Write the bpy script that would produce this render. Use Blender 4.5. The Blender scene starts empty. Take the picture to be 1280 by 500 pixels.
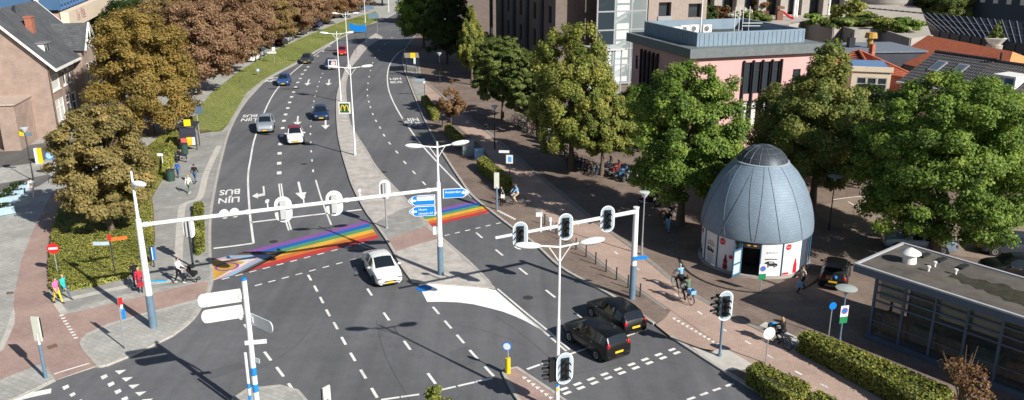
import bpy, bmesh, math, random
import numpy as np
from mathutils import Vector, Matrix
R = math.radians
rnd = random.Random(7)
scene = bpy.context.scene
C = scene.collection

# ------------------------------------------------------------------ camera, sky, sun, exposure
CAM_H, FPX, CX, CY, PITCH = 21.5, 1045.0, 640.0, 250.0, R(17.8)      # photo 1280 x 500
cam = bpy.data.objects.new('camera', bpy.data.cameras.new('camera')); C.objects.link(cam)
cam.location = (0, 0, CAM_H); cam.rotation_euler = (R(90) - PITCH, 0, 0)
cam.data.sensor_fit = 'HORIZONTAL'; cam.data.sensor_width = 36.0
cam.data.lens = 36.0 * FPX / 1280.0
cam.data.clip_start = 0.5; cam.data.clip_end = 3000
scene.camera = cam
SUN_EL, SUN_AZ = R(33), R(133.5)                                     # azimuth from +Y towards +X
w = bpy.data.worlds.new('World'); scene.world = w; w.use_nodes = True
nt = w.node_tree; bg = nt.nodes['Background']
sk = nt.nodes.new('ShaderNodeTexSky'); sk.sky_type = 'NISHITA'; sk.sun_disc = False
sk.sun_elevation = SUN_EL; sk.sun_rotation = SUN_AZ
sk.air_density = 1.0; sk.dust_density = 0.6
nt.links.new(sk.outputs[0], bg.inputs[0]); bg.inputs[1].default_value = 0.05
sl = bpy.data.lights.new('sun', 'SUN'); sl.energy = 4.6; sl.angle = R(0.53); sl.color = (1.0, 0.95, 0.87)
so = bpy.data.objects.new('sun', sl); C.objects.link(so)
sdir = Vector((math.sin(SUN_AZ) * math.cos(SUN_EL), math.cos(SUN_AZ) * math.cos(SUN_EL), math.sin(SUN_EL)))
so.rotation_euler = sdir.to_track_quat('Z', 'Y').to_euler(); so.location = sdir * 200
scene.view_settings.view_transform = 'Standard'; scene.view_settings.look = 'None'
scene.view_settings.exposure = 0.6; scene.view_settings.gamma = 1.0

# ------------------------------------------------------------------ pixel -> place (a pixel gives a direction, the plane it touches the distance)
cp, sp_ = math.cos(PITCH), math.sin(PITCH)
def ray(x, y):
    u = (x - CX) / FPX; v = (CY - y) / FPX
    return (u, cp + v * sp_, -sp_ + v * cp)
def G(x, y, z=0.0):
    d = ray(x, y); t = (z - CAM_H) / d[2]
    return Vector((d[0] * t, d[1] * t, z))
def HT(b, x, y, z=0.0):
    """height above ground of pixel x,y standing straight over the ground pixel b"""
    g = G(b[0], b[1], z); d = ray(x, y)
    return CAM_H + d[2] * g.y / d[1]
def g2(pts, z=0.0): return [(p.x, p.y) for p in (G(a, b, z) for a, b in pts)]

# ------------------------------------------------------------------ materials
MC = {}
def nodes_of(name):
    m = bpy.data.materials.new(name); m.use_nodes = True
    nt = m.node_tree; b = nt.nodes['Principled BSDF']
    return m, nt, b
def mat(name, c, rough=.75, var=.12, scale=3.0, metal=0., spec=.3, bump=0., bscale=30., c2=None, coat=0., alpha=None, trans=0., emit=None):
    if name in MC: return MC[name]
    m, nt, b = nodes_of(name)
    b.inputs['Roughness'].default_value = rough; b.inputs['Metallic'].default_value = metal
    b.inputs['Specular IOR Level'].default_value = spec; b.inputs['Coat Weight'].default_value = coat
    b.inputs['Transmission Weight'].default_value = trans
    c = tuple(c) + (1,)
    tc = nt.nodes.new('ShaderNodeTexCoord')
    if var or c2:
        n = nt.nodes.new('ShaderNodeTexNoise'); n.inputs['Scale'].default_value = scale; n.inputs['Detail'].default_value = 6; n.inputs['Roughness'].default_value = .65
        nt.links.new(tc.outputs['Object'], n.inputs['Vector'])
        r = nt.nodes.new('ShaderNodeValToRGB'); r.color_ramp.elements[0].position = .3; r.color_ramp.elements[1].position = .7
        a = tuple(min(1, v * (1 - var)) for v in c[:3]) + (1,); d = tuple(min(1, v * (1 + var)) for v in c[:3]) + (1,)
        if c2: d = tuple(c2) + (1,)
        r.color_ramp.elements[0].color = a; r.color_ramp.elements[1].color = d
        nt.links.new(n.outputs[0], r.inputs[0]); nt.links.new(r.outputs[0], b.inputs['Base Color'])
    else: b.inputs['Base Color'].default_value = c
    if bump:
        n2 = nt.nodes.new('ShaderNodeTexNoise'); n2.inputs['Scale'].default_value = bscale; n2.inputs['Detail'].default_value = 4
        nt.links.new(tc.outputs['Object'], n2.inputs['Vector'])
        bp = nt.nodes.new('ShaderNodeBump'); bp.inputs['Strength'].default_value = bump; bp.inputs['Distance'].default_value = .05
        nt.links.new(n2.outputs[0], bp.inputs['Height']); nt.links.new(bp.outputs[0], b.inputs['Normal'])
    if emit:
        b.inputs['Emission Color'].default_value = tuple(emit[:3]) + (1,); b.inputs['Emission Strength'].default_value = emit[3]
    MC[name] = m
    return m
def paving(name, c1, c2, mortar, bw, bh, rot=0., stain=.25, msize=.012, rough=.85, bump=.25, vertical=False, sscale=.35):
    if name in MC: return MC[name]
    m, nt, b = nodes_of(name)
    b.inputs['Roughness'].default_value = rough; b.inputs['Specular IOR Level'].default_value = .2
    tc = nt.nodes.new('ShaderNodeTexCoord'); mp = nt.nodes.new('ShaderNodeMapping')
    src = tc.outputs['Object']
    if vertical:
        sx = nt.nodes.new('ShaderNodeSeparateXYZ'); nt.links.new(src, sx.inputs[0])
        ad = nt.nodes.new('ShaderNodeMath'); ad.operation = 'ADD'; nt.links.new(sx.outputs[0], ad.inputs[0]); nt.links.new(sx.outputs[1], ad.inputs[1])
        cx = nt.nodes.new('ShaderNodeCombineXYZ'); nt.links.new(ad.outputs[0], cx.inputs[0]); nt.links.new(sx.outputs[2], cx.inputs[1])
        src2 = cx.outputs[0]
    else: src2 = src
    nt.links.new(src2, mp.inputs[0]); mp.inputs['Rotation'].default_value = (0, 0, rot)
    br = nt.nodes.new('ShaderNodeTexBrick'); nt.links.new(mp.outputs[0], br.inputs['Vector'])
    br.inputs['Color1'].default_value = tuple(c1) + (1,); br.inputs['Color2'].default_value = tuple(c2) + (1,); br.inputs['Mortar'].default_value = tuple(mortar) + (1,)
    br.inputs['Scale'].default_value = 1; br.inputs['Brick Width'].default_value = bw; br.inputs['Row Height'].default_value = bh; br.inputs['Mortar Size'].default_value = msize
    br.inputs['Bias'].default_value = 0
    n = nt.nodes.new('ShaderNodeTexNoise'); n.inputs['Scale'].default_value = sscale; n.inputs['Detail'].default_value = 9; n.inputs['Roughness'].default_value = .7
    nt.links.new(src, n.inputs['Vector'])
    r = nt.nodes.new('ShaderNodeValToRGB'); r.color_ramp.elements[0].position = .32; r.color_ramp.elements[1].position = .68
    r.color_ramp.elements[0].color = (1 - stain,) * 3 + (1,); r.color_ramp.elements[1].color = (1 + stain * .7,) * 3 + (1,)
    nt.links.new(n.outputs[0], r.inputs[0])
    mx = nt.nodes.new('ShaderNodeMix'); mx.data_type = 'RGBA'; mx.blend_type = 'MULTIPLY'; mx.inputs[0].default_value = 1
    nt.links.new(br.outputs['Color'], mx.inputs[6]); nt.links.new(r.outputs[0], mx.inputs[7]); nt.links.new(mx.outputs[2], b.inputs['Base Color'])
    bp = nt.nodes.new('ShaderNodeBump'); bp.inputs['Strength'].default_value = bump; bp.inputs['Distance'].default_value = .02; bp.invert = True
    nt.links.new(br.outputs['Fac'], bp.inputs['Height']); nt.links.new(bp.outputs[0], b.inputs['Normal'])
    MC[name] = m
    return m
def asphalt(name, base, patch):
    m, nt, b = nodes_of(name)
    tc = nt.nodes.new('ShaderNodeTexCoord'); o = tc.outputs['Object']
    b.inputs['Roughness'].default_value = .8; b.inputs['Specular IOR Level'].default_value = .25
    def noise(s, d=6, r=.6):
        n = nt.nodes.new('ShaderNodeTexNoise'); n.inputs['Scale'].default_value = s; n.inputs['Detail'].default_value = d; n.inputs['Roughness'].default_value = r
        nt.links.new(o, n.inputs['Vector']); return n.outputs[0]
    def ramp(src, p0, p1, a, d):
        r = nt.nodes.new('ShaderNodeValToRGB'); r.color_ramp.elements[0].position = p0; r.color_ramp.elements[1].position = p1
        r.color_ramp.elements[0].color = (a,) * 3 + (1,); r.color_ramp.elements[1].color = (d,) * 3 + (1,); nt.links.new(src, r.inputs[0]); return r.outputs[0]
    def mul(x, y):
        k = nt.nodes.new('ShaderNodeMix'); k.data_type = 'RGBA'; k.blend_type = 'MULTIPLY'; k.inputs[0].default_value = 1
        nt.links.new(x, k.inputs[6]); nt.links.new(y, k.inputs[7]); return k.outputs[2]
    a = ramp(noise(.09, 4, .5), .35, .65, 1 - patch, 1 + patch)
    s = ramp(noise(9, 8, .8), .25, .75, .82, 1.18)
    f = ramp(noise(1.3, 6, .7), .3, .7, .9, 1.1)
    vo = nt.nodes.new('ShaderNodeTexVoronoi'); vo.feature = 'DISTANCE_TO_EDGE'; vo.inputs['Scale'].default_value = .085
    wn = nt.nodes.new('ShaderNodeTexNoise'); wn.inputs['Scale'].default_value = .7; wn.inputs['Detail'].default_value = 5
    nt.links.new(o, wn.inputs['Vector'])
    vm = nt.nodes.new('ShaderNodeMix'); vm.data_type = 'VECTOR'; vm.inputs[0].default_value = .5
    sc = nt.nodes.new('ShaderNodeVectorMath'); sc.operation = 'SCALE'; sc.inputs['Scale'].default_value = 2.2; nt.links.new(wn.outputs[1], sc.inputs[0])
    av = nt.nodes.new('ShaderNodeVectorMath'); nt.links.new(o, av.inputs[0]); nt.links.new(sc.outputs[0], av.inputs[1])
    nt.links.new(av.outputs[0], vo.inputs['Vector'])
    cr = ramp(vo.outputs[0], .0, .004, .84, 1.0)
    mp = nt.nodes.new('ShaderNodeMapping'); mp.inputs['Rotation'].default_value = (0, 0, R(-14)); mp.inputs['Scale'].default_value = (1.1, .045, 1); nt.links.new(o, mp.inputs[0])
    ns = nt.nodes.new('ShaderNodeTexNoise'); ns.inputs['Scale'].default_value = 1.0; ns.inputs['Detail'].default_value = 5; nt.links.new(mp.outputs[0], ns.inputs['Vector'])
    st = ramp(ns.outputs[0], .35, .65, .9, 1.09)
    rgb = nt.nodes.new('ShaderNodeRGB'); rgb.outputs[0].default_value = tuple(base) + (1,)
    nt.links.new(mul(mul(mul(mul(mul(rgb.outputs[0], a), s), f), cr), st), b.inputs['Base Color'])
    bp = nt.nodes.new('ShaderNodeBump'); bp.inputs['Strength'].default_value = .3; bp.inputs['Distance'].default_value = .01
    nt.links.new(noise(60, 2), bp.inputs['Height']); nt.links.new(bp.outputs[0], b.inputs['Normal'])
    MC[name] = m
    return m
def worn(name, c, under=(.1, .1, .103), amount=.5):
    """road paint scuffed through to the asphalt in small flakes and long tyre streaks"""
    if name in MC: return MC[name]
    m, nt, b = nodes_of(name); b.inputs['Roughness'].default_value = .65; b.inputs['Specular IOR Level'].default_value = .25
    tc = nt.nodes.new('ShaderNodeTexCoord'); n1 = nt.nodes.new('ShaderNodeTexNoise'); n1.inputs['Scale'].default_value = 7; n1.inputs['Detail'].default_value = 9; n1.inputs['Roughness'].default_value = .75
    nt.links.new(tc.outputs['Object'], n1.inputs['Vector'])
    mp = nt.nodes.new('ShaderNodeMapping'); mp.inputs['Rotation'].default_value = (0, 0, R(-14)); mp.inputs['Scale'].default_value = (1.3, .12, 1); nt.links.new(tc.outputs['Object'], mp.inputs[0])
    n2 = nt.nodes.new('ShaderNodeTexNoise'); n2.inputs['Scale'].default_value = 1; n2.inputs['Detail'].default_value = 4; nt.links.new(mp.outputs[0], n2.inputs['Vector'])
    ad = nt.nodes.new('ShaderNodeMath'); ad.operation = 'ADD'; nt.links.new(n1.outputs[0], ad.inputs[0]); nt.links.new(n2.outputs[0], ad.inputs[1])
    r = nt.nodes.new('ShaderNodeMapRange'); r.inputs[1].default_value = .98; r.inputs[2].default_value = 1.32; r.inputs[3].default_value = 0; r.inputs[4].default_value = amount; nt.links.new(ad.outputs[0], r.inputs[0])
    mx = nt.nodes.new('ShaderNodeMix'); mx.data_type = 'RGBA'; nt.links.new(r.outputs[0], mx.inputs[0]); mx.inputs[6].default_value = tuple(c) + (1,); mx.inputs[7].default_value = tuple(under) + (1,)
    nt.links.new(mx.outputs[2], b.inputs['Base Color']); MC[name] = m
    return m
def leafmat(name, cols, trans=.42, pos=None):
    """cols: colours of single leaves, picked by a per-leaf tint"""
    if name in MC: return MC[name]
    m, nt, b = nodes_of(name)
    at = nt.nodes.new('ShaderNodeAttribute'); at.attribute_name = 'tint'
    r = nt.nodes.new('ShaderNodeValToRGB'); e = r.color_ramp.elements
    while len(e) < len(cols): e.new(.5)
    for i, c in enumerate(cols): e[i].position = i / (len(cols) - 1); e[i].color = tuple(c) + (1,)
    nt.links.new(at.outputs['Fac'], r.inputs[0]); nt.links.new(r.outputs[0], b.inputs['Base Color'])
    b.inputs['Roughness'].default_value = .55; b.inputs['Specular IOR Level'].default_value = .25
    tr = nt.nodes.new('ShaderNodeBsdfTranslucent'); nt.links.new(r.outputs[0], tr.inputs[0])
    ms = nt.nodes.new('ShaderNodeMixShader'); ms.inputs[0].default_value = trans
    nt.links.new(b.outputs[0], ms.inputs[1]); nt.links.new(tr.outputs[0], ms.inputs[2])
    nt.links.new(ms.outputs[0], nt.nodes['Material Output'].inputs[0])
    MC[name] = m
    return m
def glass(name, c, rough=.06):
    return mat(name, c, rough, 0, spec=.6, coat=.3)

# ------------------------------------------------------------------ mesh builder, things, parts
def finish(me, mats, smooth=None):
    for m in (mats if isinstance(mats, (list, tuple)) else [mats]): me.materials.append(m)
    if smooth is not None:
        me.polygons.foreach_set('use_smooth', [True] * len(me.polygons)); me.set_sharp_from_angle(angle=R(smooth))
class MB:
    def __init__(s): s.v = []; s.f = []; s.m = []
    def add(s, vs, fs, mi=0, M=None):
        o = len(s.v)
        s.v += [tuple(M @ Vector(p)) for p in vs] if M else [tuple(p) for p in vs]
        for f in fs: s.f.append(tuple(i + o for i in f)); s.m.append(mi)
        return s
    def box(s, c, d, mi=0, M=None, rz=0.):
        x, y, z = (k / 2 for k in d); vs = [(a * x, b * y, e * z) for e in (-1, 1) for b in (-1, 1) for a in (-1, 1)]
        if rz: cr, sr = math.cos(rz), math.sin(rz); vs = [(a * cr - b * sr, a * sr + b * cr, e) for a, b, e in vs]
        vs = [(a + c[0], b + c[1], e + c[2]) for a, b, e in vs]
        return s.add(vs, [(0, 2, 3, 1), (4, 5, 7, 6), (0, 1, 5, 4), (2, 6, 7, 3), (0, 4, 6, 2), (1, 3, 7, 5)], mi, M)
    def tube(s, p, q, r0, r1=None, n=8, mi=0, M=None, caps=True):
        r1 = r0 if r1 is None else r1
        p, q = Vector(p), Vector(q); d = (q - p).normalized(); a = d.orthogonal().normalized(); b = d.cross(a)
        vs = [p + (a * math.cos(t) + b * math.sin(t)) * r0 for t in (2 * math.pi * k / n for k in range(n))]
        vs += [q + (a * math.cos(t) + b * math.sin(t)) * r1 for t in (2 * math.pi * k / n for k in range(n))]
        fs = [(k, (k + 1) % n, n + (k + 1) % n, n + k) for k in range(n)]
        if caps: fs += [tuple(range(n))[::-1], tuple(range(n, 2 * n))]
        return s.add(vs, fs, mi, M)
    def path(s, pts, rs, n=8, mi=0, M=None):
        for i in range(len(pts) - 1): s.tube(pts[i], pts[i + 1], rs[i] if isinstance(rs, list) else rs, rs[i + 1] if isinstance(rs, list) else rs, n, mi, M)
        return s
    def prism(s, poly, z0, z1, mi=0, M=None, top=None):
        n = len(poly)
        if sum(poly[i][0] * poly[(i + 1) % n][1] - poly[(i + 1) % n][0] * poly[i][1] for i in range(n)) < 0: poly = poly[::-1]
        vs = [(a, b, z0) for a, b in poly] + [(a, b, z1) for a, b in poly]
        s.add(vs, [tuple(range(n))[::-1]] + [(k, (k + 1) % n, n + (k + 1) % n, n + k) for k in range(n)], mi, M)
        return s.add([(a, b, z1) for a, b in poly], [tuple(range(n))], mi if top is None else top, M)
    def sheet(s, poly, z, mi=0):
        n = len(poly)
        if sum(poly[i][0] * poly[(i + 1) % n][1] - poly[(i + 1) % n][0] * poly[i][1] for i in range(n)) < 0: poly = poly[::-1]
        return s.add([(a, b, z) for a, b in poly], [tuple(range(n))], mi)
    def lathe(s, prof, n=24, c=(0, 0), mi=0, M=None, a0=0., a1=2 * math.pi):
        full = abs(a1 - a0 - 2 * math.pi) < 1e-6; k = n if full else n + 1
        vs = [(c[0] + r * math.cos(a0 + (a1 - a0) * i / n), c[1] + r * math.sin(a0 + (a1 - a0) * i / n), z) for r, z in prof for i in range(k)]
        fs = []
        for j in range(len(prof) - 1):
            for i in range(n):
                i2 = (i + 1) % k; fs.append((j * k + i, j * k + i2, (j + 1) * k + i2, (j + 1) * k + i))
        return s.add(vs, fs, mi, M)
    def ball(s, c, r, n=10, mi=0, M=None):
        r = r if isinstance(r, (tuple, list)) else (r, r, r); m = max(4, n // 2)
        vs = [(c[0] + r[0] * math.sin(math.pi * j / m) * math.cos(2 * math.pi * i / n), c[1] + r[1] * math.sin(math.pi * j / m) * math.sin(2 * math.pi * i / n), c[2] + r[2] * math.cos(math.pi * j / m)) for j in range(m + 1) for i in range(n)]
        return s.add(vs, [(j * n + i, (j + 1) * n + i, (j + 1) * n + (i + 1) % n, j * n + (i + 1) % n) for j in range(m) for i in range(n)], mi, M)
    def mesh(s, name, mats, smooth=None):
        me = bpy.data.meshes.new(name); me.from_pydata(s.v, [], s.f)
        finish(me, mats, smooth)
        me.polygons.foreach_set('material_index', s.m); me.update()
        return me
    def build(s, name, mats, parent=None, smooth=None):
        return link(name, s.mesh(name, mats, smooth), parent)
def link(name, data, parent=None, loc=None, rz=0.):
    o = bpy.data.objects.new(name, data); C.objects.link(o)
    if parent: o.parent = parent
    if loc is not None: o.location = loc
    if rz: o.rotation_euler = (0, 0, rz)
    return o
def tag(o, label, cat, group=None):
    o['label'] = label; o['category'] = cat
    if group: o['group'] = group
    return o
def struct(o, kind='structure'): o['kind'] = kind; return o
def thing(name, label, cat, loc=(0, 0, 0), rz=0., group=None):
    o = link(name, None, None, loc, rz); o.empty_display_size = .3
    return tag(o, label, cat, group)
def copy_tree(o, parent=None):
    c = o.copy(); C.objects.link(c)
    if parent: c.parent = parent
    for ch in list(o.children): copy_tree(ch, c)
    return c
def place(proto, loc, rz, label, group=None, first=[]):
    """first use places the prototype itself, later uses copy it"""
    o = proto if proto.name not in first else copy_tree(proto)
    first.append(proto.name)
    o.location = loc; o.rotation_euler = (0, 0, rz); o['label'] = label
    if group: o['group'] = group
    return o
TXT = {}
def text_mb(mb, s, size, M, mi=0, bold=0.):
    """flat lettering in the local xy plane of M, left edge at 0"""
    if (s, bold) not in TXT:
        cu = bpy.data.curves.new('t', 'FONT'); cu.body = s; cu.size = 1; cu.resolution_u = 3; cu.offset = bold
        o = bpy.data.objects.new('t', cu); C.objects.link(o)
        me = o.evaluated_get(bpy.context.evaluated_depsgraph_get()).to_mesh()
        TXT[(s, bold)] = ([tuple(v.co) for v in me.vertices], [tuple(p.vertices) for p in me.polygons])
        o.to_mesh_clear(); bpy.data.objects.remove(o); bpy.data.curves.remove(cu)
    vs, fs = TXT[(s, bold)]
    if isinstance(size, (int, float)): size = (size, size)
    return mb.add([(a * size[0], b * size[1], 0) for a, b, c in vs], fs, mi, M)
def text_w(s, bold=0.):
    if (s, bold) not in TXT: text_mb(MB(), s, 1, Matrix(), 0, bold)
    return max(v[0] for v in TXT[(s, bold)][0])

# ------------------------------------------------------------------ leaves
def leaf_mesh(name, P, N, S, T, material, aspect=1.35, seed=0):
    rg = np.random.default_rng(seed); n = len(P)
    N = N / (np.linalg.norm(N, axis=1, keepdims=True) + 1e-9)
    A = np.cross(N, rg.normal(size=(n, 3))); A /= np.linalg.norm(A, axis=1, keepdims=True) + 1e-9
    B = np.cross(N, A); S = S[:, None]
    V = np.empty((n, 4, 3))
    V[:, 0] = P - A * S * aspect * .5; V[:, 2] = P + A * S * aspect * .5 - N * S * .12
    V[:, 1] = P + B * S * .5 + N * S * .16; V[:, 3] = P - B * S * .5 + N * S * .1
    me = bpy.data.meshes.new(name)
    me.vertices.add(n * 4); me.vertices.foreach_set('co', V.astype(np.float32).ravel())
    me.loops.add(n * 4); me.loops.foreach_set('vertex_index', np.arange(n * 4, dtype=np.int32))
    me.polygons.add(n); me.polygons.foreach_set('loop_start', np.arange(0, n * 4, 4, dtype=np.int32))
    me.update(calc_edges=True)
    a = me.attributes.new('tint', 'FLOAT', 'FACE'); a.data.foreach_set('value', np.clip(T, 0, 1).astype(np.float32))
    me.materials.append(material)
    return me
def crown_pts(seed, nclump, nleaf, prof, clump=.26, flat=.7, spread=.35, zmid=.5):
    """unit crown: height 0..1, prof(z) -> radius. returns leaf points, normals, tints and clump centres"""
    rg = np.random.default_rng(seed); cs = []
    while len(cs) < nclump:
        z = rg.uniform(.04, .97); a = rg.uniform(0, 2 * math.pi); k = rg.uniform(0, 1) ** .38
        r = prof(z) * k * rg.uniform(.82, 1.06)
        if rg.uniform() > (prof(z) + .12) * 1.6: continue
        cs.append((r * math.cos(a), r * math.sin(a), z, clump * rg.uniform(.6, 1.15) * (.55 + .6 * min(1, prof(z) * 2))))
    cs = np.array(cs); wgt = cs[:, 3] ** 2; idx = rg.choice(len(cs), nleaf, p=wgt / wgt.sum())
    d = rg.normal(size=(nleaf, 3)); d /= np.linalg.norm(d, axis=1, keepdims=True)
    rr = rg.uniform(0, 1, nleaf) ** .33 * rg.uniform(.75, 1.18, nleaf)
    P = cs[idx, :3] + d * (cs[idx, 3] * rr)[:, None] * np.array([1, 1, flat])
    out = P - np.array([0, 0, zmid * .8]); out /= np.linalg.norm(out, axis=1, keepdims=True)
    N = out * .55 + d * .5 + np.array([0, 0, .35]) + rg.normal(size=(nleaf, 3)) * spread
    ct = rg.normal(size=len(cs)) * .2
    T = .5 + ct[idx] + rg.normal(size=nleaf) * .17
    return P, N, T, cs
BARK = mat('bark', (.13, .10, .075), .9, .35, 6, bump=.5, bscale=14)
def trunk_mb(cs, h0, H, r0, rad, n=9, seed=0):
    """tapered trunk to ~70% of the height with limbs reaching clump centres"""
    rg = random.Random(seed); mb = MB(); k = 6; lean = (rg.uniform(-.1, .1), rg.uniform(-.1, .1))
    top = h0 + (H - h0) * .72
    pts = [(lean[0] * math.sin(i / k * 3) * .6, lean[1] * math.sin(i / k * 2.4) * .6, top * i / k) for i in range(k + 1)]
    rs = [r0 * (1.35 if i == 0 else 1) * (1 - .8 * i / k) for i in range(k + 1)]
    mb.path(pts, rs, 8)
    order = sorted(cs.tolist(), key=lambda c: rg.random())[:n]
    for c in order:
        e = Vector((c[0] * rad * .92, c[1] * rad * .92, h0 + c[2] * (H - h0)))
        t = min(.95, max(.3, (h0 + (e.z - h0) * .35) / top)); i = min(k - 1, int(t * k)); s = Vector(pts[i]).lerp(Vector(pts[i + 1]), t * k - i)
        mid = s.lerp(e, .5) + Vector((0, 0, .12 * (e - s).length))
        mb.path([s, mid, e], [r0 * .42, r0 * .25, r0 * .06], 6)
    return mb
# ------------------------------------------------------------------ ground, roads, pavements, markings
A_ROAD = asphalt('asphalt', (.130, .132, .140), .13)
A_SIDE = asphalt('side_asphalt', (.13, .125, .12), .15)
P_GREY = paving('grey_pavers', (.43, .425, .395), (.36, .355, .33), (.26, .255, .235), .42, .3, .5, .22)
P_TILE = paving('grey_slabs', (.35, .345, .325), (.29, .285, .27), (.21, .205, .195), .6, .6, .2, .2)
P_RED = paving('red_path_brick', (.43, .305, .265), (.37, .26, .225), (.3, .22, .19), .21, .105, .55, .22)
P_PINK = paving('pink_path_brick', (.50, .365, .30), (.43, .315, .26), (.34, .25, .21), .21, .105, -.62, .2)
P_BRN = paving('brown_square_brick', (.27, .205, .168), (.205, .155, .128), (.14, .11, .092), .21, .105, .35, .3)
P_LIGHT = mat('pale_concrete', (.5, .475, .43), .85, .16, 1.2, bump=.2)
P_KERB = mat('kerb_stone', (.42, .40, .365), .85, .2, 2.5, bump=.25)
P_MED = mat('median_paving', (.33, .31, .28), .9, 0, 1.1, c2=(.58, .54, .5), bump=.3)
SOIL = mat('soil', (.13, .085, .055), .95, .35, 2.5, bump=.6)
GRASS = mat('grass_ground', (.185, .215, .065), .95, 0, .5, c2=(.26, .25, .09), bump=.6)
PAINT = worn('road_paint', (.8, .79, .76), amount=.45); FRESH = worn('fresh_white_paint', (.88, .88, .86), amount=.12)
DARK_GROUND = mat('far_ground', (.16, .145, .125), .95, .3, .05)

gr = MB().sheet([(-1500, -600), (1500, -600), (1500, 2500), (-1500, 2500)], -.06).build('ground', DARK_GROUND); struct(gr)
LK = [(520, 5), (500, 14), (480, 24), (456, 33), (412, 55), (372, 79), (332, 101), (306, 129), (288, 161), (277, 198), (269, 234), (263, 273), (262.5, 317), (265, 349), (260, 368), (253, 380), (241, 399), (216, 419), (169, 442), (133, 457), (122, 458)]
LK2 = [(68, 476), (21, 498), (-40, 520)]
RK = [(600, -14), (560, 8), (535, 30), (513, 52), (504, 70), (505, 85), (508, 94), (518, 120), (530, 148), (544, 176), (562, 205), (574, 223), (590, 245), (613, 264), (644, 288), (669, 306), (701, 335), (746, 360), (772, 375), (800, 394), (818, 406)]
RK2 = [(839, 422), (904, 464), (961, 498), (1010, 528)]
far_l = [(-60, 320), (-330, 320), (-330, 28)]
road_poly = [(G(610, -16)).to_2d()[:], (-46, 330)] + g2(LK) + g2(LK2) + [(-60, 26), (45, 20)] + g2(RK2[::-1]) + g2(RK[::-1])
road = MB().sheet([tuple(p) for p in road_poly], 0.0).build('road', A_ROAD); struct(road)
left = MB().prism(g2(LK + LK2) + [(-60, 20), (-330, 28), (-330, 330), (-46, 330)], -.05, .1).build('pavement', P_GREY); struct(left)
right = MB().prism(g2(RK + RK2) + [(45, 15), (330, 15), (330, 330), (0, 330)], -.05, .1).build('square', P_BRN); struct(right)
def smooth_line(pts, n=4):
    """Catmull-Rom through 2D points"""
    out = []; P = [Vector(p[:2]) for p in pts]
    for i in range(len(P) - 1):
        a, b, c, d = P[max(0, i - 1)], P[i], P[i + 1], P[min(len(P) - 1, i + 2)]
        for k in range(n):
            t = k / n; out.append(.5 * ((2 * b) + (c - a) * t + (2 * a - 5 * b + 4 * c - d) * t * t + (3 * b - a - 3 * c + d) * t ** 3))
    return out + [P[-1]]
def strip(mb, line, w0, w1, z0, z1=None, mi=0):
    """band along a 2D line from offset w0 to w1 (left positive); a solid kerb when z1 is given"""
    L = []; Q = []
    for i, p in enumerate(line):
        d = (line[min(i + 1, len(line) - 1)] - line[max(0, i - 1)]).normalized(); n = Vector((-d.y, d.x))
        L.append(p + n * w0); Q.append(p + n * w1)
    n = len(line)
    if z1 is None:
        vs = [(p.x, p.y, z0) for p in L] + [(p.x, p.y, z0) for p in Q]
        mb.add(vs, [(i, i + 1, n + i + 1, n + i) if w1 > w0 else (i, n + i, n + i + 1, i + 1) for i in range(n - 1)], mi)
    else:
        vs = [(p.x, p.y, z) for z in (z0, z1) for p in L] + [(p.x, p.y, z) for z in (z0, z1) for p in Q]
        fs = []
        for i in range(n - 1): fs += [(2 * n + i, 3 * n + i, 3 * n + i + 1, 2 * n + i + 1), (n + i, n + i + 1, 3 * n + i + 1, 3 * n + i), (i, i + 1, n + i + 1, n + i)]
        mb.add(vs, fs + [(0, n, 3 * n, 2 * n), (n - 1, 3 * n - 1, 4 * n - 1, 2 * n - 1)], mi)
    return mb
def kerb(name, px, off, parent, z1=.118, wd=.2):
    return strip(MB(), smooth_line(g2(px)), off, off + wd, -.04, z1).build(name, P_KERB, parent)
kerb('kerb', LK, -.1, left); kerb('kerb', LK2, -.1, left, .05)
kerb('kerb', RK, -.1, right); kerb('kerb', RK2, -.1, right, .108)
def zone(name, px, m, parent, z=.104):
    return MB().sheet(g2(px, z), z).build(name, m, parent)
zone('red_path', [(65, 241), (43, 284), (27, 324), (18, 367), (17, 385), (0, 431), (-25, 445), (-30, 487), (0, 475), (54, 453), (69, 474.5), (121.5, 456.5), (102, 431), (101, 424), (108, 416), (137, 403.5), (180, 391), (252, 372), (257, 366), (261, 352), (252, 352), (170, 372), (86, 392), (66, 379), (61, 374), (61, 320), (65, 300), (68, 284), (75, 262), (81, 248)], P_RED, left)
zone('bus_stop_paving', [(266, 346), (262, 350), (205, 358), (150, 369), (88, 388), (70, 376), (84, 364), (160, 347), (190, 330), (193, 300), (191, 262), (180, 250), (200, 232), (220, 205), (226, 180), (236, 166), (276, 166), (286, 162), (275, 200), (267, 234), (261, 273), (260.5, 317)], P_TILE, left)
strip(MB(), smooth_line(g2([(77, 376), (120, 366), (170, 356), (219, 348), (223, 320), (227, 262), (235, 253), (250, 246), (258, 216), (274, 182)], .11)), -.28, .28, .11).build('tactile_strip', P_LIGHT, left)
zone('pale_slabs', [(66.5, 380), (75, 376), (85, 391), (77, 395)], P_LIGHT, left, .109)
zone('cobbled_corner', [(-30, 487), (0, 476), (54, 455), (67, 474), (20, 496), (-40, 519)], P_GREY, left, .109)
zone('pale_edge', [(-25, 445), (0, 431), (17, 385), (19, 392), (18, 405), (4, 437), (-22, 452)], P_LIGHT, left, .109)
zone('drain_cover', [(123, 443), (133, 440), (138, 446), (128, 449)], mat('rusty_iron', (.2, .12, .09), .7, .3, 8), left, .11)
zone('drain_cover', [(58, 433), (70, 429), (73, 433), (61, 437)], MC['rusty_iron'], left, .11)
zone('drain_cover', [(8, 365), (17, 364), (17, 367), (8, 368)], MC['rusty_iron'], left, .11)
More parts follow.
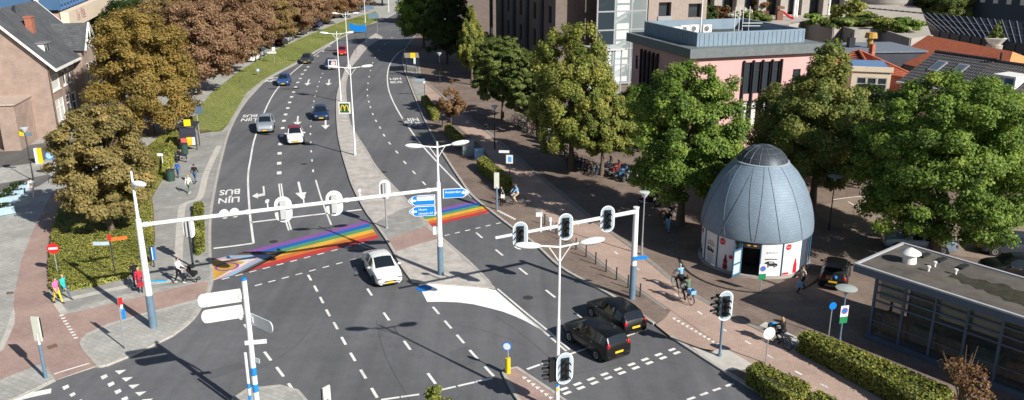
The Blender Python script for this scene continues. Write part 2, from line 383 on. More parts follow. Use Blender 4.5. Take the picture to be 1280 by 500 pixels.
zone('side_street', [(-40, 215), (40, 204), (110, 184), (200, 118), (262, 93), (304, 74), (345, 54), (420, 22), (470, 4), (440, 3), (380, 25), (300, 60), (220, 100), (105, 172), (0, 186), (-40, 188)], A_SIDE, left, .104)
zone('side_street', [(-40, 250), (20, 236), (48, 233), (66, 222), (60, 218), (20, 226), (-40, 236)], A_SIDE, left, .105)
verge_px = [(474, 25), (412, 53), (372, 76), (331, 98), (308, 116), (294, 140), (284, 157), (276, 165), (250, 165), (238, 152), (262, 118), (300, 88), (345, 62), (390, 42), (430, 26), (470, 14)]
verge = zone('grass_verge', verge_px, GRASS, left, .107)
zone('worn_soil', [(278, 163), (250, 167), (238, 153), (222, 182), (212, 207), (206, 222), (200, 228), (210, 205), (219, 180), (222, 160), (236, 148), (252, 163), (272, 163), (284, 155)], SOIL, left, .1085)
bed_px = [(67, 285), (75, 262), (100, 240), (150, 215), (205, 168), (220, 163), (222, 178), (215, 200), (207, 215), (196, 231), (187, 243), (189, 262), (190, 300), (187, 328), (160, 344), (120, 354), (84, 361), (64, 360), (63, 330), (65, 300)]
zone('soil_bed', [(65, 284), (73, 260), (100, 238), (150, 212), (205, 166), (223, 161), (224, 180), (217, 203), (209, 218), (198, 233), (190, 247), (192, 262), (194, 300), (190, 330), (160, 346), (120, 356), (84, 363), (62, 362), (61, 330), (63, 300)], SOIL, left, .107)
# right side
zone('pink_path', [(514, 98), (532, 118), (550, 142), (575, 160), (600, 181), (620, 207), (640, 232), (680, 268), (720, 303), (756, 330), (790, 354), (835, 385), (900, 431), (940, 455), (990, 477), (1019, 492), (1060, 515), (1130, 515), (1100, 498), (1040, 464), (997, 439), (947, 413), (904, 392), (846, 358), (820, 336), (785, 308), (747, 281), (700, 243), (665, 215), (634, 188), (601, 160), (570, 138), (545, 115), (522, 96)], P_PINK, right)
zone('path_mouth', [(820, 406), (833, 396), (838, 388), (900, 432), (890, 440), (860, 432), (840, 422)], P_PINK, right, .1045)
zone('pale_slabs', [(862, 432), (890, 438), (905, 434), (942, 456), (930, 462), (905, 463)], P_LIGHT, right, .1045)
zone('pale_slabs', [(945, 410), (957, 402), (1002, 424), (997, 438)], P_LIGHT, right, .1045)
zone('bus_stop_paving', [(506, 66), (524, 66), (526, 92), (532, 118), (540, 134), (532, 142), (519, 117), (510, 94), (506, 85)], P_TILE, right, .1085)
edge = smooth_line(g2([(522, 95), (545, 114), (570, 137), (601, 159), (634, 187), (665, 214), (700, 242), (747, 280), (785, 307), (820, 335), (846, 357), (904, 391), (947, 412), (997, 438), (1040, 463), (1100, 497)], .1))
strip(MB(), edge, 0, .35, .1085).build('path_edge_band', mat('grey_band', (.27, .25, .225), .85, .15, 2), right)
edge2 = smooth_line(g2([(640, 233), (680, 269), (720, 304), (756, 331), (790, 355), (835, 386)], .1))
strip(MB(), edge2, -.22, 0, .1085).build('path_edge_band', MC['grey_band'], right)
zone('parking_paving', [(1015, 262), (1060, 246), (1110, 240), (1300, 270), (1300, 330), (1200, 320), (1120, 300), (1040, 282)], paving('tan_brick', (.33, .26, .2), (.27, .21, .165), (.2, .16, .13), .21, .105, .1, .25), right, .1045)
mb = strip(MB(), smooth_line(g2([(1060, 252), (1068, 257), (1076, 262)], .1)), -.06, .06, .109); mb.build('bay_line', PAINT, right)
mb = strip(MB(), smooth_line(g2([(1040, 250), (1070, 246), (1100, 246)], .1)), -.06, .06, .109); mb.build('bay_line', PAINT, right)
drain = MB(); strip(drain, smooth_line(g2([(848, 322), (853, 332), (863, 342), (881, 352), (905, 360), (935, 365), (965, 366), (990, 364), (1010, 358), (1024, 348)], .1)), -.1, .1, .109)
drain.build('drain_slot', mat('drain_iron', (.025, .025, .027), .6, .2, 8), right)
# medians: raised, kerbed
def island(name, px, m, label=None):
    o = MB().prism([tuple(p) for p in px], -.04, .1).build(name, m); struct(o)
    loop = [Vector(p) for p in px]; loop.append(loop[0])
    a = sum(loop[i].x * loop[i + 1].y - loop[i + 1].x * loop[i].y for i in range(len(px)))
    strip(MB(), loop, -.07 if a > 0 else .07, .12 if a > 0 else -.12, -.035, .116).build('kerb', P_KERB, o)
    return o
ML = [(470, 42), (448, 58), (437, 76), (427, 100), (421, 123), (422, 162), (427, 189), (433, 210), (441, 234), (456, 263), (466, 277), (478, 293), (490, 312), (503, 335), (516, 353)]
MR = [(619, 361), (586, 328), (554, 300), (536, 282), (513, 256), (492, 234), (470, 209), (457, 187), (444, 167), (436, 149), (432, 112), (434, 97), (439, 84), (448, 73), (460, 59), (478, 47)]
med = island('median', [tuple(p) for p in smooth_line(g2(ML), 3)] + [tuple(p) for p in smooth_line(g2(MR), 3)], P_MED)
zone('red_band', [(484, 299), (500, 293), (533, 283), (549, 298), (523, 305), (495, 314)], P_RED, med)
zone('red_band', [(468, 279), (478, 294), (484, 299), (533, 283), (514, 258), (500, 262)], P_TILE, med, .1035)
isl = island('refuge_island', g2([(629, 468), (634, 463), (646, 461), (691, 491), (720, 512), (660, 520), (642, 493)]), P_RED)
for k in range(7):
    t = k / 6; x, y = 655 + 33 * t, 472 + 25 * t
    MB().sheet(g2([(x - 2.5, y - 1.5), (x + 3.8, y - .6), (x - .4, y + 2.4)], .105), .106).build('shark_tooth', PAINT, isl)
corner = island('corner_island', g2([(101, 428), (108, 418), (137, 405), (180, 392), (252, 374), (252, 380), (240, 398), (216, 418), (169, 441), (133, 455.5), (122, 456.5), (104, 436)], .1), P_GREY)
corner.location.z = .012
bisl = island('corner_island', g2([(290, 520), (292, 500), (310, 488), (350, 484), (372, 490), (385, 505), (380, 530)]), P_GREY)

# ---- paint: every stroke its own piece of the road
Z = .004
def paint(name, px, m=PAINT, z=Z): return MB().sheet(g2(px), z).build(name, m, road)
def line(name, px, wd, m=PAINT, z=Z): return strip(MB(), smooth_line(g2(px)), -wd / 2, wd / 2, z).build(name, m, road)
def dash(c, d, ln, wd, name='lane_dash', parent=None, z=Z):
    d = d.normalized(); n = Vector((-d.y, d.x)); a = d * ln / 2; b = n * wd / 2
    return MB().sheet([tuple(c - a - b), tuple(c + a - b), tuple(c + a + b), tuple(c - a + b)], z).build(name, PAINT, parent or road)
def dashes(px, ln, wd, name='lane_dash', z=Z, parent=None):
    P = [Vector(p) for p in g2(px, z)]
    for i, c in enumerate(P): dash(c, P[min(i + 1, len(P) - 1)] - P[max(i - 1, 0)], ln, wd, name, parent, z)
def run(a, b, n): return [(a[0] + (b[0] - a[0]) * i / (n - 1), a[1] + (b[1] - a[1]) * i / (n - 1)) for i in range(n)]
dashes([(387, 347), (394.7, 360.6), (402, 375), (410, 391), (419.5, 407), (429.6, 426), (441, 446), (454, 467.5), (468, 491)], 1.0, .15)
dashes([(298.6, 395), (309, 410), (334.6, 445), (350, 464.6), (365, 485.5)], 1.15, .15)
dashes([(445, 338), (462, 365), (483, 395.5), (509, 431.5), (539.6, 473)], 1.15, .15)
dashes([(545, 388), (560, 405.6), (575.5, 423.6), (592, 443), (611.5, 464)], 1.1, .15)
dashes([(488, 498), (512.6, 494.5)], .9, .15); dashes([(559, 485.5), (583, 480), (605, 475)], .9, .15)
dashes([(667, 458.5), (685, 452)], .85, .16)
dashes(run((705, 486), (840, 437), 9), .46, .2, 'crossing_block'); dashes(run((709, 491), (846, 441), 9), .46, .2, 'crossing_block')
dashes(run((864, 498), (912, 481), 4), .5, .16, 'crossing_block')
dashes(run((282, 348), (452, 304), 11), .5, .14, 'crossing_block'); dashes(run((323, 356), (441, 324.5), 8), .48, .14, 'crossing_block')
dashes(run((542, 281), (608, 266), 5), .46, .14, 'crossing_block'); dashes(run((559, 293.7), (623, 279), 6), .44, .14, 'crossing_block')
dashes([(599, 294), (624, 315.6), (654, 339), (688, 367), (727, 396.6)], 1.25, .15); dashes([(720, 440), (735, 435)], .8, .14); dashes([(787, 418.6), (802, 413.5)], .8, .14)
line('lane_line', [(622, 361), (655, 389), (682, 411), (712, 437)], .13); line('lane_line', [(618, 362.5), (651, 391), (678, 413), (708, 439)], .13)
dashes([(530, 229), (517.5, 215.5), (506, 203), (496, 190), (487, 179), (480, 169), (475, 159.5), (470, 151), (466, 142.5), (463, 134), (461, 127), (459.5, 119.5), (459, 112), (460, 104), (461.5, 96), (463, 88), (466, 78.5), (469, 72), (474, 63), (481, 55), (490, 47)], 1.15, .16)
line('bus_lane_line', [(523, 50), (506, 61), (496, 68), (486, 84), (485, 108), (496, 136), (520, 172), (545, 201), (579, 236), (590, 247)], .17)
line('bus_lane_line', [(317, 304), (314.5, 285), (312, 263), (310, 223), (313, 200), (320, 168), (338, 124), (356, 100), (376, 82), (412, 56), (440, 39), (470, 26)], .17)
line('stop_line', [(267, 310.5), (292, 307.5), (317, 304)], .25)
dashes([(349, 216), (349, 204), (349.6, 191.6), (350.3, 180), (352, 169.5), (353.4, 160), (355, 151), (357, 143), (359.7, 135), (362, 128), (364.5, 121), (367, 115), (369.6, 108.7), (372.3, 103), (375.3, 98), (378, 92.6), (381.5, 87.7), (385, 83.4), (391, 76.5), (397, 70), (404, 64), (412, 58)], 1.0, .42, 'block_dash')
line('lane_line', [(348.6, 229.6), (351.5, 250), (357, 275), (361, 288)], .12); line('lane_line', [(351.5, 229.4), (354.5, 250), (360, 274), (364, 287)], .12)
dashes([(391.4, 213.5), (390, 200.5), (389, 189), (388.4, 178), (388, 167.5), (388.4, 158), (389, 150), (390, 141.5), (391, 134), (392.3, 126.5), (393.8, 120), (395.6, 114), (397, 108), (399, 102), (401, 97), (403.4, 91.8), (406, 86)], .9, .15)
line('lane_line', [(394.7, 225), (400, 243), (407, 263), (414, 281)], .13)
line('stop_line', [(313.7, 278), (380, 270), (452, 262)], .28)
# big white hatch at the median nose, blue disc
paint('painted_nose', [(523, 356), (526, 355), (560, 355.5), (598, 358.5), (620, 363), (650, 391), (678, 414), (697, 428), (686, 419.5), (673, 410.5), (658, 402), (644, 395.5), (628, 389.5), (611, 385), (592, 380.5), (572, 378), (552, 377.3), (534, 377.5)], FRESH, .008)
bc = G(530, 360.5); MB().sheet([(bc.x + .5 * math.cos(t * .262), bc.y + .5 * math.sin(t * .262)) for t in range(24)], .012).build('blue_disc', mat('sign_blue', (.015, .16, .52), .45, .06), road)
# zebra blocks, give-way teeth bottom left
for a, b in [((134, 471), 0), ((86, 484), 0)]:
    for k in range(5):
        x, y = a[0] + k * 8.6, a[1] + k * 9.2
        paint('crossing_block', [(x - 8.5, y - .3), (x - 1, y - 3.4), (x + .9, y), (x - 6, y + 3.6)] if k % 2 == 0 or a[0] > 100 else [(x - 8, y), (x - 2, y - 3), (x, y), (x - 5.5, y + 3)])
for k in range(5):
    x, y = 151 + k * 8.4, 464.5 + k * 9
    paint('shark_tooth', [(x - 7.5, y - 1), (x + 7, y - 2.3), (x - 2, y + 3.6)])
line('stop_line', [(8, 502), (40, 493.5), (64, 488.5)], .5)
line('path_line', [(68, 470), (90, 463), (112, 456.5)], .12, z=.112)
# arrows: toward the camera
def arrow(cx, tip, kind='straight', ln=5.5):
    c = Vector(g2([cx])[0]); d = (Vector(g2([tip])[0]) - c).normalized(); n = Vector((-d.y, d.x))
    def q(pts): return [tuple(c + d * a + n * b) for a, b in pts]
    if kind == 'straight': P = [(-.5, -.09), (.12, -.09), (.12, -.42), (.5, 0), (.12, .42), (.12, .09), (-.5, .09)]
    else: P = [(-.5, -.1), (.28, -.1), (.28, -.62), (.48, -.62), (.36, -1.15), (.1, -.62), (.12, -.62)]; P = [(-.5, .09), (-.5, -.09), (.1, -.09), (.16, -.62), (.02, -.62), (.26, -1.2), (.5, -.62), (.36, -.62), (.3, .09)]
    MB().sheet(q([(a * ln, b * 1.15 if kind == 'straight' else b * .85) for a, b in P]), Z).build('arrow', PAINT, road)
arrow((375.5, 238), (378, 249)); arrow((330, 240), (331, 250), 'turn', 3.6)
arrow((372, 151), (371.5, 157)); arrow((385, 103), (383, 108)); arrow((411, 103), (410, 108)); arrow((407, 155), (407, 160))
def road_text(s, cx, tip, w, h):
    """letters stand towards tip"""
    c = Vector(g2([cx])[0]); d = (Vector(g2([tip])[0]) - c).normalized(); r = Vector((d.y, -d.x)); tw = text_w(s, .02)
    M = Matrix(((r.x, d.x, 0, c.x - r.x * w / 2), (r.y, d.y, 0, c.y - r.y * w / 2), (0, 0, 1, Z), (0, 0, 0, 1)))
    mb = MB(); text_mb(mb, s, (w / tw, h / .7), M, 0, .02); mb.build('lettering', PAINT, road)
road_text('BUS', (288, 237), (286.5, 247), 1.75, 1.5); road_text('LIJN', (287, 247), (286, 257), 1.75, 1.5)
road_text('BUS', (313.5, 143.3), (311, 149), 1.8, 1.5); road_text('LIJN', (312, 148), (309.5, 153.5), 1.8, 1.5)
road_text('BUS', (345, 96.5), (341, 100.5), 1.8, 1.6); road_text('LIJN', (341, 100), (337, 104), 1.8, 1.6)
road_text('LIJN', (514.5, 151.5), (511, 146), 1.9, 1.7); road_text('BUS', (518, 156.8), (515, 151), 1.9, 1.7)
road_text('LIJN', (494.5, 99.5), (493, 95), 1.8, 1.7); road_text('BUS', (495.5, 103.8), (494, 99), 1.8, 1.7)
# rainbow crossings
def quadmap(q):
    A, B, D, E = (Vector(p) for p in g2(q))                     # top-left, top-right, bottom-right, bottom-left
    return lambda u, v: tuple((A.lerp(B, u)).lerp(E.lerp(D, u), v))
RB = {'purple': (.25, .09, .33), 'blue': (.015, .13, .45), 'green': (.09, .3, .13), 'yellow': (.72, .42, .05), 'orange': (.62, .17, .03), 'red': (.50, .045, .045), 'gold': (.58, .33, .05), 'white': (.68, .67, .65), 'pink': (.62, .36, .42), 'sky': (.22, .48, .66), 'brown': (.2, .09, .05), 'black': (.02, .02, .022)}
RM = {k: worn('crossing_' + k, c, amount=.4) for k, c in RB.items()}
ORD = ['purple', 'blue', 'green', 'yellow', 'orange', 'red']
qm = quadmap([(263.5, 325.5), (459, 276), (474, 297.5), (265, 351)])
tipu = lambda v, u0: u0 * (1 - abs(2 * v - 1))                     # chevron edge at v
CH = [('gold', .19), ('white', .25), ('pink', .295), ('sky', .35), ('brown', .392), ('black', .435)]
def poly_uv(name, uv, m): return MB().sheet([qm(u, v) for u, v in uv], Z + .004).build(name, m, road)
W0 = .24
edge_u = lambda v, k: k - W0 * abs(2 * v - 1) * (1 - .0)
for i, c in enumerate(ORD):
    v0, v1 = i / 6, (i + 1) / 6; k = CH[-1][1]; uv = [(edge_u(v0, k), v0)]
    if v0 < .5 < v1: uv.append((k, .5))
    uv += [(edge_u(v1, k), v1), (1, v1), (1, v0)]
    poly_uv('rainbow_stripe', uv, RM[c])
prev = 0
for i, (c, k) in enumerate(CH):
    if i == 0: uv = [(0, 0), (max(0, edge_u(0, k)), 0), (k, .5), (max(0, edge_u(1, k)), 1), (0, 1)]
    else: uv = [(max(0, edge_u(0, prev)), 0), (edge_u(0, k), 0), (k, .5), (edge_u(1, k), 1), (max(0, edge_u(1, prev)), 1), (prev, .5)]
    poly_uv('chevron_band', uv, RM[c]); prev = k
cc = Vector(qm(.085, .52)); ring = MB(); n = 32
ring.add([(cc.x + r * math.cos(2 * math.pi * i / n), cc.y + r * .95 * math.sin(2 * math.pi * i / n), Z + .008) for r in (.62, .8) for i in range(n)], [(i, n + i, n + (i + 1) % n, (i + 1) % n) for i in range(n)]).build('purple_ring', RM['purple'], road)
qm = quadmap([(526, 266), (603, 249), (614, 265), (538, 283)])
for i, c in enumerate(ORD): MB().sheet([qm(0, i / 6), qm(1, i / 6), qm(1, (i + 1) / 6), qm(0, (i + 1) / 6)], Z + .004).build('rainbow_stripe', RM[c], road)
# path centre dashes, give-way teeth on the cycle path
dashes([(700, 262), (722, 280), (745, 297), (770, 316), (797, 336), (822, 353), (846, 369), (875, 391), (905, 412), (935, 428), (963, 446), (998, 466), (1030, 482)], .45, .12, 'path_dash', .11, right)
for k in range(11):
    t = k / 10; x, y = 842 + 54 * t, 398 + 32 * t
    MB().sheet(g2([(x - 2.2, y - .8), (x + 3.4, y - .8), (x + 1, y + 2.2)], .11), .112).build('shark_tooth', PAINT, right)
for k in range(9):
    x, y = 75 + 18 * k / 8, 395 + 28 * k / 8
    MB().sheet(g2([(x - 1, y - 1), (x + 4, y - 2), (x + 4.6, y - .6), (x - .4, y + .6)], .11), .112).build('tactile_block', PAINT, left)
for k in range(8):
    x, y = 622 + 20 * k / 7, 264 + 10 * k / 7
    MB().sheet(g2([(x - 1, y - .8), (x + 2.6, y - 1.2), (x + 3.4, y), (x, y + .7)], .11), .112).build('tactile_block', PAINT, right)

# tar seams, manhole covers, patches: wear with a shape of its own
TAR = mat('tar_seam', (.065, .066, .07), .6, .2, 5); PATCH = asphalt('patched_asphalt', (.115, .117, .124), .08)
for px in ([(545, 404), (575, 407), (610, 415), (655, 431)], [(300, 470), (340, 452), (372, 430), (392, 405)], [(470, 400), (480, 440), (500, 480), (515, 505)], [(620, 395), (655, 420), (690, 450)], [(355, 300), (372, 325), (392, 345)], [(700, 470), (745, 462), (800, 450), (850, 455)]):
    line('tar_seam', px, .03, TAR, .0025)
zone_ = MB().sheet(g2([(420, 300), (440, 295), (447, 305), (428, 311)]), .002); zone_.build('asphalt_patch', PATCH, road)
MB().sheet(g2([(560, 440), (585, 432), (600, 452), (575, 460)]), .002).build('asphalt_patch', PATCH, road); MB().sheet(g2([(240, 470), (300, 452), (306, 460), (246, 480)]), .002).build('asphalt_patch', PATCH, road)
for x, y in ((342, 302), (660, 372), (480, 215), (380, 205)):
    c = G(x, y); MB().sheet([(c.x + .32 * math.cos(t * .314), c.y + .32 * math.sin(t * .314)) for t in range(20)], .003).build('manhole_cover', mat('manhole_iron', (.05, .045, .042), .6, .3, 9), road)
# ------------------------------------------------------------------ buildings
BR_HOUSE = paving('house_brick', (.37, .265, .22), (.31, .215, .175), (.35, .29, .25), .22, .07, 0, .25, .012, vertical=True, sscale=.8)
BR_DARK = paving('office_brick', (.20, .155, .135), (.15, .115, .10), (.17, .15, .135), .22, .07, 0, .2, .012, vertical=True)
BR_GREY = paving('grey_house_brick', (.27, .235, .2), (.21, .18, .155), (.25, .22, .2), .22, .07, 0, .2, .012, vertical=True)
WHITE = mat('white_paint', (.78, .77, .74), .5, .06, 2)
CREAM = mat('cream_render', (.72, .60, .46), .8, .08, 1)
SLATE = paving('slate_roof', (.115, .12, .13), (.085, .09, .098), (.055, .055, .06), .35, .22, .1, .25, .012, bump=.5)
PINK = mat('pink_render', (.63, .37, .355), .8, .07, .6, bump=.1)
ZINC = mat('grey_blue_cladding', (.20, .27, .335), .55, .1, 1)
FELT = mat('roof_felt', (.085, .085, .09), .95, .3, .7, bump=.2)
DKFRAME = mat('dark_frame', (.028, .03, .036), .5, .15)
PANE = glass('window_pane', (.035, .045, .055), .04)
PANE_B = glass('blue_pane', (.06, .13, .24), .05)
CURT = mat('curtain_white', (.6, .6, .57), .8, .1)
CONC = mat('concrete', (.36, .33, .30), .9, .12, .7, bump=.1)
DKWALL = mat('dark_wall', (.05, .055, .07), .8, .15, .6)
STEEL = mat('steel_grey', (.35, .37, .39), .45, .1, metal=.3)
TERRA = mat('terracotta', (.42, .12, .06), .85, .2, 2)
def wall_mb(w, h, ops, mi=0, rev=.16, z0=0.):
    """wall in the local x-z plane facing -y, real openings with reveals. ops: (x0,x1,z0,z1)"""
    mb = MB(); xs = sorted({0, w, *[o[0] for o in ops], *[o[1] for o in ops]}); zs = sorted({z0, h, *[o[2] for o in ops], *[o[3] for o in ops]})
    for i in range(len(xs) - 1):
        for j in range(len(zs) - 1):
            cx, cz = (xs[i] + xs[i + 1]) / 2, (zs[j] + zs[j + 1]) / 2
            if any(o[0] < cx < o[1] and o[2] < cz < o[3] for o in ops): continue
            mb.add([(xs[i], 0, zs[j]), (xs[i + 1], 0, zs[j]), (xs[i + 1], 0, zs[j + 1]), (xs[i], 0, zs[j + 1])], [(0, 1, 2, 3)], mi)
    for a, b, c, d in ops:
        mb.add([(a, 0, c), (b, 0, c), (b, 0, d), (a, 0, d), (a, rev, c), (b, rev, c), (b, rev, d), (a, rev, d)], [(0, 4, 5, 1), (1, 5, 6, 2), (2, 6, 7, 3), (3, 7, 4, 0)], mi)
    return mb
def face_matrix(ox, oy, ang): return Matrix.Translation((ox, oy, 0)) @ Matrix.Rotation(ang, 4, 'Z')
def window(parent, M, op, fm, pm, name='window', fw=.09, mull=1, trans=None, d=.1, sill=None):
    """frame as a part, pane as its sub-part"""
    a, b, c, e = op; f = MB(); y = d
    for x0, x1, z0, z1 in [(a, b, c, c + fw), (a, b, e - fw, e), (a, a + fw, c + fw, e - fw), (b - fw, b, c + fw, e - fw)]:
        f.box(((x0 + x1) / 2, y, (z0 + z1) / 2), (x1 - x0 - .004, .08, z1 - z0 - .002), 0, M)
    for k in range(1, mull): x = a + (b - a) * k / mull; f.box((x, y, (c + e) / 2), (fw * .8, .07, e - c - 2 * fw), 0, M)
    if trans: f.box(((a + b) / 2, y + .004, c + (e - c) * trans), (b - a - 2 * fw, .07, fw * .9), 0, M)
    if sill: f.box(((a + b) / 2, -.04, c - .05), (b - a + .16, .16, .08), 0, M)
    o = f.build(name, fm, parent)
    MB().add([(a + .03, y + .02, c + .03), (b - .03, y + .02, c + .03), (b - .03, y + .02, e - .03), (a + .03, y + .02, e - .03)], [(0, 1, 2, 3)], 0, M).build('pane', pm, o)
    return o
# -- gabled brick house, left
hx, hy, hr = -49.25, 88.6, R(11.2)
house = thing('gabled_house', 'brick corner house with grey slate gable roof, dormer and chimney', 'house', (hx, hy, .1), hr)
W, D, EV, RD, RX = 11.0, 15.0, 8.4, 13.4, -5.0
ops_s = [(.6, 3.2, 5.0, 7.5), (4.3, 5.4, 5.0, 7.4), (6.1, 7.2, 5.0, 7.4), (.7, 3.5, 1.3, 4.0), (4.3, 5.7, 1.2, 3.9), (6.4, 7.9, .6, 3.8)]
MS = face_matrix(0, 0, R(90))
wb = wall_mb(D, EV, ops_s); s_wall = MB(); s_wall.add(wb.v, wb.f, 0, MS)
ops_g = []
wg = wall_mb(W, EV, ops_g); s_wall.add(wg.v, wg.f, 0, face_matrix(-W, 0, 0))
s_wall.add([(-W, 0, EV), (0, 0, EV), (RX, 0, RD)], [(0, 1, 2)]); s_wall.add([(-W, D, EV), (0, D, EV), (RX, D, RD), (-W, D, 0), (0, D, 0)], [(1, 0, 2), (1, 4, 3, 0)]); s_wall.add([(-W, 0, 0), (-W, D, 0), (-W, D, EV), (-W, 0, EV)], [(0, 3, 2, 1)])
s_wall.build('wall', BR_HOUSE, house)
for i, op in enumerate(ops_s):
    wo = window(house, MS, op, WHITE, [PANE, CURT][i in (0, 3)], mull=2 if i in (3,) else 1, trans=.66, d=.06, fw=.14, sill=True)
ov = .95; sl_r = (RD - EV) / (-RX); sl_l = (RD - EV) / (W + RX)
rf = MB(); y0, y1 = -.55, D + .3
for sgn, xe, sl in ((1, ov, sl_r), (-1, -W - ov, sl_l)):
    ze = EV - ov * sl + .12
    rf.add([(RX, y0, RD + .15), (RX, y1, RD + .15), (xe, y1, ze), (xe, y0, ze), (RX, y0, RD), (RX, y1, RD), (xe, y1, ze - .15), (xe, y0, ze - .15)],
           [(0, 3, 2, 1) if sgn > 0 else (0, 1, 2, 3), (4, 5, 6, 7) if sgn > 0 else (4, 7, 6, 5), (0, 4, 7, 3) if sgn > 0 else (0, 3, 7, 4), (3, 7, 6, 2), (1, 2, 6, 5)])
roof = rf.build('roof', SLATE, house)
ze = EV - ov * sl_r + .12
for yy in (y0 - .05, y1 + .05):
    for xe, zz in ((ov + .03, ze), (-W - ov, EV - ov * sl_l + .12)):
        a, b = Vector((RX, yy, RD + .02)), Vector((xe, yy, zz - .1)); n = Vector((0, 0, .17))
        MB().add([a - n, b - n, b + n, a + n, *[p + Vector((0, .09, 0)) for p in (a - n, b - n, b + n, a + n)]], [(0, 1, 2, 3), (7, 6, 5, 4), (3, 2, 6, 7), (0, 4, 5, 1), (1, 5, 6, 2)]).build('bargeboard', WHITE, roof)
MB().box((ov + .05, (y0 + 8.6) / 2, ze - .12), (.16, 8.6 - y0, .26)).build('gutter', WHITE, roof)
MB().box((-2.6, 5.0, 11.2), (.7, .95, 2.6)).box((-2.6, 5.0, 12.55), (.85, 1.1, .14)).build('chimney', mat('chimney_brick', (.36, .14, .09), .9, .25, 5), roof)
MB().tube((-4.4, 6.4, 12.1), (-4.4, 6.4, 13.5), .13).tube((-4.4, 6.4, 13.5), (-4.4, 6.4, 13.7), .22, .05).build('vent_pipe', DKFRAME, roof)
dm = MB()   # dormer: white cheeks, flat lid, window towards the street
xz = lambda x: RD - (x - RX) * sl_r
dm.add([(-.6, 2.0, xz(-.6)), (-.6, 2.0, 9.9), (-2.6, 2.0, 9.98), (-.6, 3.7, xz(-.6)), (-.6, 3.7, 9.9), (-2.6, 3.7, 9.98)], [(0, 1, 2), (5, 4, 3), (0, 3, 4, 1)])
dmo = dm.build('dormer', WHITE, roof)
MB().box((-1.65, 2.85, 9.98), (2.5, 2.0, .1)).build('dormer_lid', mat('lead_grey', (.2, .21, .22), .6), dmo)
for k in range(2): MB().box((-.585, 2.45 + .8 * k, 9.35), (.04, .6, .75)).build('dormer_pane', PANE, dmo)
cg = MB(); ya, yb, za = 9.0, 13.6, 11.2; ym = (ya + yb) / 2      # cross gable with open white timber work
cg.add([(-5, ym, za), (1.6, ym, za), (1.6, ya - .4, EV - .1), (-1.5, ya - .4, EV - .1), (1.6, yb + .4, EV - .1), (-1.5, yb + .4, EV - .1)], [(0, 3, 2, 1), (0, 1, 4, 5)])
cgo = cg.build('cross_gable', SLATE, house)
tb = MB()
for s in (ya - .4, yb + .4):
    tb.path([(1.62, ym, za), (1.62, s, EV - .15)], .13, 4)
tb.path([(1.62, ya + .4, EV + .9), (1.62, yb - .4, EV + .9)], .09, 4).path([(1.62, ym, za), (1.62, ym, EV + .9)], .08, 4).path([(1.62, ym, EV + .9), (1.62, ya + .9, EV + .1)], .08, 4).path([(1.62, ym, EV + .9), (1.62, yb - .9, EV + .1)], .08, 4)
tb.build('gable_timbers', WHITE, cgo)
wg = wall_mb(yb - ya, EV - .1, [(1.2, 2.2, 1, 3.4), (1.2, 2.2, 4.4, 6.6), (2.9, 3.9, 4.4, 6.6)]); bay = MB().add(wg.v, wg.f, 0, face_matrix(1.0, ya, R(90)))
bay.box((.49, ya + .05, EV / 2 - .05), (1.0, .1, EV - .1)).box((.49, yb - .05, EV / 2 - .05), (1.0, .1, EV - .1)); bay.build('bay_wall', BR_HOUSE, house)
for op in [(1.2, 2.2, 1, 3.4), (1.2, 2.2, 4.4, 6.6), (2.9, 3.9, 4.4, 6.6)]: window(house, face_matrix(1.0, ya, R(90)), op, WHITE, PANE, trans=.66, d=.06, fw=.14)
MB().tube((.1, -.06, .1), (.1, -.06, EV - .6), .06).build('drainpipe', mat('brown_pipe', (.16, .1, .08), .6), house)
ax0, ax1, ay, ah = -16.0, -2.1, -5.0, 4.7      # low brick annex in front of the gable, with a recessed entrance
opa = [(1.0, ax1 - ax0 - 1.6, .05, 2.7)]; wa = wall_mb(ax1 - ax0, ah, opa, rev=1.3); an_ = MB().add(wa.v, wa.f, 0, face_matrix(ax0, ay, 0))
an_.add([(ax1, ay, 0), (ax1, -.02, 0), (ax1, -.02, ah), (ax1, ay, ah)], [(0, 1, 2, 3)]).add([(ax0 + 1, ay + 1.3, .05), (ax1 - 1.6, ay + 1.3, .05), (ax1 - 1.6, ay + 1.3, 2.7), (ax0 + 1, ay + 1.3, 2.7)], [(0, 1, 2, 3)]); an_.build('annex_wall', BR_HOUSE, house)
MB().box(((ax0 + ax1) / 2, ay / 2 - .05, ah + .08), (ax1 - ax0 + .3, -ay + .25, .16)).build('annex_roof', mat('canopy_render', (.46, .37, .31), .85, .15), house)
MB().box((ax1 - 3.3, ay + 1.25, 1.15), (1.25, .06, 2.2)).build('annex_door', mat('grey_door', (.3, .31, .33), .6), house)
MB().box((.25, 2.0, .35), (.5, 2.6, .7)).build('plinth', mat('dark_plinth', (.08, .08, .085), .7), house)
MB().box((ax1 - 6.0, ay + 1.26, 1.6), (2.0, .05, .8)).build('sign_board', WHITE, house)
# -- restaurant behind it
rest = thing('restaurant_building', 'restaurant building with cream sign band and curved blue conservatory behind gabled house', 'building', (-59.8, 113, .1), math.atan2(.28, .96))
ops = [(1.5 + k * 3.6, 4.3 + k * 3.6, 4.6, 8.6) for k in range(8)] + [(1.5 + k * 3.6, 4.3 + k * 3.6, .5, 4.0) for k in range(8)]
wb = wall_mb(32, 9, ops); m_ = MB().add(wb.v, wb.f, 0, face_matrix(0, 0, R(90)))
opf = [(1 + k * 3.8, 4 + k * 3.8, 7, 10.5) for k in range(6)]
wf = wall_mb(24, 11, opf); m_.add(wf.v, wf.f, 0, face_matrix(-24, 0, 0)); m_.box((-12.1, 16.1, 10.9), (23.8, 31.7, .2))
m_.build('wall', mat('orange_brick', (.40, .26, .2), .9, .15, 2), rest)
for op in ops: window(rest, face_matrix(0, 0, R(90)), op, mat('green_frame', (.12, .2, .17), .5), PANE, mull=2)
for op in opf: window(rest, face_matrix(-24, 0, 0), op, WHITE, PANE_B, mull=2, fw=.25)
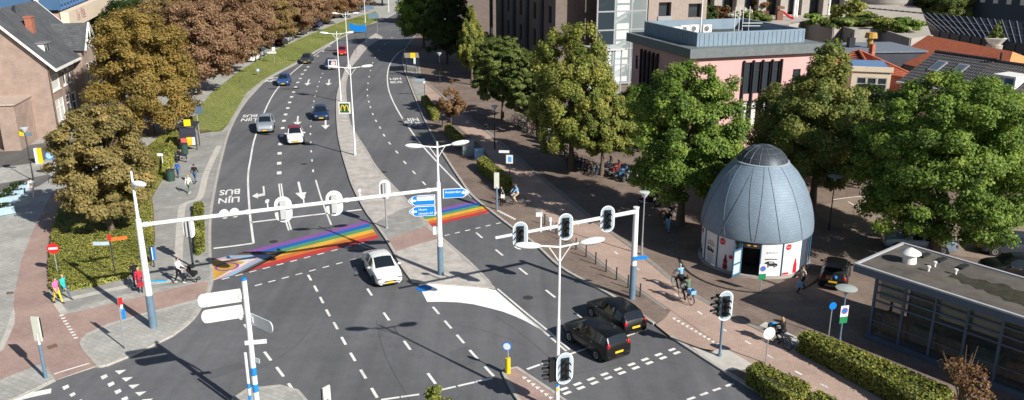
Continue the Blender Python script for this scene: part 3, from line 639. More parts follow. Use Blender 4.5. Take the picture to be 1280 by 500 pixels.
band = MB().box((.5, 16, 10.1), (1.0, 32.6, 2.3)).build('sign_band', CREAM, rest)
for s, sz, y, z, m_, b in (('La Vita', 2.5, 5.0, 9.75, mat('sign_red', (.5, .03, .04), .5), .05), ('La Vita', 2.5, 5.0, 9.75, WHITE, 0.0)):
    mb = MB(); text_mb(mb, s, (2.2, 1.9), Matrix.Translation((1.01 + (.02 if b == 0 else 0.0), y, z)) @ Matrix.Rotation(R(90), 4, 'Z') @ Matrix.Rotation(R(90), 4, 'X'), 0, b)
    mb.build('sign_lettering', m_, band)
cons = MB(); n = 10   # quarter-round conservatory
for k in range(n):
    t0, t1 = k / n * math.pi / 2, (k + 1) / n * math.pi / 2
    cons.add([(-5 + 4.5 * math.cos(t), y, 11.2 + 5 * math.sin(t)) for t in (t0, t1) for y in (1, 24)], [(0, 1, 3, 2)])
co = cons.build('conservatory', PANE_B, rest, 60)
for k in range(12):
    cb = MB(); y = 1 + 23 * k / 11
    cb.path([(-5 + 4.55 * math.cos(t / 6 * math.pi / 2), y, 11.2 + 5.05 * math.sin(t / 6 * math.pi / 2)) for t in range(7)], .13, 4); cb.build('glazing_bar', mat('blue_bar', (.05, .14, .33), .5), co)
for k in range(5):
    MB().box((-21 + k * 4.6, -.3, 10.5), (.5, .25, 9)).build('white_post', WHITE, rest)
MB().box((-12, .4, 14), (24, .2, 5)).build('upper_glazing', PANE_B, rest)

# -- pink office
kx = math.atan(.31)
pink = thing('pink_office', 'pink rendered office block with blue-grey roof parapet among the trees', 'building', (17.1, 79.6, .1), kx)
L, Dp, Hh = 13.9, 13.2, 10.1
opsF = [(5.75 + k * 1.05, 6.6 + k * 1.05, 6.2, 9.3) for k in range(4)] + [(5.75 + k * 1.05, 6.6 + k * 1.05, 2.6, 5.5) for k in range(4)] + [(11.3, 12.2, 7.0, 8.4)]
opsL = [(2.6 + k * .95, 3.4 + k * .95, 5.2, 9.2) for k in range(4)] + [(.9, 1.6, 7.2, 8.6)] + [(9.5, 11, 3, 4.6)]
w1 = wall_mb(L, Hh, opsF); w2 = wall_mb(Dp, Hh, opsL); pm = MB().add(w1.v, w1.f); pm.add(w2.v, w2.f, 0, face_matrix(0, Dp, R(-90)))
pm.add([(L, 0, 0), (L, Dp, 0), (L, Dp, Hh), (L, 0, Hh), (0, Dp, 0), (0, Dp, Hh)], [(0, 1, 2, 3), (1, 4, 5, 2)])
pm.build('wall', PINK, pink)
for op in opsF: window(pink, Matrix(), op, DKFRAME, PANE if op[2] > 6 else CURT, trans=.72 if op[2] > 2 else None)
for op in opsL: window(pink, face_matrix(0, Dp, R(-90)), op, DKFRAME, PANE)
for k in range(5):
    MB().box((5.65 + k * 1.05, -.12, 5.9), (.12, .3, 7.2)).build('fin', DKFRAME, pink)
    MB().box((-.12, Dp - 2.5 - k * .95, 7.2), (.3, .12, 4.6)).build('fin', DKFRAME, pink)
MB().box((L / 2, Dp / 2, Hh + .35), (L + 1.1, Dp + 1.1, .9)).build('cornice', mat('lead_cornice', (.15, .17, .175), .6, .15), pink)
par = MB(); i0, i1, j0, j1, zb, zt = .9, L - 1.0, .9, Dp - .8, Hh + .8, Hh + 2.1
for x0, x1, yy0, yy1 in [(i0, i1, j0, j0 + .25), (i0, i1, j1 - .25, j1), (i0, i0 + .25, j0 + .25, j1 - .25), (i1 - .25, i1, j0 + .25, j1 - .25)]: par.box(((x0 + x1) / 2, (yy0 + yy1) / 2, (zb + zt) / 2), (x1 - x0, yy1 - yy0, zt - zb))
po = par.build('parapet', ZINC, pink)
for k in range(24): MB().box((i0 + .3 + k * .5, j0 - .02, zb + .62), (.05, .04, 1.15)).build('seam', ZINC, po)
for k in range(22): MB().box((i0 - .02, j0 + .4 + k * .5, zb + .62), (.04, .05, 1.15)).build('seam', ZINC, po)
MB().box((L / 2, Dp / 2, zb + .1), (i1 - i0 - .5, j1 - j0 - .5, .2)).build('flat_roof', FELT, pink)
for k, (x, y) in enumerate([(2.6, 8.2), (4.0, 9.2), (5.2, 9.4), (6.5, 9.0)]):
    a = thing('air_conditioner', ['leftmost', 'second from left', 'third from left', 'rightmost'][k] + ' white air conditioner on the pink office roof', 'air conditioner', pink.matrix_basis @ Vector((x, y, zb + .2)), kx, 'air conditioners on the pink office')
    a.location = Matrix.Translation((17.1, 79.6, .1)) @ Matrix.Rotation(kx, 4, 'Z') @ Vector((x, y, zb + .2))
    MB().box((0, 0, .5), (1.0, .5, .8)).box((-.35, 0, .05), (.08, .45, .1)).box((.35, 0, .05), (.08, .45, .1)).build('casing', WHITE, a)
    MB().lathe([(.0, -.05), (.3, -.05), (.3, 0), (0, 0)], 16, M=Matrix.Translation((-.12, -.25, .5)) @ Matrix.Rotation(R(90), 4, 'X')).build('fan_grille', mat('fan_grey', (.2, .2, .2), .6), a)
def on_pink(x, y, z): return Matrix.Translation((17.1, 79.6, .1)) @ Matrix.Rotation(kx, 4, 'Z') @ Vector((x, y, z))
fp = on_pink(1.6, 1.6, zb + .2)
f = thing('flag_pole', 'tall white flag pole standing on the pink office roof', 'flag pole', fp)
MB().tube((0, 0, 0), (0, 0, 6.5), .07, .05).build('pole', WHITE, f); MB().tube((0, 0, 0), (0, 0, .2), .16).build('base', STEEL, f)
an = thing('roof_antenna', 'group of thin white antenna rods on the pink office roof', 'antenna', on_pink(10.6, 8.5, zb + .2))
for k, x in enumerate((-.9, -.4, 0, .7)): MB().tube((x, .1 * k, 0), (x, .1 * k, 2.7), .035).build('rod', WHITE, an)
MB().box((1.3, 0, 1.0), (2.6, .06, .06)).box((1.3, 0, .7), (2.6, .06, .06)).build('rail', WHITE, an)
sk_ = thing('skylight', 'small white roof hatch beside the air conditioners', 'skylight', on_pink(5.2, 5.0, zb + .2), kx)
MB().box((0, 0, .2), (.9, .9, .4)).build('curb', WHITE, sk_); MB().box((0, 0, .44), (.8, .8, .07)).build('lid', PANE_B, sk_)

# -- brick office and glass stair tower
off = thing('brick_office', 'tall dark brick office block with rows of windows behind the trees', 'building', (6.06, 118.6, .1), math.atan(.308))
Ho, Lo = 26.0, 30.0; ops = []
for r_ in range(5):
    for k in range(8):
        ops.append((Lo - 3.0 - k * 3.4, Lo - 1.6 - k * 3.4, 1.2 + r_ * 3.9, 3.6 + r_ * 3.9))
w1 = wall_mb(Lo, Ho, ops, rev=.35); m_ = MB().add(w1.v, w1.f, 0, face_matrix(0, Lo, R(-90)))
m_.add([(0, 0, 0), (1.7, 0, 0), (1.7, 0, Ho), (0, 0, Ho), (1.7, 5, 0), (1.7, 5, Ho), (6.0, 5, 0), (6.0, 5, Ho), (14, 5, 0), (14, 5, Ho)], [(0, 1, 2, 3), (1, 4, 5, 2), (4, 6, 7, 5), (6, 8, 9, 7)]); m_.box((12, 17.5, Ho - .2), (24, 25, .4))
m_.build('wall', BR_DARK, off)
for op in ops: window(off, face_matrix(0, Lo, R(-90)), op, DKFRAME, PANE, mull=2, d=.25)
for k in range(5): MB().box((-.1, 5.5 + k * 6.8, 10.2), (.35, 1.0, 20)).build('dark_recess_strip', DKFRAME, off)  # raised strips; their dark colour stands in for the shade of tall recesses
ob = [(1.6, 3.6, 1.0 + 3.9 * r_, 3.9 + 3.9 * r_) for r_ in range(5)] + [(6.4, 8.6, 1.6 + 3.9 * r_, 3.6 + 3.9 * r_) for r_ in range(5)]
w2 = wall_mb(9.4, Ho, ob, rev=.8); br = MB().add(w2.v, w2.f, 0, face_matrix(14.2, 0, 0)); br.box((14.25, 2.5, Ho / 2), (.1, 4.9, Ho)); br.build('wing_wall', mat('pale_brick', (.33, .275, .24), .9, .12, 2), off)
for op in ob: window(off, face_matrix(14.2, 0, 0), op, DKFRAME, PANE, d=.7)
for r_ in range(5): MB().box((16.8, -.1, 1.5 + 3.9 * r_), (2.2, .12, .9)).build('balcony_front', STEEL, off)
tw = thing('glass_stair_tower', 'glass stair tower with steel frame beside the brick office', 'building', off.location, off.rotation_euler.z)
for x in (6.3, 9.0, 11.6, 13.9): MB().box((x, .1, 10.5), (.22, .22, 21)).build('post', STEEL, tw)
for z in (.3, 3.0, 5.3, 8.0, 10.6, 13.2, 15.8, 18.4, 20.8):
    MB().box((10.1, .06, z), (7.8, .16, .2)).build('rail', STEEL, tw)
GL = mat('clear_glazing', (.6, .72, .74), .03, 0, spec=.5); GL.node_tree.nodes['Principled BSDF'].inputs['Alpha'].default_value = .3
for i, (x0, x1) in enumerate(((6.4, 8.9), (9.1, 11.5), (11.7, 13.8))):
    for z0, z1 in ((.4, 5.2), (5.4, 10.5), (10.7, 15.7), (15.9, 20.7)):
        MB().add([(x0, .03, z0), (x1, .03, z0), (x1, .03, z1), (x0, .03, z1)], [(0, 1, 2, 3)]).build('glass_pane', [mat('dark_glazing', (.03, .045, .055), .05, 0, spec=.6), GL, PANE][i] if i != 2 else GL, tw)
MB().box((10.2, 2.6, 10.4), (4.4, .2, 20.6)).build('inner_wall', WHITE, tw)
for r_ in range(5):
    st = MB(); a, b = Vector((8.2, 1.2, .4 + r_ * 3.9)), Vector((12, 1.2, 2.4 + r_ * 3.9))
    st.add([a + Vector((0, -.6, 0)), b + Vector((0, -.6, 0)), b + Vector((0, .6, 0)), a + Vector((0, .6, 0)), a + Vector((0, -.6, .35)), b + Vector((0, -.6, .35)), b + Vector((0, .6, .35)), a + Vector((0, .6, .35))], [(0, 3, 2, 1), (4, 5, 6, 7), (0, 1, 5, 4), (2, 3, 7, 6)]).box((12.7, 1.2, 2.5 + r_ * 3.9), (1.6, 1.6, .2)); st.build('stair_flight', STEEL, tw)
anx = thing('glass_porch', 'low glass porch with pale flat roof at the foot of the glass tower', 'building', off.matrix_basis @ Vector((0, 0, 0)), 0)
anx.location = off.location + Vector((5.2, -8.0, 0)); anx.rotation_euler = (0, 0, math.atan(.308))
MB().box((1.6, 1.6, 6.6), (4.2, 4.0, .25)).build('roof', mat('pale_roof', (.5, .52, .53), .6), anx)
for x in (0, 1.2, 2.4, 3.4): MB().box((x, -.1, 3.2), (.14, .14, 6.5)).build('post', STEEL, anx)
for k in range(3): MB().add([(k * 1.2 + .1, -.08, .1), (k * 1.2 + 1.1, -.08, .1), (k * 1.2 + 1.1, -.08, 6.4), (k * 1.2 + .1, -.08, 6.4)], [(0, 1, 2, 3)]).build('glass_pane', GL, anx)
MB().box((1.6, 3.2, 3.2), (3.4, .2, 6.4)).build('back_wall', WHITE, anx)

# -- raised garden terrace with saw-tooth wall
TZ = 7.0
tp = [(840, 26), (985, 33), (1005, 28), (1042, 36), (1053, 34.5), (1068, 39), (1103, 38.5), (1138, 50), (1165, 46)]
T2 = g2(tp, TZ)
ter = MB().prism(T2 + [tuple(G(1150, 8, TZ)[:2]), (25, 215)], -.05, TZ).build('garden_terrace', mat('terrace_paving', (.40, .36, .32), .9, .12, .8)); struct(ter)
for i in range(len(T2) - 1):
    a, b = Vector(T2[i]), Vector(T2[i + 1]); d = (b - a).normalized(); n = Vector((d.y, -d.x)) * .12
    MB().prism([tuple(a + n), tuple(b + n), tuple(b - n), tuple(a - n)], 0, TZ + .25 + .001 * i).build('retaining_wall_panel', CONC, ter)
cb = thing('concrete_block', 'beige concrete building with deep dark window bays behind the roof garden', 'building', G(862, 22, TZ), math.atan(.22))
for k in range(8):
    MB().box((.9 + k * 4.3, .6, 6), (1.5, 1.6, 12)).build('pier', CONC, cb)
MB().box((16, 3, 6), (33, 1, 12)).build('back_wall', DKWALL, cb)
for k in range(7):
    for z in (1.9, 5.6, 9.3): MB().add([(1.8 + k * 4.3, 1.9, z - 1.5), (4.1 + k * 4.3, 1.9, z - 1.5), (4.1 + k * 4.3, 1.9, z + 1.3), (1.8 + k * 4.3, 1.9, z + 1.3)], [(0, 1, 2, 3)]).build('glazing', PANE, cb)
for z in (3.9, 7.6, 11.4): MB().box((16.5, 2.2, z), (33, .8, .7)).build('spandrel', CONC, cb)
for k, (x, y) in enumerate(((992, 22), (995, 22), (1035, 20))):
    o = thing('white_mast', ['left', 'right', 'far'][k] + ' of the tall white masts on the garden terrace', 'mast', G(x, y, TZ), 0, 'white masts on the terrace')
    MB().tube((0, 0, 0), (0, 0, 9), .22, .2, 10).build('shaft', WHITE, o); MB().tube((0, 0, 0), (0, 0, .2), .4).build('foot', CONC, o)
drum = thing('concrete_drum', 'round concrete drum building above the glass roof', 'building', G(1123, 13, 6.0) + Vector((0, 5.5, 0)))
drum.location.z = .1
MB().lathe([(5.8, 0), (5.8, 16), (5.5, 16), (0, 16)], 40).build('shell', CONC, drum, 40)
for z in (7.2, 9.4, 11.6): MB().lathe([(5.82, z), (5.84, z + .05), (5.82, z + .1)], 40).build('joint_ring', mat('joint_dark', (.2, .19, .18), .9), drum, 40)
gh = thing('glass_roof_hall', 'long hall with dark sloping glass roof and pale glazing bars', 'building')
A, B, Tl, Tr = G(1128, 33, 4.5), G(1300, 57.5, 4.5), G(1086, 9.5, 7.2), G(1300, 29.5, 7.2); n = 26
for k in range(n):
    a0, a1 = A.lerp(B, k / n), A.lerp(B, (k + 1) / n); t0, t1 = Tl.lerp(Tr, k / n), Tl.lerp(Tr, (k + 1) / n)
    MB().add([a0, a1, t1, t0], [(0, 1, 2, 3)]).build('roof_pane', mat('dark_roof_glass', (.02, .022, .028), .12, .2, 1, spec=.5), gh)
    MB().path([a0 + Vector((0, 0, .08)), t0 + Vector((0, 0, .08))], .055, 4).build('glazing_bar', mat('pale_bar', (.22, .23, .26), .5), gh)
    if k % 2 == 0: MB().box((a0.x, a0.y - .1, 2.3), (.3, .3, 4.4)).build('wall_post', DKFRAME, gh)
for t in (.33, .66): MB().path([A.lerp(Tl, t) + Vector((0, 0, .05)), B.lerp(Tr, t) + Vector((0, 0, .05))], .05, 4).build('purlin', MC['pale_bar'], gh)
mbw = MB(); mbw.add([(A.x, A.y, 0), (B.x, B.y, 0), B, A, (Tl.x, Tl.y, 0), (Tr.x, Tr.y, 0), Tr, Tl], [(0, 1, 2, 3), (5, 4, 7, 6), (4, 0, 3, 7)]); mbw.build('wall', DKWALL, gh)
for k in range(0, 26): a0 = A.lerp(B, (k + .5) / n); MB().box((a0.x - .05, a0.y - .12, 2.6), (.7, .12, .9)).build('wall_window', PANE_B if k % 3 else CURT, gh)
fb = thing('dark_flat_building', 'dark low building with small square windows and pale flat roof, top right', 'building', G(1200, 24, 5), R(-62))
MB().box((15, 5, 3.3), (60, 10, 6.4)).build('wall', mat('dark_blue_cladding', (.04, .06, .085), .6, .1), fb)
MB().box((15, 5, 6.7), (61, 11, .45)).build('roof', mat('pale_blue_roof', (.42, .47, .52), .7, .1), fb)
for k in range(5): MB().box((1.5 + k * 2.6, -.06, 4.3), (.9, .1, 1.5)).build('window', CURT, fb)
MB().box((3, 5, 8.4), (3.2, 3, 3)).build('roof_box', WHITE, fb); MB().box((18, 5, 8.0), (2.2, 3, 2.2)).build('roof_box', WHITE, fb)

# -- houses right of the pink office
u = Vector((.44, -.898)); v = Vector((.898, .44)); th = math.atan2(v.y, v.x)
def tile_roof_mb(a, b, c, d, cols, rows, h=.06, w=.24):
    """slope a-b (eave) to d-c (ridge) as rows of rounded pantile ribs: real relief"""
    mb = MB(); nrm = (b - a).cross(d - a).normalized()
    mb.add([a, b, c, d], [(0, 1, 2, 3)])
    for i in range(cols):
        t0, t1 = i / cols, (i + .62) / cols; tm = (t0 + t1) / 2
        p = [a.lerp(b, t) for t in (t0, tm, t1)]; q = [d.lerp(c, t) for t in (t0, tm, t1)]
        for j in range(rows):
            s0, s1 = j / rows, (j + 1) / rows; vs = []
            for s, k in ((s0, 1.5), (s1, .7)):
                for m in range(3): vs.append(p[m].lerp(q[m], s) + nrm * (h * k * (1 if m == 1 else .15)))
            mb.add(vs, [(0, 1, 4, 3), (1, 2, 5, 4)])
    return mb
BLKT = mat('black_pantile', (.055, .055, .06), .45, .3, 4, spec=.4); GRYT = mat('dark_grey_pantile', (.085, .082, .082), .6, .3, 4); REDT = mat('red_pantile', (.42, .13, .075), .75, .25, 3)
def pitched(name, label, org, ln, half, ez, rz_, tm, wm, cols, rows):
    o = thing(name, label, 'house', (org.x, org.y, .1), math.atan2(u.y, u.x))   # local x along the ridge, y = left of it (v)
    MB().add([(0, 0, 0), (ln, 0, 0), (ln, 2 * half, 0), (0, 2 * half, 0), (0, 0, ez), (ln, 0, ez), (ln, 2 * half, ez), (0, 2 * half, ez), (0, half, rz_ - .08), (ln, half, rz_ - .08)],
             [(0, 1, 5, 4), (2, 3, 7, 6), (3, 0, 4, 8, 7), (1, 2, 6, 9, 5)]).build('wall', wm, o)
    a, b, c, d = Vector((-.2, -.35, ez - .15)), Vector((ln, -.35, ez - .15)), Vector((ln, half, rz_)), Vector((-.2, half, rz_))
    r = tile_roof_mb(a, b, c, d, cols, rows)
    e, f = Vector((ln, 2 * half + .35, ez - .15)), Vector((-.2, 2 * half + .35, ez - .15)); r.add([c, e, f, d], [(0, 1, 2, 3)])
    ro = r.build('roof', tm, o); struct(MB().path([d + Vector((0, 0, .06)), c + Vector((0, 0, .06))], .14, 6).build('ridge_tiles', tm, ro), 'stuff'); del ro.children[0]['kind']
    MB().box((ln / 2 - .1, -.42, ez - .16), (ln + .2, .18, .22)).build('gutter', WHITE, o)
    return o, ro
# mirrored so that local +y points to v
def mirror(o): o.scale = (1, -1, 1)
uang = math.atan2(u.y, u.x)
b1, r1 = pitched('tiled_house', 'house with black pantile roof and two roof windows behind the right tree', Vector((39.5, 84.5)), 6.6, 4.7, 7.0, 9.6, BLKT, CREAM, 26, 12)
b2, r2 = pitched('tiled_house', 'house with dark grey tile roof and white dormer at right edge', Vector((39.5, 84.5)) + u * 6.65, 12, 4.7, 7.0, 9.5, GRYT, BR_GREY, 44, 12)
for o in (b1, b2): pass
for x in (1.9, 4.3):
    M = Matrix.Translation((x, 2.6, 0)); s = (9.6 - 7.0) / 4.7; z = 7.0 + 2.6 * s + .1
    f = MB(); P = lambda dx, dy, dz: Vector((x + dx, 2.6 + dy, 7.0 + (2.6 + dy) * s + .1 + dz))
    f.add([P(-.55, -.75, .08), P(.55, -.75, .08), P(.55, .75, .08), P(-.55, .75, .08), P(-.55, -.75, -.1), P(.55, -.75, -.1), P(.55, .75, -.1), P(-.55, .75, -.1)], [(0, 1, 2, 3), (0, 4, 5, 1), (1, 5, 6, 2), (2, 6, 7, 3), (3, 7, 4, 0)])
    fo = f.build('roof_window', mat('grey_flashing', (.3, .32, .34), .5), r1)
    MB().add([P(-.42, -.6, .1), P(.42, -.6, .1), P(.42, .6, .1), P(-.42, .6, .1)], [(0, 1, 2, 3)]).build('pane', mat('sky_pane', (.25, .32, .38), .08, 0, spec=.8, metal=.6), fo)
for x in (.8, 5.5):
    window(b1, Matrix(), (x - .4, x + .4, 4.2, 6.0), WHITE, PANE, d=-.05)
dm = MB(); s = 2.5 / 4.7
dm.add([(2.2, 1.2, 7 + 1.2 * s), (4.4, 1.2, 7 + 1.2 * s), (4.4, 1.2, 8.9), (2.2, 1.2, 8.9), (2.2, 3.4, 8.95), (4.4, 3.4, 8.95)], [(0, 1, 2, 3), (0, 3, 4), (1, 5, 2), (3, 2, 5, 4)])
do = dm.build('dormer', WHITE, r2)
for k in range(2): MB().box((2.8 + k, 1.16, 8.25), (.8, .06, .9)).build('dormer_pane', PANE_B, do)
MB().tube((.3, 4.7, 9.4), (.3, 4.7, 10.4), .1).build('flue', DKFRAME, r2)
E1 = G(1110, 124, 5.2)
rh = thing('hipped_house', 'grey brick house with hipped red pantile roof between cream and black-roofed houses', 'house', (E1.x, E1.y, .1), th)
lw, ld, ze_, zp = 9.0, 13.0, 5.1, 8.7
MB().add([(.3, .3, 0), (lw, .3, 0), (lw, ld, 0), (.3, ld, 0), (.3, .3, ze_), (lw, .3, ze_), (lw, ld, ze_), (.3, ld, ze_)], [(0, 1, 5, 4), (1, 2, 6, 5), (2, 3, 7, 6), (3, 0, 4, 7)]).build('wall', BR_GREY, rh)
pk1, pk2 = Vector((4.6, 8.5, zp)), Vector((4.6, 9.0, zp)); c0, c1, c2_, c3 = Vector((0, 0, ze_)), Vector((lw + .3, 0, ze_)), Vector((lw + .3, ld + .3, ze_)), Vector((0, ld + .3, ze_))
rr = tile_roof_mb(c0, c1, pk1 + Vector((.02, 0, 0)), pk1, 30, 22); b_ = tile_roof_mb(c3, c0, pk1, pk2, 34, 22); rr.add(b_.v, b_.f); b_ = tile_roof_mb(c1, c2_, pk2, pk1, 20, 8); rr.add(b_.v, b_.f); rr.add([c2_, c3, pk2], [(0, 1, 2)])
ro = rr.build('roof', REDT, rh); MB().path([c0 + Vector((0, 0, .1)), pk1 + Vector((0, 0, .1))], .13, 6).build('hip_tiles', REDT, ro); MB().path([c1 + Vector((0, 0, .1)), pk1 + Vector((0, 0, .1))], .13, 6).build('hip_tiles', REDT, ro)
MB().box((lw / 2, -.05, ze_ - .12), (lw + .6, .2, .25)).build('gutter', WHITE, rh)
window(rh, Matrix.Translation((0, .3, 0)), (1.3, 2.1, 2.6, 4.4), WHITE, PANE, d=-.04, trans=.6)
MB().box((6.3, 8.2, 8.6), (.5, .5, 1.6)).build('chimney', MC['chimney_brick'], ro)
crm = thing('cream_flat_house', 'cream flat-roofed house with wide dark windows beside the red roof', 'house', G(1066, 85, 8.2), 0)
d_ = (G(1115, 87, 8.2) - G(1066, 85, 8.2)); crm.rotation_euler = (0, 0, math.atan2(d_.y, d_.x)); crm.location.z = .1; lc = d_.length
opc = [(.5 + k * .98, 1.42 + k * .98, 5.0, 7.2) for k in range(3)] + [(.5 + k * .98, 1.42 + k * .98, 1.6, 3.8) for k in range(3)]
wc = wall_mb(lc, 8.1, opc); wc.add([(lc, 0, 0), (lc, 6, 0), (lc, 6, 8.1), (lc, 0, 8.1), (0, 6, 0), (0, 6, 8.1), (0, 0, 0), (0, 0, 8.1)], [(0, 1, 2, 3), (4, 6, 7, 5), (1, 4, 5, 2)]); wc.build('wall', CREAM, crm)
for op in opc: window(crm, Matrix(), op, mat('grey_frame', (.4, .42, .43), .5), PANE, trans=.7, d=.06)
MB().box((lc / 2, 3, 8.12), (lc - .3, 5.8, .1)).build('flat_roof', mat('blue_roof', (.12, .22, .38), .7, .2), crm)
MB().box((lc / 2, -.06, 8.05), (lc + .3, .2, .5)).build('fascia', CREAM, crm)
ffl = thing('flat_roof_shed', 'low building with grey-blue flat roof and yellow-capped chimney', 'building', G(1050, 66, 6.5), math.atan(.1)); ffl.location.z = .1
MB().box((5, 4, 3.2), (13, 9, 6.4)).build('wall', DKWALL, ffl); MB().box((5, 4, 6.5), (13.4, 9.4, .2)).build('roof', mat('blue_grey_roof', (.16, .19, .23), .8, .2), ffl)
MB().tube((5.6, 3, 6.5), (5.6, 3, 7.9), .35).tube((5.6, 3, 7.9), (5.6, 3, 8.6), .85, .7, 12).build('capped_chimney', mat('yellow_cap', (.42, .25, .06), .8, .2), ffl); MB().box((3.2, 3.6, 7.2), (.8, .8, 1.4)).tube((3.2, 3.6, 7.8), (3.2, 3.6, 8.5), .16).build('chimney', DKFRAME, ffl)
hp = [G(1135, 58, 6), G(1165, 44, 8), G(1268, 64, 8)]
orr = thing('orange_roof_hall', 'hall with flat-toned orange-red pitched roof behind the tiled houses', 'building')
r0, r1_ = G(1160, 44, 8), G(1266, 64.5, 8); pv = Vector((-.898, -.44, 0)); e0, e1 = r0 + pv * 7 - Vector((0, 0, 3)), r1_ + pv * 7 - Vector((0, 0, 3)) ; f0, f1 = r0 - pv * 7 - Vector((0, 0, 3)), r1_ - pv * 7 - Vector((0, 0, 3)); hpn = r1_ + Vector((u.x, u.y, 0)) * 4 - Vector((0, 0, 3))
e1 += Vector((u.x, u.y, 0)) * 4; f1 += Vector((u.x, u.y, 0)) * 4
MB().add([e0, e1, r1_, r0], [(0, 1, 2, 3)]).add([f1, f0, r0, r1_], [(0, 1, 2, 3)]).build('roof', TERRA, orr)
MB().add([e1, f1, r1_], [(0, 1, 2)]).build('hip_end', mat('sunlit_hip_orange', (.62, .26, .1), .8, .1), orr)  # same roof as the slopes; sunlight on the hip is put into its brighter colour
MB().prism([(p.x, p.y) for p in (e0, e1, f1, f0)], 0, 4.9).add([f0, e0, r0], [(0, 1, 2)]).build('wall', BR_GREY, orr)
# -- egg-shaped kiosk
dc = Vector((16.6, 53.6, .1)); phi0 = math.atan2(-dc.y, -dc.x)
egg = thing('egg_kiosk', 'egg-shaped kiosk clad in blue-grey metal shingles with poster panels', 'kiosk', dc)
SH = paving('metal_shingle', (.215, .28, .35), (.195, .255, .32), (.145, .19, .24), .30, .19, 0, .12, .01, rough=.58, bump=.25)
nt_ = SH.node_tree; pb = nt_.nodes['Principled BSDF']; pb.inputs['Metallic'].default_value = .15; pb.inputs['Specular IOR Level'].default_value = .3
mp = next(n for n in nt_.nodes if n.type == 'MAPPING'); uvn = nt_.nodes.new('ShaderNodeUVMap'); nt_.links.new(uvn.outputs[0], mp.inputs[0])
prof = [(3.52, 2.36), (3.68, 2.42), (3.70, 2.55), (3.68, 3.0), (3.58, 3.6), (3.41, 4.25), (3.15, 4.95), (2.81, 5.65), (2.36, 6.3), (1.72, 6.95)]
nseg = 64; sh = MB().lathe(prof, nseg); so_ = sh.build('shell', SH, egg, 50)
uvl = so_.data.uv_layers.new(name='UVMap')
for p in so_.data.polygons:
    j, i = divmod(p.index, nseg)
    for li, vi in zip(p.loop_indices, p.vertices):
        jj, ii = divmod(vi, nseg); ii = nseg if (ii == 0 and i == nseg - 1) else ii
        uvl.data[li].uv = (ii / nseg * 22.2, prof[jj][1] * 1.15)
MB().lathe([(1.75, 6.93), (1.76, 6.98), (1.66, 7.02)], 48).build('ring', mat('pale_ring', (.3, .36, .41), .5, .1), egg, 50)
cap = MB().lathe([(1.67, 6.98), (1.5, 7.33), (1.15, 7.66), (.7, 7.9), (.3, 7.99), (0, 8.0)], 32).build('cap', mat('cap_mesh', (.06, .072, .085), .5, .3, 20, metal=.4), egg, 50)
for k in range(16):
    t = 2 * math.pi * k / 16; MB().path([(r * math.cos(t), r * math.sin(t), z + .01) for r, z in [(1.67, 6.98), (1.5, 7.33), (1.15, 7.66), (.7, 7.9), (.3, 7.99)]], .02, 4).build('cap_rib', mat('cap_rib', (.11, .13, .15), .5), cap)
for r, z in [(1.5, 7.33), (1.15, 7.66), (.7, 7.9)]: MB().lathe([(r + .01, z - .015), (r + .025, z), (r + .01, z + .015)], 32).build('cap_rib', MC['cap_rib'], cap)
for t, tw_ in ((-.75, .5), (-.45, -.35), (-.02, .12), (.02, -.28), (.5, -.25), (.95, -.2), (-1.3, .3)):
    MB().path([((prof[k][0] + .012) * math.cos(phi0 + t + tw_ * (k / 9)), (prof[k][0] + .012) * math.sin(phi0 + t + tw_ * (k / 9)), prof[k][1]) for k in range(2, 10)], .018, 4).build('seam', mat('seam_dark', (.11, .145, .18), .6), so_)
def cyl(r, phi, z): return (r * math.cos(phi0 + phi), r * math.sin(phi0 + phi), z)
POST = mat('poster_white', (.74, .75, .76), .35, .04, 1); EGB = mat('egg_frame_blue', (.05, .12, .19), .45, .1)
MB().lathe([(3.48, 0), (3.48, .14), (3.72, .14), (3.72, 0)], 48).build('plinth', CONC, egg, 40)
MB().lathe([(3.47, .1), (3.47, 2.4)], 48, a0=phi0 + R(57), a1=phi0 + R(240)).build('dark_wall', DKWALL, egg, 40)
MB().lathe([(1.6, .1), (1.6, 2.4)], 24).build('core_wall', DKFRAME, egg, 40)
def panel(p0, p1, m, name='poster_panel', r=3.56, z0=.16, z1=2.36):
    return MB().lathe([(r, z0), (r, z1)], 8, a0=phi0 + R(p0), a1=phi0 + R(p1)).build(name, m, egg, 40)
def decal(mb, pts, fs, pc, mi=0, r=3.592):
    return mb.add([cyl(r, R(pc) + x / r, z) for x, z in pts], fs, mi)
def disc(mb, pc, x, z, rad, mi=0, r=3.594, n=16): return decal(mb, [(x + rad * math.cos(2 * math.pi * k / n), z + rad * math.sin(2 * math.pi * k / n)) for k in range(n)], [tuple(range(n))], pc, mi, r)
def words(mb, s, pc, x, z, h, wd, mi=0, r=3.596):
    k = wd / text_w(s); t = TXT[(s, 0.)]; return mb.add([cyl(r, R(pc) + (x - wd / 2 + a * k) / r, z + b * h / .7) for a, b, c in t[0]], t[1], mi)
INK = mat('poster_ink', (.04, .04, .045), .5, .1); REDP = mat('poster_red', (.62, .02, .03), .45, .06); COLA = mat('bottle_brown', (.16, .02, .02), .4, .3, 4); TANK = mat('poster_tan', (.4, .22, .14), .5)
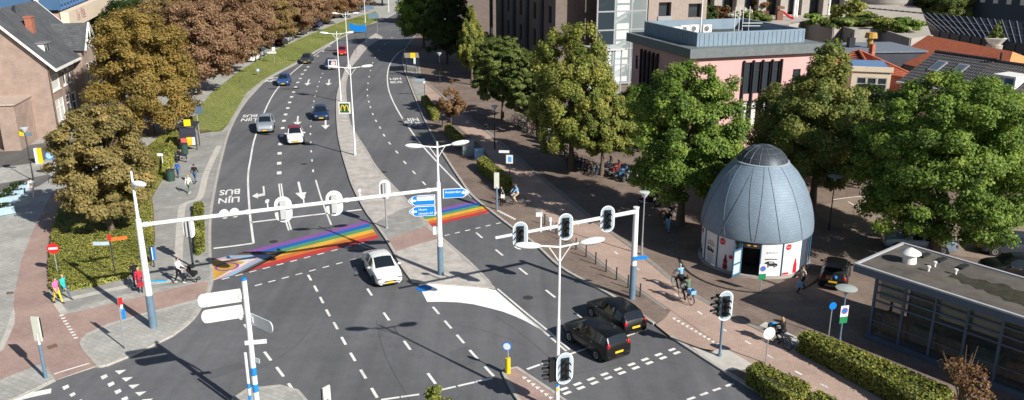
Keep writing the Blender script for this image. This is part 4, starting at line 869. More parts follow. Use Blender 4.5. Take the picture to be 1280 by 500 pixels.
def car_print(po, pc, x, z, s):
    mb = MB(); decal(mb, [(x + a * s, z + b * s) for a, b in [(-.5, -.12), (.5, -.12), (.5, .02), (.44, .1), (.28, .13), (.14, .27), (-.3, .3), (-.46, .22), (-.5, .1)]], [tuple(range(9))], pc)
    o = mb.build('printed_car', INK, po); m2 = MB()
    for k in (-.27, .3): disc(m2, pc, x + k * s, z - .12 * s, .1 * s, 0, 3.598)
    m2.build('printed_wheel', mat('print_grey', (.2, .2, .2), .5), po); m3 = MB(); decal(m3, [(x + a * s, z + b * s) for a, b in [(-.2, .12), (.16, .12), (.1, .23), (-.2, .25)]], [(0, 1, 2, 3)], pc, 0, 3.599); m3.build('printed_window', mat('print_pale', (.45, .45, .45), .5), po)
def bottle(po, pc, x, z, s, m):
    pr = [(.1, 0), (.2, .04), (.2, .35), (.15, .5), (.19, .7), (.1, .95), (.06, 1.2), (.07, 1.25)]
    mb = MB(); decal(mb, [(x + r * s, z + h * s) for r, h in pr] + [(x - r * s, z + h * s) for r, h in pr[::-1]], [tuple(range(16))], pc); mb.build('printed_bottle', m, po)
    mb = MB(); decal(mb, [(x - .19 * s, z + .38 * s), (x + .17 * s, z + .44 * s), (x + .15 * s, z + .6 * s), (x - .16 * s, z + .54 * s)], [(0, 1, 2, 3)], pc, 0, 3.597); mb.build('printed_band', REDP, po)
p0 = panel(-88, -63, POST); mb = MB(); disc(mb, -74, .1, 2.05, .16); mb.build('red_disc', REDP, p0)
mb = MB(); decal(mb, [(-.3, .3), (-.1, .3), (-.05, 1.1), (-.25, .9)], [(0, 1, 2, 3)], -74); decal(mb, [(.05, .25), (.2, .25), (.2, .8), (.05, .7)], [(0, 1, 2, 3)], -74); mb.build('printed_figure', INK, p0)
p1_ = panel(-61.5, -41, POST); car_print(p1_, -51, 0, 1.12, .72)
for k, wd in enumerate((.55, .75, .8)): mb = MB(); decal(mb, [(-wd / 2, 1.72 - .13 * k), (wd / 2, 1.72 - .13 * k), (wd / 2, 1.78 - .13 * k), (-wd / 2, 1.78 - .13 * k)], [(0, 1, 2, 3)], -51); mb.build('printed_line', TANK, p1_)
for k, wd in enumerate((.7, .6, .65, .5, .6)): mb = MB(); decal(mb, [(-wd / 2, .8 - .13 * k), (wd / 2, .8 - .13 * k), (wd / 2, .83 - .13 * k), (-wd / 2, .83 - .13 * k)], [(0, 1, 2, 3)], -51); mb.build('printed_line', MC['print_grey'], p1_)
p2_ = panel(-39.5, -19.5, POST); mb = MB(); disc(mb, -34, 0, 2.06, .22); mb.build('red_disc', REDP, p2_); mb = MB(); disc(mb, -24.5, .1, 1.15, .14); mb.build('red_disc', REDP, p2_); bottle(p2_, -29, 0, .2, .82, COLA)
mb = MB(); words(mb, 'Coca-Cola', -34, 0, 2.02, .1, .38); mb.build('disc_lettering', WHITE, p2_)
panel(-18.5, -14.5, PANE, 'window_strip'); panel(-18, -15, WHITE, 'notice', 3.58, .75, 1.15)
p3_ = panel(8, 30, POST); mb = MB(); words(mb, 'B O H T', 19, 0, 1.72, .13, .72); mb.build('poster_lettering', MC['print_grey'], p3_); car_print(p3_, 19, 0, .95, .82)
mb = MB(); decal(mb, [(-.42, 1.3), (.36, 1.3), (.36, 1.36), (-.42, 1.36)], [(0, 1, 2, 3)], 19); mb.build('printed_line', INK, p3_)
p4_ = panel(31, 56, POST); mb = MB(); disc(mb, 37, 0, 2.1, .2); mb.build('red_disc', REDP, p4_); bottle(p4_, 47, .05, .2, .8, REDP); mb = MB(); decal(mb, [(-.3, .2), (.15, .2), (.15, .34), (-.3, .34)], [(0, 1, 2, 3)], 37); mb.build('printed_block', REDP, p4_)
mb = MB(); words(mb, 'Coca-Cola', 37, 0, 2.06, .09, .34); mb.build('disc_lettering', WHITE, p4_)
for a in (-62.2, -40.2, -19, -14, -12, 7.3, 30.5, 56.5, 72, 88):
    c = cyl(3.58, R(a), 0); MB().tube((c[0], c[1], .12), (c[0], c[1], 2.38), .045, n=6).build('post', EGB, egg)
MB().lathe([(3.54, 2.02), (3.6, 2.02), (3.6, 2.36), (3.54, 2.36)], 6, a0=phi0 + R(-12), a1=phi0 + R(7.3)).build('door_header', DKFRAME, egg)
mb = MB(); decal(mb, [(-.3, 2.15), (.3, 2.15), (.3, 2.24), (-.3, 2.24)], [(0, 1, 2, 3)], -2, 0, 3.61); mb.build('header_strip', mat('amber', (.7, .35, .05), .5), egg)
hinge = Vector(cyl(3.6, R(-11.5), 0)); out = Vector((math.cos(phi0 - .55), math.sin(phi0 - .55), 0)); q = hinge + out * .95
dr = MB(); 
for a, b, z0, z1 in ((0, .1, .14, 2.0), (.9, 1.0, .14, 2.0), (.1, .9, .14, .3), (.1, .9, 1.88, 2.0), (.1, .9, .95, 1.05)):
    s0, s1 = hinge.lerp(q, a), hinge.lerp(q, b); nn = out.cross(Vector((0, 0, 1))) * .03
    dr.prism([(s0 - nn)[:2], (s1 - nn)[:2], (s1 + nn)[:2], (s0 + nn)[:2]], z0, z1)
do = dr.build('door', EGB, egg); s0, s1 = hinge.lerp(q, .1), hinge.lerp(q, .9); MB().add([(s0.x, s0.y, .3), (s1.x, s1.y, .3), (s1.x, s1.y, 1.88), (s0.x, s0.y, 1.88)], [(0, 1, 2, 3)]).build('door_pane', mat('pale_pane', (.45, .55, .6), .1, 0), do)
# -- glazed pavilion, bottom right
pv = thing('glazed_pavilion', 'low pavilion with flat felt roof and dark glazed front, right corner', 'building', (18.6, 42.25, .1), math.atan2(-.785, .62))
LP, WP, HP = 17.0, 5.2, 3.75      # local x along the front, y towards the back
FAS = mat('fascia_blue_grey', (.10, .13, .18), .5, .12, 1)
slab = MB().box((LP / 2, WP / 2, HP + .2), (LP, WP, .4)).build('roof', FAS, pv)
MB().box((LP / 2, WP / 2, HP + .405), (LP - .3, WP - .3, .03)).build('roof_felt', mat('felt_grey', (.075, .068, .06), .95, 0, 1.1, c2=(.14, .125, .108), bump=.2), slab)
for x0, x1, yy0, yy1 in [(0, LP, 0, .16), (0, LP, WP - .16, WP), (0, .16, .16, WP - .16)]: MB().box(((x0 + x1) / 2, (yy0 + yy1) / 2, HP + .44), (x1 - x0, yy1 - yy0, .1)).build('roof_edge', mat('edge_zinc', (.42, .43, .45), .5, .1), slab)
moss = smooth_line([(4.0, 2.7), (5.2, 2.5), (6.2, 2.55), (7.5, 2.3), (9, 2.3), (11, 2.0), (13.5, 2.1), (16.5, 2.0)]); n = len(moss)
up = [(p.x, p.y + .35 + .6 * min(1, i / 9) + .18 * math.sin(i * 1.7)) for i, p in enumerate(moss)]; lo = [(p.x, p.y - .3 - .5 * min(1, i / 9) - .16 * math.sin(i * 2.3 + 1)) for i, p in enumerate(moss)]
MB().sheet(up + lo[::-1], HP + .43).build('moss_patch', mat('dark_moss', (.04, .038, .025), .95, .5, 3, bump=.6), slab)
for x, y in ((1.8, 4.2), (2.7, 4.25), (3.9, 4.2)): MB().box((x, y, HP + .47), (.28, .85, .1)).build('roof_hatch', DKFRAME, slab)
vt = MB().tube((0, 0, 0), (0, 0, .45), .36, .32, 16).tube((0, 0, .4), (0, 0, .55), .22, .22, 12).lathe([(.55, .55), (.52, .62), (.06, .86), (0, .87)], 20).lathe([(.0, .55), (.55, .55)], 20); vto = link('roof_vent', vt.mesh('roof_vent', WHITE, 40), None)
M_ = Matrix.Translation((18.6, 42.25, .1)) @ Matrix.Rotation(math.atan2(-.785, .62), 4, 'Z')
vto.location = M_ @ Vector((1.75, 2.6, HP + .42)); tag(vto, 'white mushroom-shaped vent on the pavilion roof', 'vent')
for k, (x, y) in enumerate(((2.9, 3.1), (3.0, 2.2), (4.1, 2.9))):
    o = link('roof_pipe', MB().tube((0, 0, 0), (0, 0, .22), .06).tube((0, 0, .22), (0, 0, .3), .1).mesh('roof_pipe', WHITE), None, M_ @ Vector((x, y, HP + .42))); tag(o, ['tallest', 'nearest', 'farthest'][k] + ' of three short capped pipes on the pavilion roof', 'pipe', 'capped pipes on the pavilion roof')
ix, iy, bw = 1.15, .5, 1.62
PG = mat('pavilion_glass', (.035, .045, .055), .03, 0, spec=.7); PG.node_tree.nodes['Principled BSDF'].inputs['Alpha'].default_value = .45
for k in range(10):
    x = ix + k * bw
    MB().box((x, iy, HP / 2), (.12, .14, HP - .01)).build('mullion', FAS, pv)
    if k == 9: break
    for z0, z1 in ((.3, 1.15), (1.2, 2.3), (2.38, HP - .06)):
        MB().add([(x + .06, iy + .03, z0), (x + bw - .06, iy + .03, z0), (x + bw - .06, iy + .03, z1), (x + .06, iy + .03, z1)], [(0, 1, 2, 3)]).build('glass_pane', PG, pv)
    for z in (2.34, 2.82, 3.28): MB().box((x + bw / 2, iy - .03, z), (bw - .13, .1, .085)).build('louvre', FAS, pv)
    MB().box((x + bw / 2, iy, 1.175), (bw - .13, .08, .05)).build('transom', FAS, pv)
    if k not in (1, 4): MB().box((x + bw / 2, iy + .25, 3.0), (bw - .3, .03, 1.1)).build('blind', mat('cream_blind', (.8, .74, .55), .8, .1), pv)
    MB().box((x + bw / 2, iy + 1.2, .7), (bw * .8, .5, .9 if k % 3 else 1.3)).build('shop_shelf', mat('shelf_green', (.12, .2, .17), .7, .4, 3) if k % 2 else mat('shelf_brown', (.28, .2, .13), .7, .4, 3), pv)
MB().box((ix + 4.5 * bw, iy - .02, .15), (9 * bw + .3, .34, .3)).build('plinth', FAS, pv)
MB().box((ix + 4.5 * bw, WP - .4, HP / 2), (9 * bw, .1, HP - .02)).build('back_wall', mat('inner_tan', (.4, .33, .25), .8, .15), pv)
for yy0, yy1 in ((iy, WP / 2), (WP / 2, WP - .4)):
    MB().add([(ix, yy0 + .1, .3), (ix, yy1 - .05, .3), (ix, yy1 - .05, HP - .05), (ix, yy0 + .1, HP - .05)], [(3, 2, 1, 0)]).build('glass_pane', PG, pv)
    MB().box((ix, yy1 - .02, HP / 2), (.12, .1, HP - .02)).build('mullion', FAS, pv)
MB().box((ix + 4.5 * bw, WP / 2, .05), (9 * bw, WP - 1, .1)).build('floor', MC['inner_tan'], pv)
# ------------------------------------------------------------------ trees, hedges, grass
LM = {
 'maple': leafmat('leaf_maple', [(0.066, 0.114, 0.026), (0.142, 0.228, 0.043), (0.229, 0.334, 0.062), (0.361, 0.439, 0.089)]),
 'lime': leafmat('leaf_lime', [(0.095, 0.130, 0.033), (0.197, 0.242, 0.054), (0.318, 0.336, 0.079), (0.464, 0.422, 0.111)]),
 'olive': leafmat('leaf_olive', [(0.102, 0.139, 0.040), (0.191, 0.242, 0.065), (0.292, 0.319, 0.089), (0.403, 0.385, 0.116)]),
 'robinia': leafmat('leaf_robinia', [(.075, .11, .030), (.14, .19, .048), (.20, .25, .068), (.27, .31, .09)]),
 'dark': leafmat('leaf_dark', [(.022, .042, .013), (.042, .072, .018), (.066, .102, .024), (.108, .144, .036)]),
 'chestnut': leafmat('leaf_chestnut', [(0.150, 0.130, 0.052), (0.269, 0.224, 0.085), (0.365, 0.294, 0.109), (0.450, 0.352, 0.133)]),
 'gold': leafmat('leaf_gold', [(0.156, 0.120, 0.036), (0.271, 0.206, 0.057), (0.361, 0.264, 0.074), (0.424, 0.293, 0.087)]),
 'brown': leafmat('leaf_brown', [(0.174, 0.106, 0.065), (0.304, 0.184, 0.108), (0.396, 0.254, 0.147), (0.473, 0.322, 0.187)]),
 'brown2': leafmat('leaf_brown_mixed', [(0.163, 0.118, 0.053), (0.296, 0.200, 0.095), (0.383, 0.277, 0.112), (0.450, 0.344, 0.125)]),
 'rust': leafmat('leaf_rust', [(0.149, 0.087, 0.043), (0.258, 0.151, 0.070), (0.340, 0.208, 0.095), (0.395, 0.258, 0.127)]),
 'hedge': leafmat('leaf_hedge', [(0.083, 0.103, 0.022), (0.165, 0.190, 0.037), (0.259, 0.268, 0.054), (0.392, 0.351, 0.089)], .2),
 'cover': leafmat('leaf_cover', [(0.140, 0.156, 0.036), (0.252, 0.271, 0.058), (0.377, 0.377, 0.092), (0.528, 0.466, 0.140)], .2),
 'grass': leafmat('leaf_grass', [(0.125, 0.182, 0.035), (0.221, 0.299, 0.060), (0.315, 0.385, 0.090), (0.440, 0.449, 0.149)], .25),
 'bloom': leafmat('leaf_bloom', [(.12, .15, .06), (.45, .45, .35), (.6, .6, .5), (.65, .63, .55)], .2),
 'dry': leafmat('leaf_dry', [(.09, .045, .02), (.16, .085, .04), (.22, .12, .06), (.2, .2, .04)], .2),
}
dome = lambda z: .5 * math.sqrt(max(0, 1 - ((z - .42) / .6) ** 2)) ** .9
ovo = lambda z: .5 * min(1, (1 - z) * 1.45 + .06) * min(1, .5 + z * 2.2)
tallo = lambda z: .5 * math.sqrt(max(0, 1 - ((z - .4) / .62) ** 2))
CR = {}
def crown_type(key, seed, nclump, nleaf, prof, size, clump, flat=.7, spread=.4, aspect=1.35):
    P, N, T, cs = crown_pts(seed, nclump, nleaf, prof, clump, flat, spread)
    CR[key] = (P, N, T, cs, size, aspect, seed)
MESH = {}
def tree(name, label, base, R_, h0, H, kind, ct, group=None, tr=.22, rz=None, lean=(0, 0), shared=False, limbs=9):
    """base: ground point; crown from h0 to H with radius R_"""
    P, N, T, cs, size, asp, seed = CR[ct]
    o = thing(name, label, 'tree', (base[0], base[1], .1), rnd.uniform(0, 6.28) if rz is None else rz, group)
    key = (ct, round(R_ / (H - h0), 1) if shared else (label,), kind if not shared else '')
    if shared:
        key = (ct, 'shared')
        if key not in MESH:
            S = np.array([2, 2, 1.0]); rg = np.random.default_rng(seed + 5)
            MESH[key] = leaf_mesh('crown', P * np.array([10.5, 10.5, 10.5]) + np.array([0, 0, 2.0]), N, size * rg.uniform(.6, 1.3, len(P)), T, LM[kind], asp, seed)
            MESH[key, 't'] = trunk_mb(cs, 2.0, 12.5, .26, 10.5, limbs, seed).mesh('trunk', BARK, 50)
        c = link('crown', MESH[key], o); c.material_slots[0].link = 'OBJECT'; c.material_slots[0].material = LM[kind]
        link('trunk', MESH[key, 't'], o)
        o.scale = (R_ / 5.6, R_ / 5.6, H / 12.7)
        return o
    rg = np.random.default_rng(seed + 9)
    S = np.array([1.85 * R_, 1.85 * R_, (H - h0) * .98]); off = np.array([lean[0], lean[1], 0])
    me = leaf_mesh('crown', P * S + np.array([0, 0, h0]) + off * P[:, 2:3], N, size * rg.uniform(.6, 1.35, len(P)), T, LM[kind], asp, seed)
    link('crown', me, o); trunk_mb(cs, h0, H, tr, 2 * R_, limbs, seed).build('trunk', BARK, o, 50)
    return o
crown_type('mapleA', 11, 320, 88000, dome, .155, .072, .7, .45, 1.1)
crown_type('mapleB', 12, 420, 120000, tallo, .155, .064, .7, .45, 1.1)
crown_type('ovoA', 13, 300, 72000, ovo, .145, .07, .8, .45)
crown_type('ovoB', 14, 300, 68000, tallo, .145, .07, .8, .45)
crown_type('feather', 15, 340, 48000, dome, .145, .062, .55, .4, 1.9)
crown_type('chestA', 16, 220, 72000, dome, .145, .09, .6, .4, 1.3)
crown_type('goldA', 17, 280, 88000, dome, .17, .085, .65, .4, 1.25)
crown_type('rowA', 18, 240, 52000, dome, .215, .09, .7, .45, 1.2)
crown_type('rowB', 19, 240, 52000, tallo, .215, .09, .7, .45, 1.2)
crown_type('small', 20, 40, 5000, ovo, .16, .12, .7, .5, 1.3)
def gp(x, y): p = G(x, y, .1); return (p.x, p.y)
# right side
tree('maple_tree', 'broad green maple left of the egg-shaped kiosk', gp(850, 281), 5.0, 2.4, 12.6, 'maple', 'mapleA', tr=.3, rz=.4)
tree('maple_tree', 'largest green maple, behind the glazed pavilion at right edge', gp(1168, 320), 6.3, 1.9, 13.0, 'maple', 'mapleB', tr=.36, rz=1.2)
tree('olive_tree_crown', 'tall olive-green tree just behind the egg-shaped kiosk', gp(1014, 264), 5.4, 2.4, 14.2, 'olive', 'ovoA', tr=.3, rz=2.2).name = 'broadleaf_tree'
tree('lime_tree', 'yellow-green tree in front of the glass stair tower', gp(714, 212), 4.6, 1.9, 14.0, 'lime', 'ovoB', tr=.28, rz=.2)
tree('lime_tree', 'yellow-green tree between the parked motorcycles and the pink office', gp(752, 219), 3.6, 2.2, 9.8, 'lime', 'ovoA', tr=.2, rz=3.4, limbs=7)
tree('robinia_tree', 'feathery green tree above the parked bicycles', gp(628, 150), 4.0, 2.4, 10.2, 'robinia', 'feather', tr=.2, rz=.5)
tree('robinia_tree', 'smaller feathery tree right of the bicycle racks', gp(660, 166), 3.0, 2.0, 9.0, 'robinia', 'feather', tr=.16, rz=2.5)
tree('lime_tree', 'narrow yellow-green tree in front of the brick office', gp(590, 106), 2.5, 2.6, 11.8, 'lime', 'ovoA', tr=.2, rz=4.0)
tree('elm_tree', 'green tree overhanging the far end of the bus lane', gp(530, 60), 5.4, 2.5, 13.5, 'maple', 'rowA', shared=True)
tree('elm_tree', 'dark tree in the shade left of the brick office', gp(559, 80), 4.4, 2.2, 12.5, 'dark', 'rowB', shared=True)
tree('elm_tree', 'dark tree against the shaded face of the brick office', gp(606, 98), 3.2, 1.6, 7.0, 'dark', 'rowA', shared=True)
tree('elm_tree', 'tree at the top edge above the bus lane bend', gp(540, 30), 5.5, 2.5, 13, 'maple', 'rowB', shared=True)
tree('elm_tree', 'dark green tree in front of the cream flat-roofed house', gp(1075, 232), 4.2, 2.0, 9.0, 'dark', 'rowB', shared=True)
tree('elm_tree', 'olive tree between pink office and cream house', gp(985, 226), 3.8, 2.2, 9.5, 'olive', 'rowA', shared=True)
tree('elm_tree', 'green tree in front of the tiled houses behind the largest maple', gp(1225, 232), 4.6, 2.0, 9.0, 'maple', 'rowA', shared=True)
tree('young_tree', 'small rust-brown tree beside the box hedges', gp(564, 166), 1.75, 1.5, 6.2, 'rust', 'small', tr=.07, rz=1)
tree('lime_tree', 'tree behind the pink office and the glass tower', gp(800, 190), 3.0, 2.0, 7.0, 'maple', 'rowB', shared=True)
# left side
tree('chestnut_tree', 'olive-brown chestnut on the ground-cover bed, nearest of the row', gp(140, 293), 3.6, 1.6, 9.9, 'chestnut', 'chestA', 'chestnuts along the avenue', tr=.24, rz=.3)
tree('chestnut_tree', 'golden chestnut above the bus stop', gp(190, 168), 6.0, .7, 14.0, 'gold', 'goldA', 'chestnuts along the avenue', tr=.32, rz=2.0)
row = [((250, 118), 6.0, 12.8, 'brown', 'brown chestnut right behind the golden chestnut'), ((284, 93), 5.6, 12.2, 'brown', 'second brown chestnut behind the golden chestnut'),
       ((311, 77), 5.6, 12.0, 'brown', 'brown chestnut beside the signpost on the verge'), ((339, 61.5), 5.4, 12.0, 'brown2', 'yellowish chestnut where the first parked cars show'),
       ((366, 49.5), 5.6, 12.0, 'brown', 'brown chestnut shading the dark parked cars'), ((389, 39.5), 5.6, 12.2, 'brown', 'brown chestnut halfway along the parked cars'),
       ((411, 30.5), 5.6, 12.2, 'rust', 'reddish-brown chestnut near the far parked cars'), ((431, 22.5), 5.6, 12.2, 'brown', 'brown chestnut near the end of the avenue row'),
       ((450, 15), 5.6, 12.0, 'rust', 'last chestnut before the far lamp posts'), ((478, 7), 5.6, 12.0, 'brown2', 'chestnut at the top edge behind the blue road sign')]
for i, (b, r_, h, k, lab) in enumerate(row): tree('chestnut_tree', lab, gp(*b), r_, 1.8, h, k, 'rowA' if i % 2 else 'rowB', 'chestnuts along the avenue', shared=True)
row2 = [((222, 88), 6, 12.5, 'brown2', 'brownish chestnut across the service road, behind the golden one'), ((262, 66), 6, 12.5, 'brown', 'brown chestnut across the service road, second from left'), ((298, 48), 6, 12.5, 'brown', 'brown chestnut across the service road, third from left'),
        ((330, 34), 6, 12.5, 'brown2', 'brown chestnut across the service road, fourth from left'), ((360, 21), 6, 12.5, 'brown', 'brown chestnut across the service road, fifth from left'), ((388, 10), 6, 12.5, 'brown', 'farthest brown chestnut across the service road'),
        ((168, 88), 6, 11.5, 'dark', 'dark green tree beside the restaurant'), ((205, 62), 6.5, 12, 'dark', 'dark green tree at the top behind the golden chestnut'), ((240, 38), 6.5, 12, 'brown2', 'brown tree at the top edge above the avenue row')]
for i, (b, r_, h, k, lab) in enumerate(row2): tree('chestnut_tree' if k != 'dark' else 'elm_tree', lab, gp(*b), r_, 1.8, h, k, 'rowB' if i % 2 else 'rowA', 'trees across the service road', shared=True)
p = G(551, 590, 0); o = tree('young_tree', 'top of a small yellow-green tree at the bottom edge', (p.x, p.y), 1.6, 1.2, HT((545, 590), 540, 484) + .1, 'lime', 'small', tr=.06)
# hedges
def in_poly(x, y, poly):
    c = np.zeros(len(x), bool); n = len(poly)
    for i in range(n):
        (x0, y0), (x1, y1) = poly[i], poly[(i + 1) % n]
        if y0 == y1: continue
        c ^= ((y0 > y) != (y1 > y)) & (x < (x1 - x0) * (y - y0) / (y1 - y0) + x0)
    return c
HB = mat('hedge_core', (.03, .038, .012), .95, .3, 4)
def leafy_block(name, label, cat, poly, h, kind, dens=260, size=.1, seed=1, group=None, z=.1, rough=.1, tilt=.42):
    cx = sum(p[0] for p in poly) / len(poly); cy = sum(p[1] for p in poly) / len(poly)
    o = thing(name, label, cat, (cx, cy, z), 0, group); q = [(a - cx, b - cy) for a, b in poly]; n = len(q)
    if sum(q[i][0] * q[(i + 1) % n][1] - q[(i + 1) % n][0] * q[i][1] for i in range(n)) < 0: q = q[::-1]
    MB().prism([(a * .985, b * .985) for a, b in q], 0, h - .04).build('stems', HB, o)
    rg = np.random.default_rng(seed); xs = [p[0] for p in q]; ys = [p[1] for p in q]; A = (max(xs) - min(xs)) * (max(ys) - min(ys)); k = int(A * dens)
    x = rg.uniform(min(xs), max(xs), k); y = rg.uniform(min(ys), max(ys), k); m = in_poly(x, y, q); x, y = x[m], y[m]
    wob = .5 * np.sin(x * 1.7 + seed) * np.cos(y * 1.3) + .5 * np.sin(x * 4.1 + y * 3.3)
    P = [np.stack([x, y, h + rough * wob + rg.normal(size=len(x)) * .035], 1)]; N = [np.stack([rg.normal(size=len(x)) * tilt, rg.normal(size=len(x)) * tilt, np.ones(len(x))], 1)]
    for i in range(n):
        a, b = np.array(q[i]), np.array(q[(i + 1) % n]); L = np.linalg.norm(b - a); k = int(L * h * dens); t = rg.uniform(0, 1, k); nn = np.array([b[1] - a[1], a[0] - b[0]]) / max(L, 1e-6)
        pt = a + (b - a) * t[:, None] + nn * (rg.normal(size=(k, 1)) * .05 + .02); P.append(np.column_stack([pt, rg.uniform(.02, h, k)])); N.append(np.column_stack([nn[None] + rg.normal(size=(k, 2)) * .5, rg.normal(size=k) * .5 + .3]))
    P = np.concatenate(P); N = np.concatenate(N)
    T = .5 + .22 * np.sin(P[:, 0] * .9 + seed) * np.sin(P[:, 1] * .8) + rg.normal(size=len(P)) * .2
    link('foliage', leaf_mesh('foliage', P, N, size * rg.uniform(.6, 1.4, len(P)), T, LM[kind], 1.4, seed), o)
    return o
def hedge(label, px, wd, h, side=1, seed=1, kind='hedge', dens=300, z=.1):
    L = smooth_line(g2(px, z), 3); a = []; b = []
    for i, p in enumerate(L):
        d = (L[min(i + 1, len(L) - 1)] - L[max(0, i - 1)]).normalized(); n = Vector((-d.y, d.x)); a.append(tuple(p)); b.append(tuple(p + n * wd * side))
    return leafy_block('hedge', label, 'hedge', a + b[::-1], h, kind, dens, .1, seed, None, z, .06)
leafy_block('ground_cover_bed', 'low green ground-cover bed around the nearest chestnut', 'plant bed', g2(bed_px, .3), .38, 'cover', 320, .075, 3, rough=.04, tilt=.22)
leafy_block('hedge', 'narrow low hedge between bus stop pavement and kerb', 'hedge', g2([(243, 258), (253, 256), (254, 312), (246, 316)], .3), .45, 'hedge', 300, .1, 4)
leafy_block('hedge', 'short clipped hedge beside the cycle path at bottom', 'hedge', g2([(934, 462), (948, 454), (1012, 482), (1000, 500), (985, 497)], .9), .9, 'hedge', 330, .09, 5)
leafy_block('hedge', 'small hedge piece at the bottom edge right of the short hedge', 'hedge', g2([(1008, 498), (1022, 490), (1046, 502), (1034, 512)], .7), .7, 'hedge', 330, .09, 6)
leafy_block('hedge', 'long clipped hedge in front of the glazed pavilion', 'hedge', g2([(999, 421), (1012, 414.5), (1070, 437), (1110, 454), (1165, 478), (1190, 492), (1150, 506), (1108, 478), (1060, 452)], 1.0), 1.0, 'hedge', 330, .1, 7)
leafy_block('hedge', 'box hedge with bright face right of the bus lane lettering', 'hedge', g2([(527, 121), (533, 120), (549, 141), (541, 143)], .9), .9, 'hedge', 260, .12, 8)
leafy_block('hedge', 'box hedge under the small rust-brown tree', 'hedge', g2([(556, 158), (563, 157), (583, 176), (577, 178)], .9), .9, 'hedge', 260, .12, 9)
leafy_block('hedge', 'box hedge behind the pedestrian waiting at the right crossing', 'hedge', g2([(597, 200), (606, 196.5), (639, 223), (632, 229)], 1.0), 1.0, 'hedge', 260, .12, 10)
leafy_block('hedge', 'green planting beside the bus stop bench', 'hedge', g2([(206, 188), (214, 178), (218, 186), (212, 204), (203, 214)], .9), .9, 'cover', 200, .14, 11)
# grass stuff on the verge
rg = np.random.default_rng(3); q = g2(verge_px, .1); xs = [p[0] for p in q]; ys = [p[1] for p in q]
x = rg.uniform(min(xs), max(xs), 260000); y = rg.uniform(min(ys), max(ys), 260000); m = in_poly(x, y, q); x, y = x[m][:40000], y[m][:40000]
P = np.stack([x, y, np.full(len(x), .118)], 1); N = np.stack([rg.normal(size=len(x)), rg.normal(size=len(x)), np.full(len(x), 3.5)], 1)
T = .5 + .25 * np.sin(x * .35) * np.sin(y * .21) + .15 * np.sin(x * 1.1 + y * .7) + rg.normal(size=len(x)) * .16
go = link('verge_grass', leaf_mesh('verge_grass', P, N, .085 * rg.uniform(.6, 1.4, len(x)), T, LM['grass'], 1.6, 3)); struct(go, 'stuff'); go['label'] = 'short green grass on the long verge beside the avenue'; go['category'] = 'grass'
# shrubs
def shrub(label, loc, r, h, kind, n=1800, size=.14, seed=1, group=None, name='shrub', twig=True):
    o = thing(name, label, 'shrub', loc, rnd.uniform(0, 6), group); P, N, T, cs = crown_pts(seed, 26, n, dome, .16, .8, .5)
    link('foliage', leaf_mesh('foliage', P * np.array([2 * r, 2 * r, h]), N, size * np.random.default_rng(seed).uniform(.6, 1.4, n), T, LM[kind], 1.4, seed), o)
    tw_ = MB()
    for c in cs[:12]: tw_.path([(0, 0, 0), (c[0] * r, c[1] * r, c[2] * h * .6), (c[0] * 2 * r, c[1] * 2 * r, c[2] * h)], [.05, .03, .01], 4)
    tw_.build('stems', BARK, o)
    return o
b = gp(1200, 506); o = shrub('bare reddish-brown twiggy shrub in front of the pavilion glass', (b[0], b[1], .1), 1.25, 2.3, 'dry', 1500, .1, 31)
tw_ = MB(); r2_ = random.Random(5)
for k in range(26):
    a = r2_.uniform(0, 6.28); e = r2_.uniform(.3, 1.2); h = r2_.uniform(1.5, 2.9); tw_.path([(0, 0, 0), (math.cos(a) * e * .4, math.sin(a) * e * .4, h * .55), (math.cos(a) * e, math.sin(a) * e, h)], [.03, .018, .005], 4)
tw_.build('twigs', mat('pale_twig', (.3, .2, .13), .9), o)
for i, (x, y, r_, h, k, lab) in enumerate([(1020, 30, 2.4, 2.6, 'maple', 'bright green shrub at the left end of the terrace planting'), (1062, 27, 4.5, 5.2, 'lime', 'large yellow-green willow-like shrub on the terrace'), (1045, 34, 3.5, 2.2, 'robinia', 'low dark green shrub in front of the willow-like shrub'), (1085, 33, 4, 2.6, 'robinia', 'dark green shrub right of the willow-like shrub'),
      (1110, 38, 3.5, 2.6, 'lime', 'yellow-green shrub above the right retaining wall'), (1134, 40, 3, 3.0, 'maple', 'last green shrub at the right end of the terrace'), (884, 25, 2.3, 4.2, 'dark', 'dark green shrub left on the garden terrace'), (900, 25, 2.3, 3.4, 'dry', 'purple-brown shrub beside the white-flowering shrub'), (918, 26, 2.2, 1.8, 'bloom', 'low white-flowering shrub on the terrace'),
      (928, 24, 2.4, 2.6, 'bloom', 'tall white-flowering shrub on the terrace'), (940, 27, 2.4, 2.2, 'robinia', 'green shrub right of the white flowers'), (953, 26, 2.2, 2.4, 'robinia', 'green shrub before the playground slide'), (923, 14, 1.4, 7, 'maple', 'upright green shrub against the concrete piers'), (965, 14, 1.6, 7.5, 'lime', 'upright yellow-green shrub beside the white masts'), (948, 19, 2.6, 4.5, 'dry', 'purple-brown shrub beneath the concrete bays')]):
    p = G(x, y, TZ); shrub(lab, p, r_ * .75, h * .7, k, 1500, .4, 40 + i, 'shrubs on the garden terrace')
for i, (x, y, h, lab) in enumerate([(1170, 16, 6, 'round green tree above the glass roof hall'), (1190, 18, 6.5, 'feathery green tree beside the dark flat building'), (1155, 12, 6, 'dark tree between drum and flat building')]):
    p = G(x, y, 6); tree('robinia_tree', lab, (p.x, p.y), 4.0, 3, 11, 'robinia' if i else 'dark', 'rowA', shared=True)
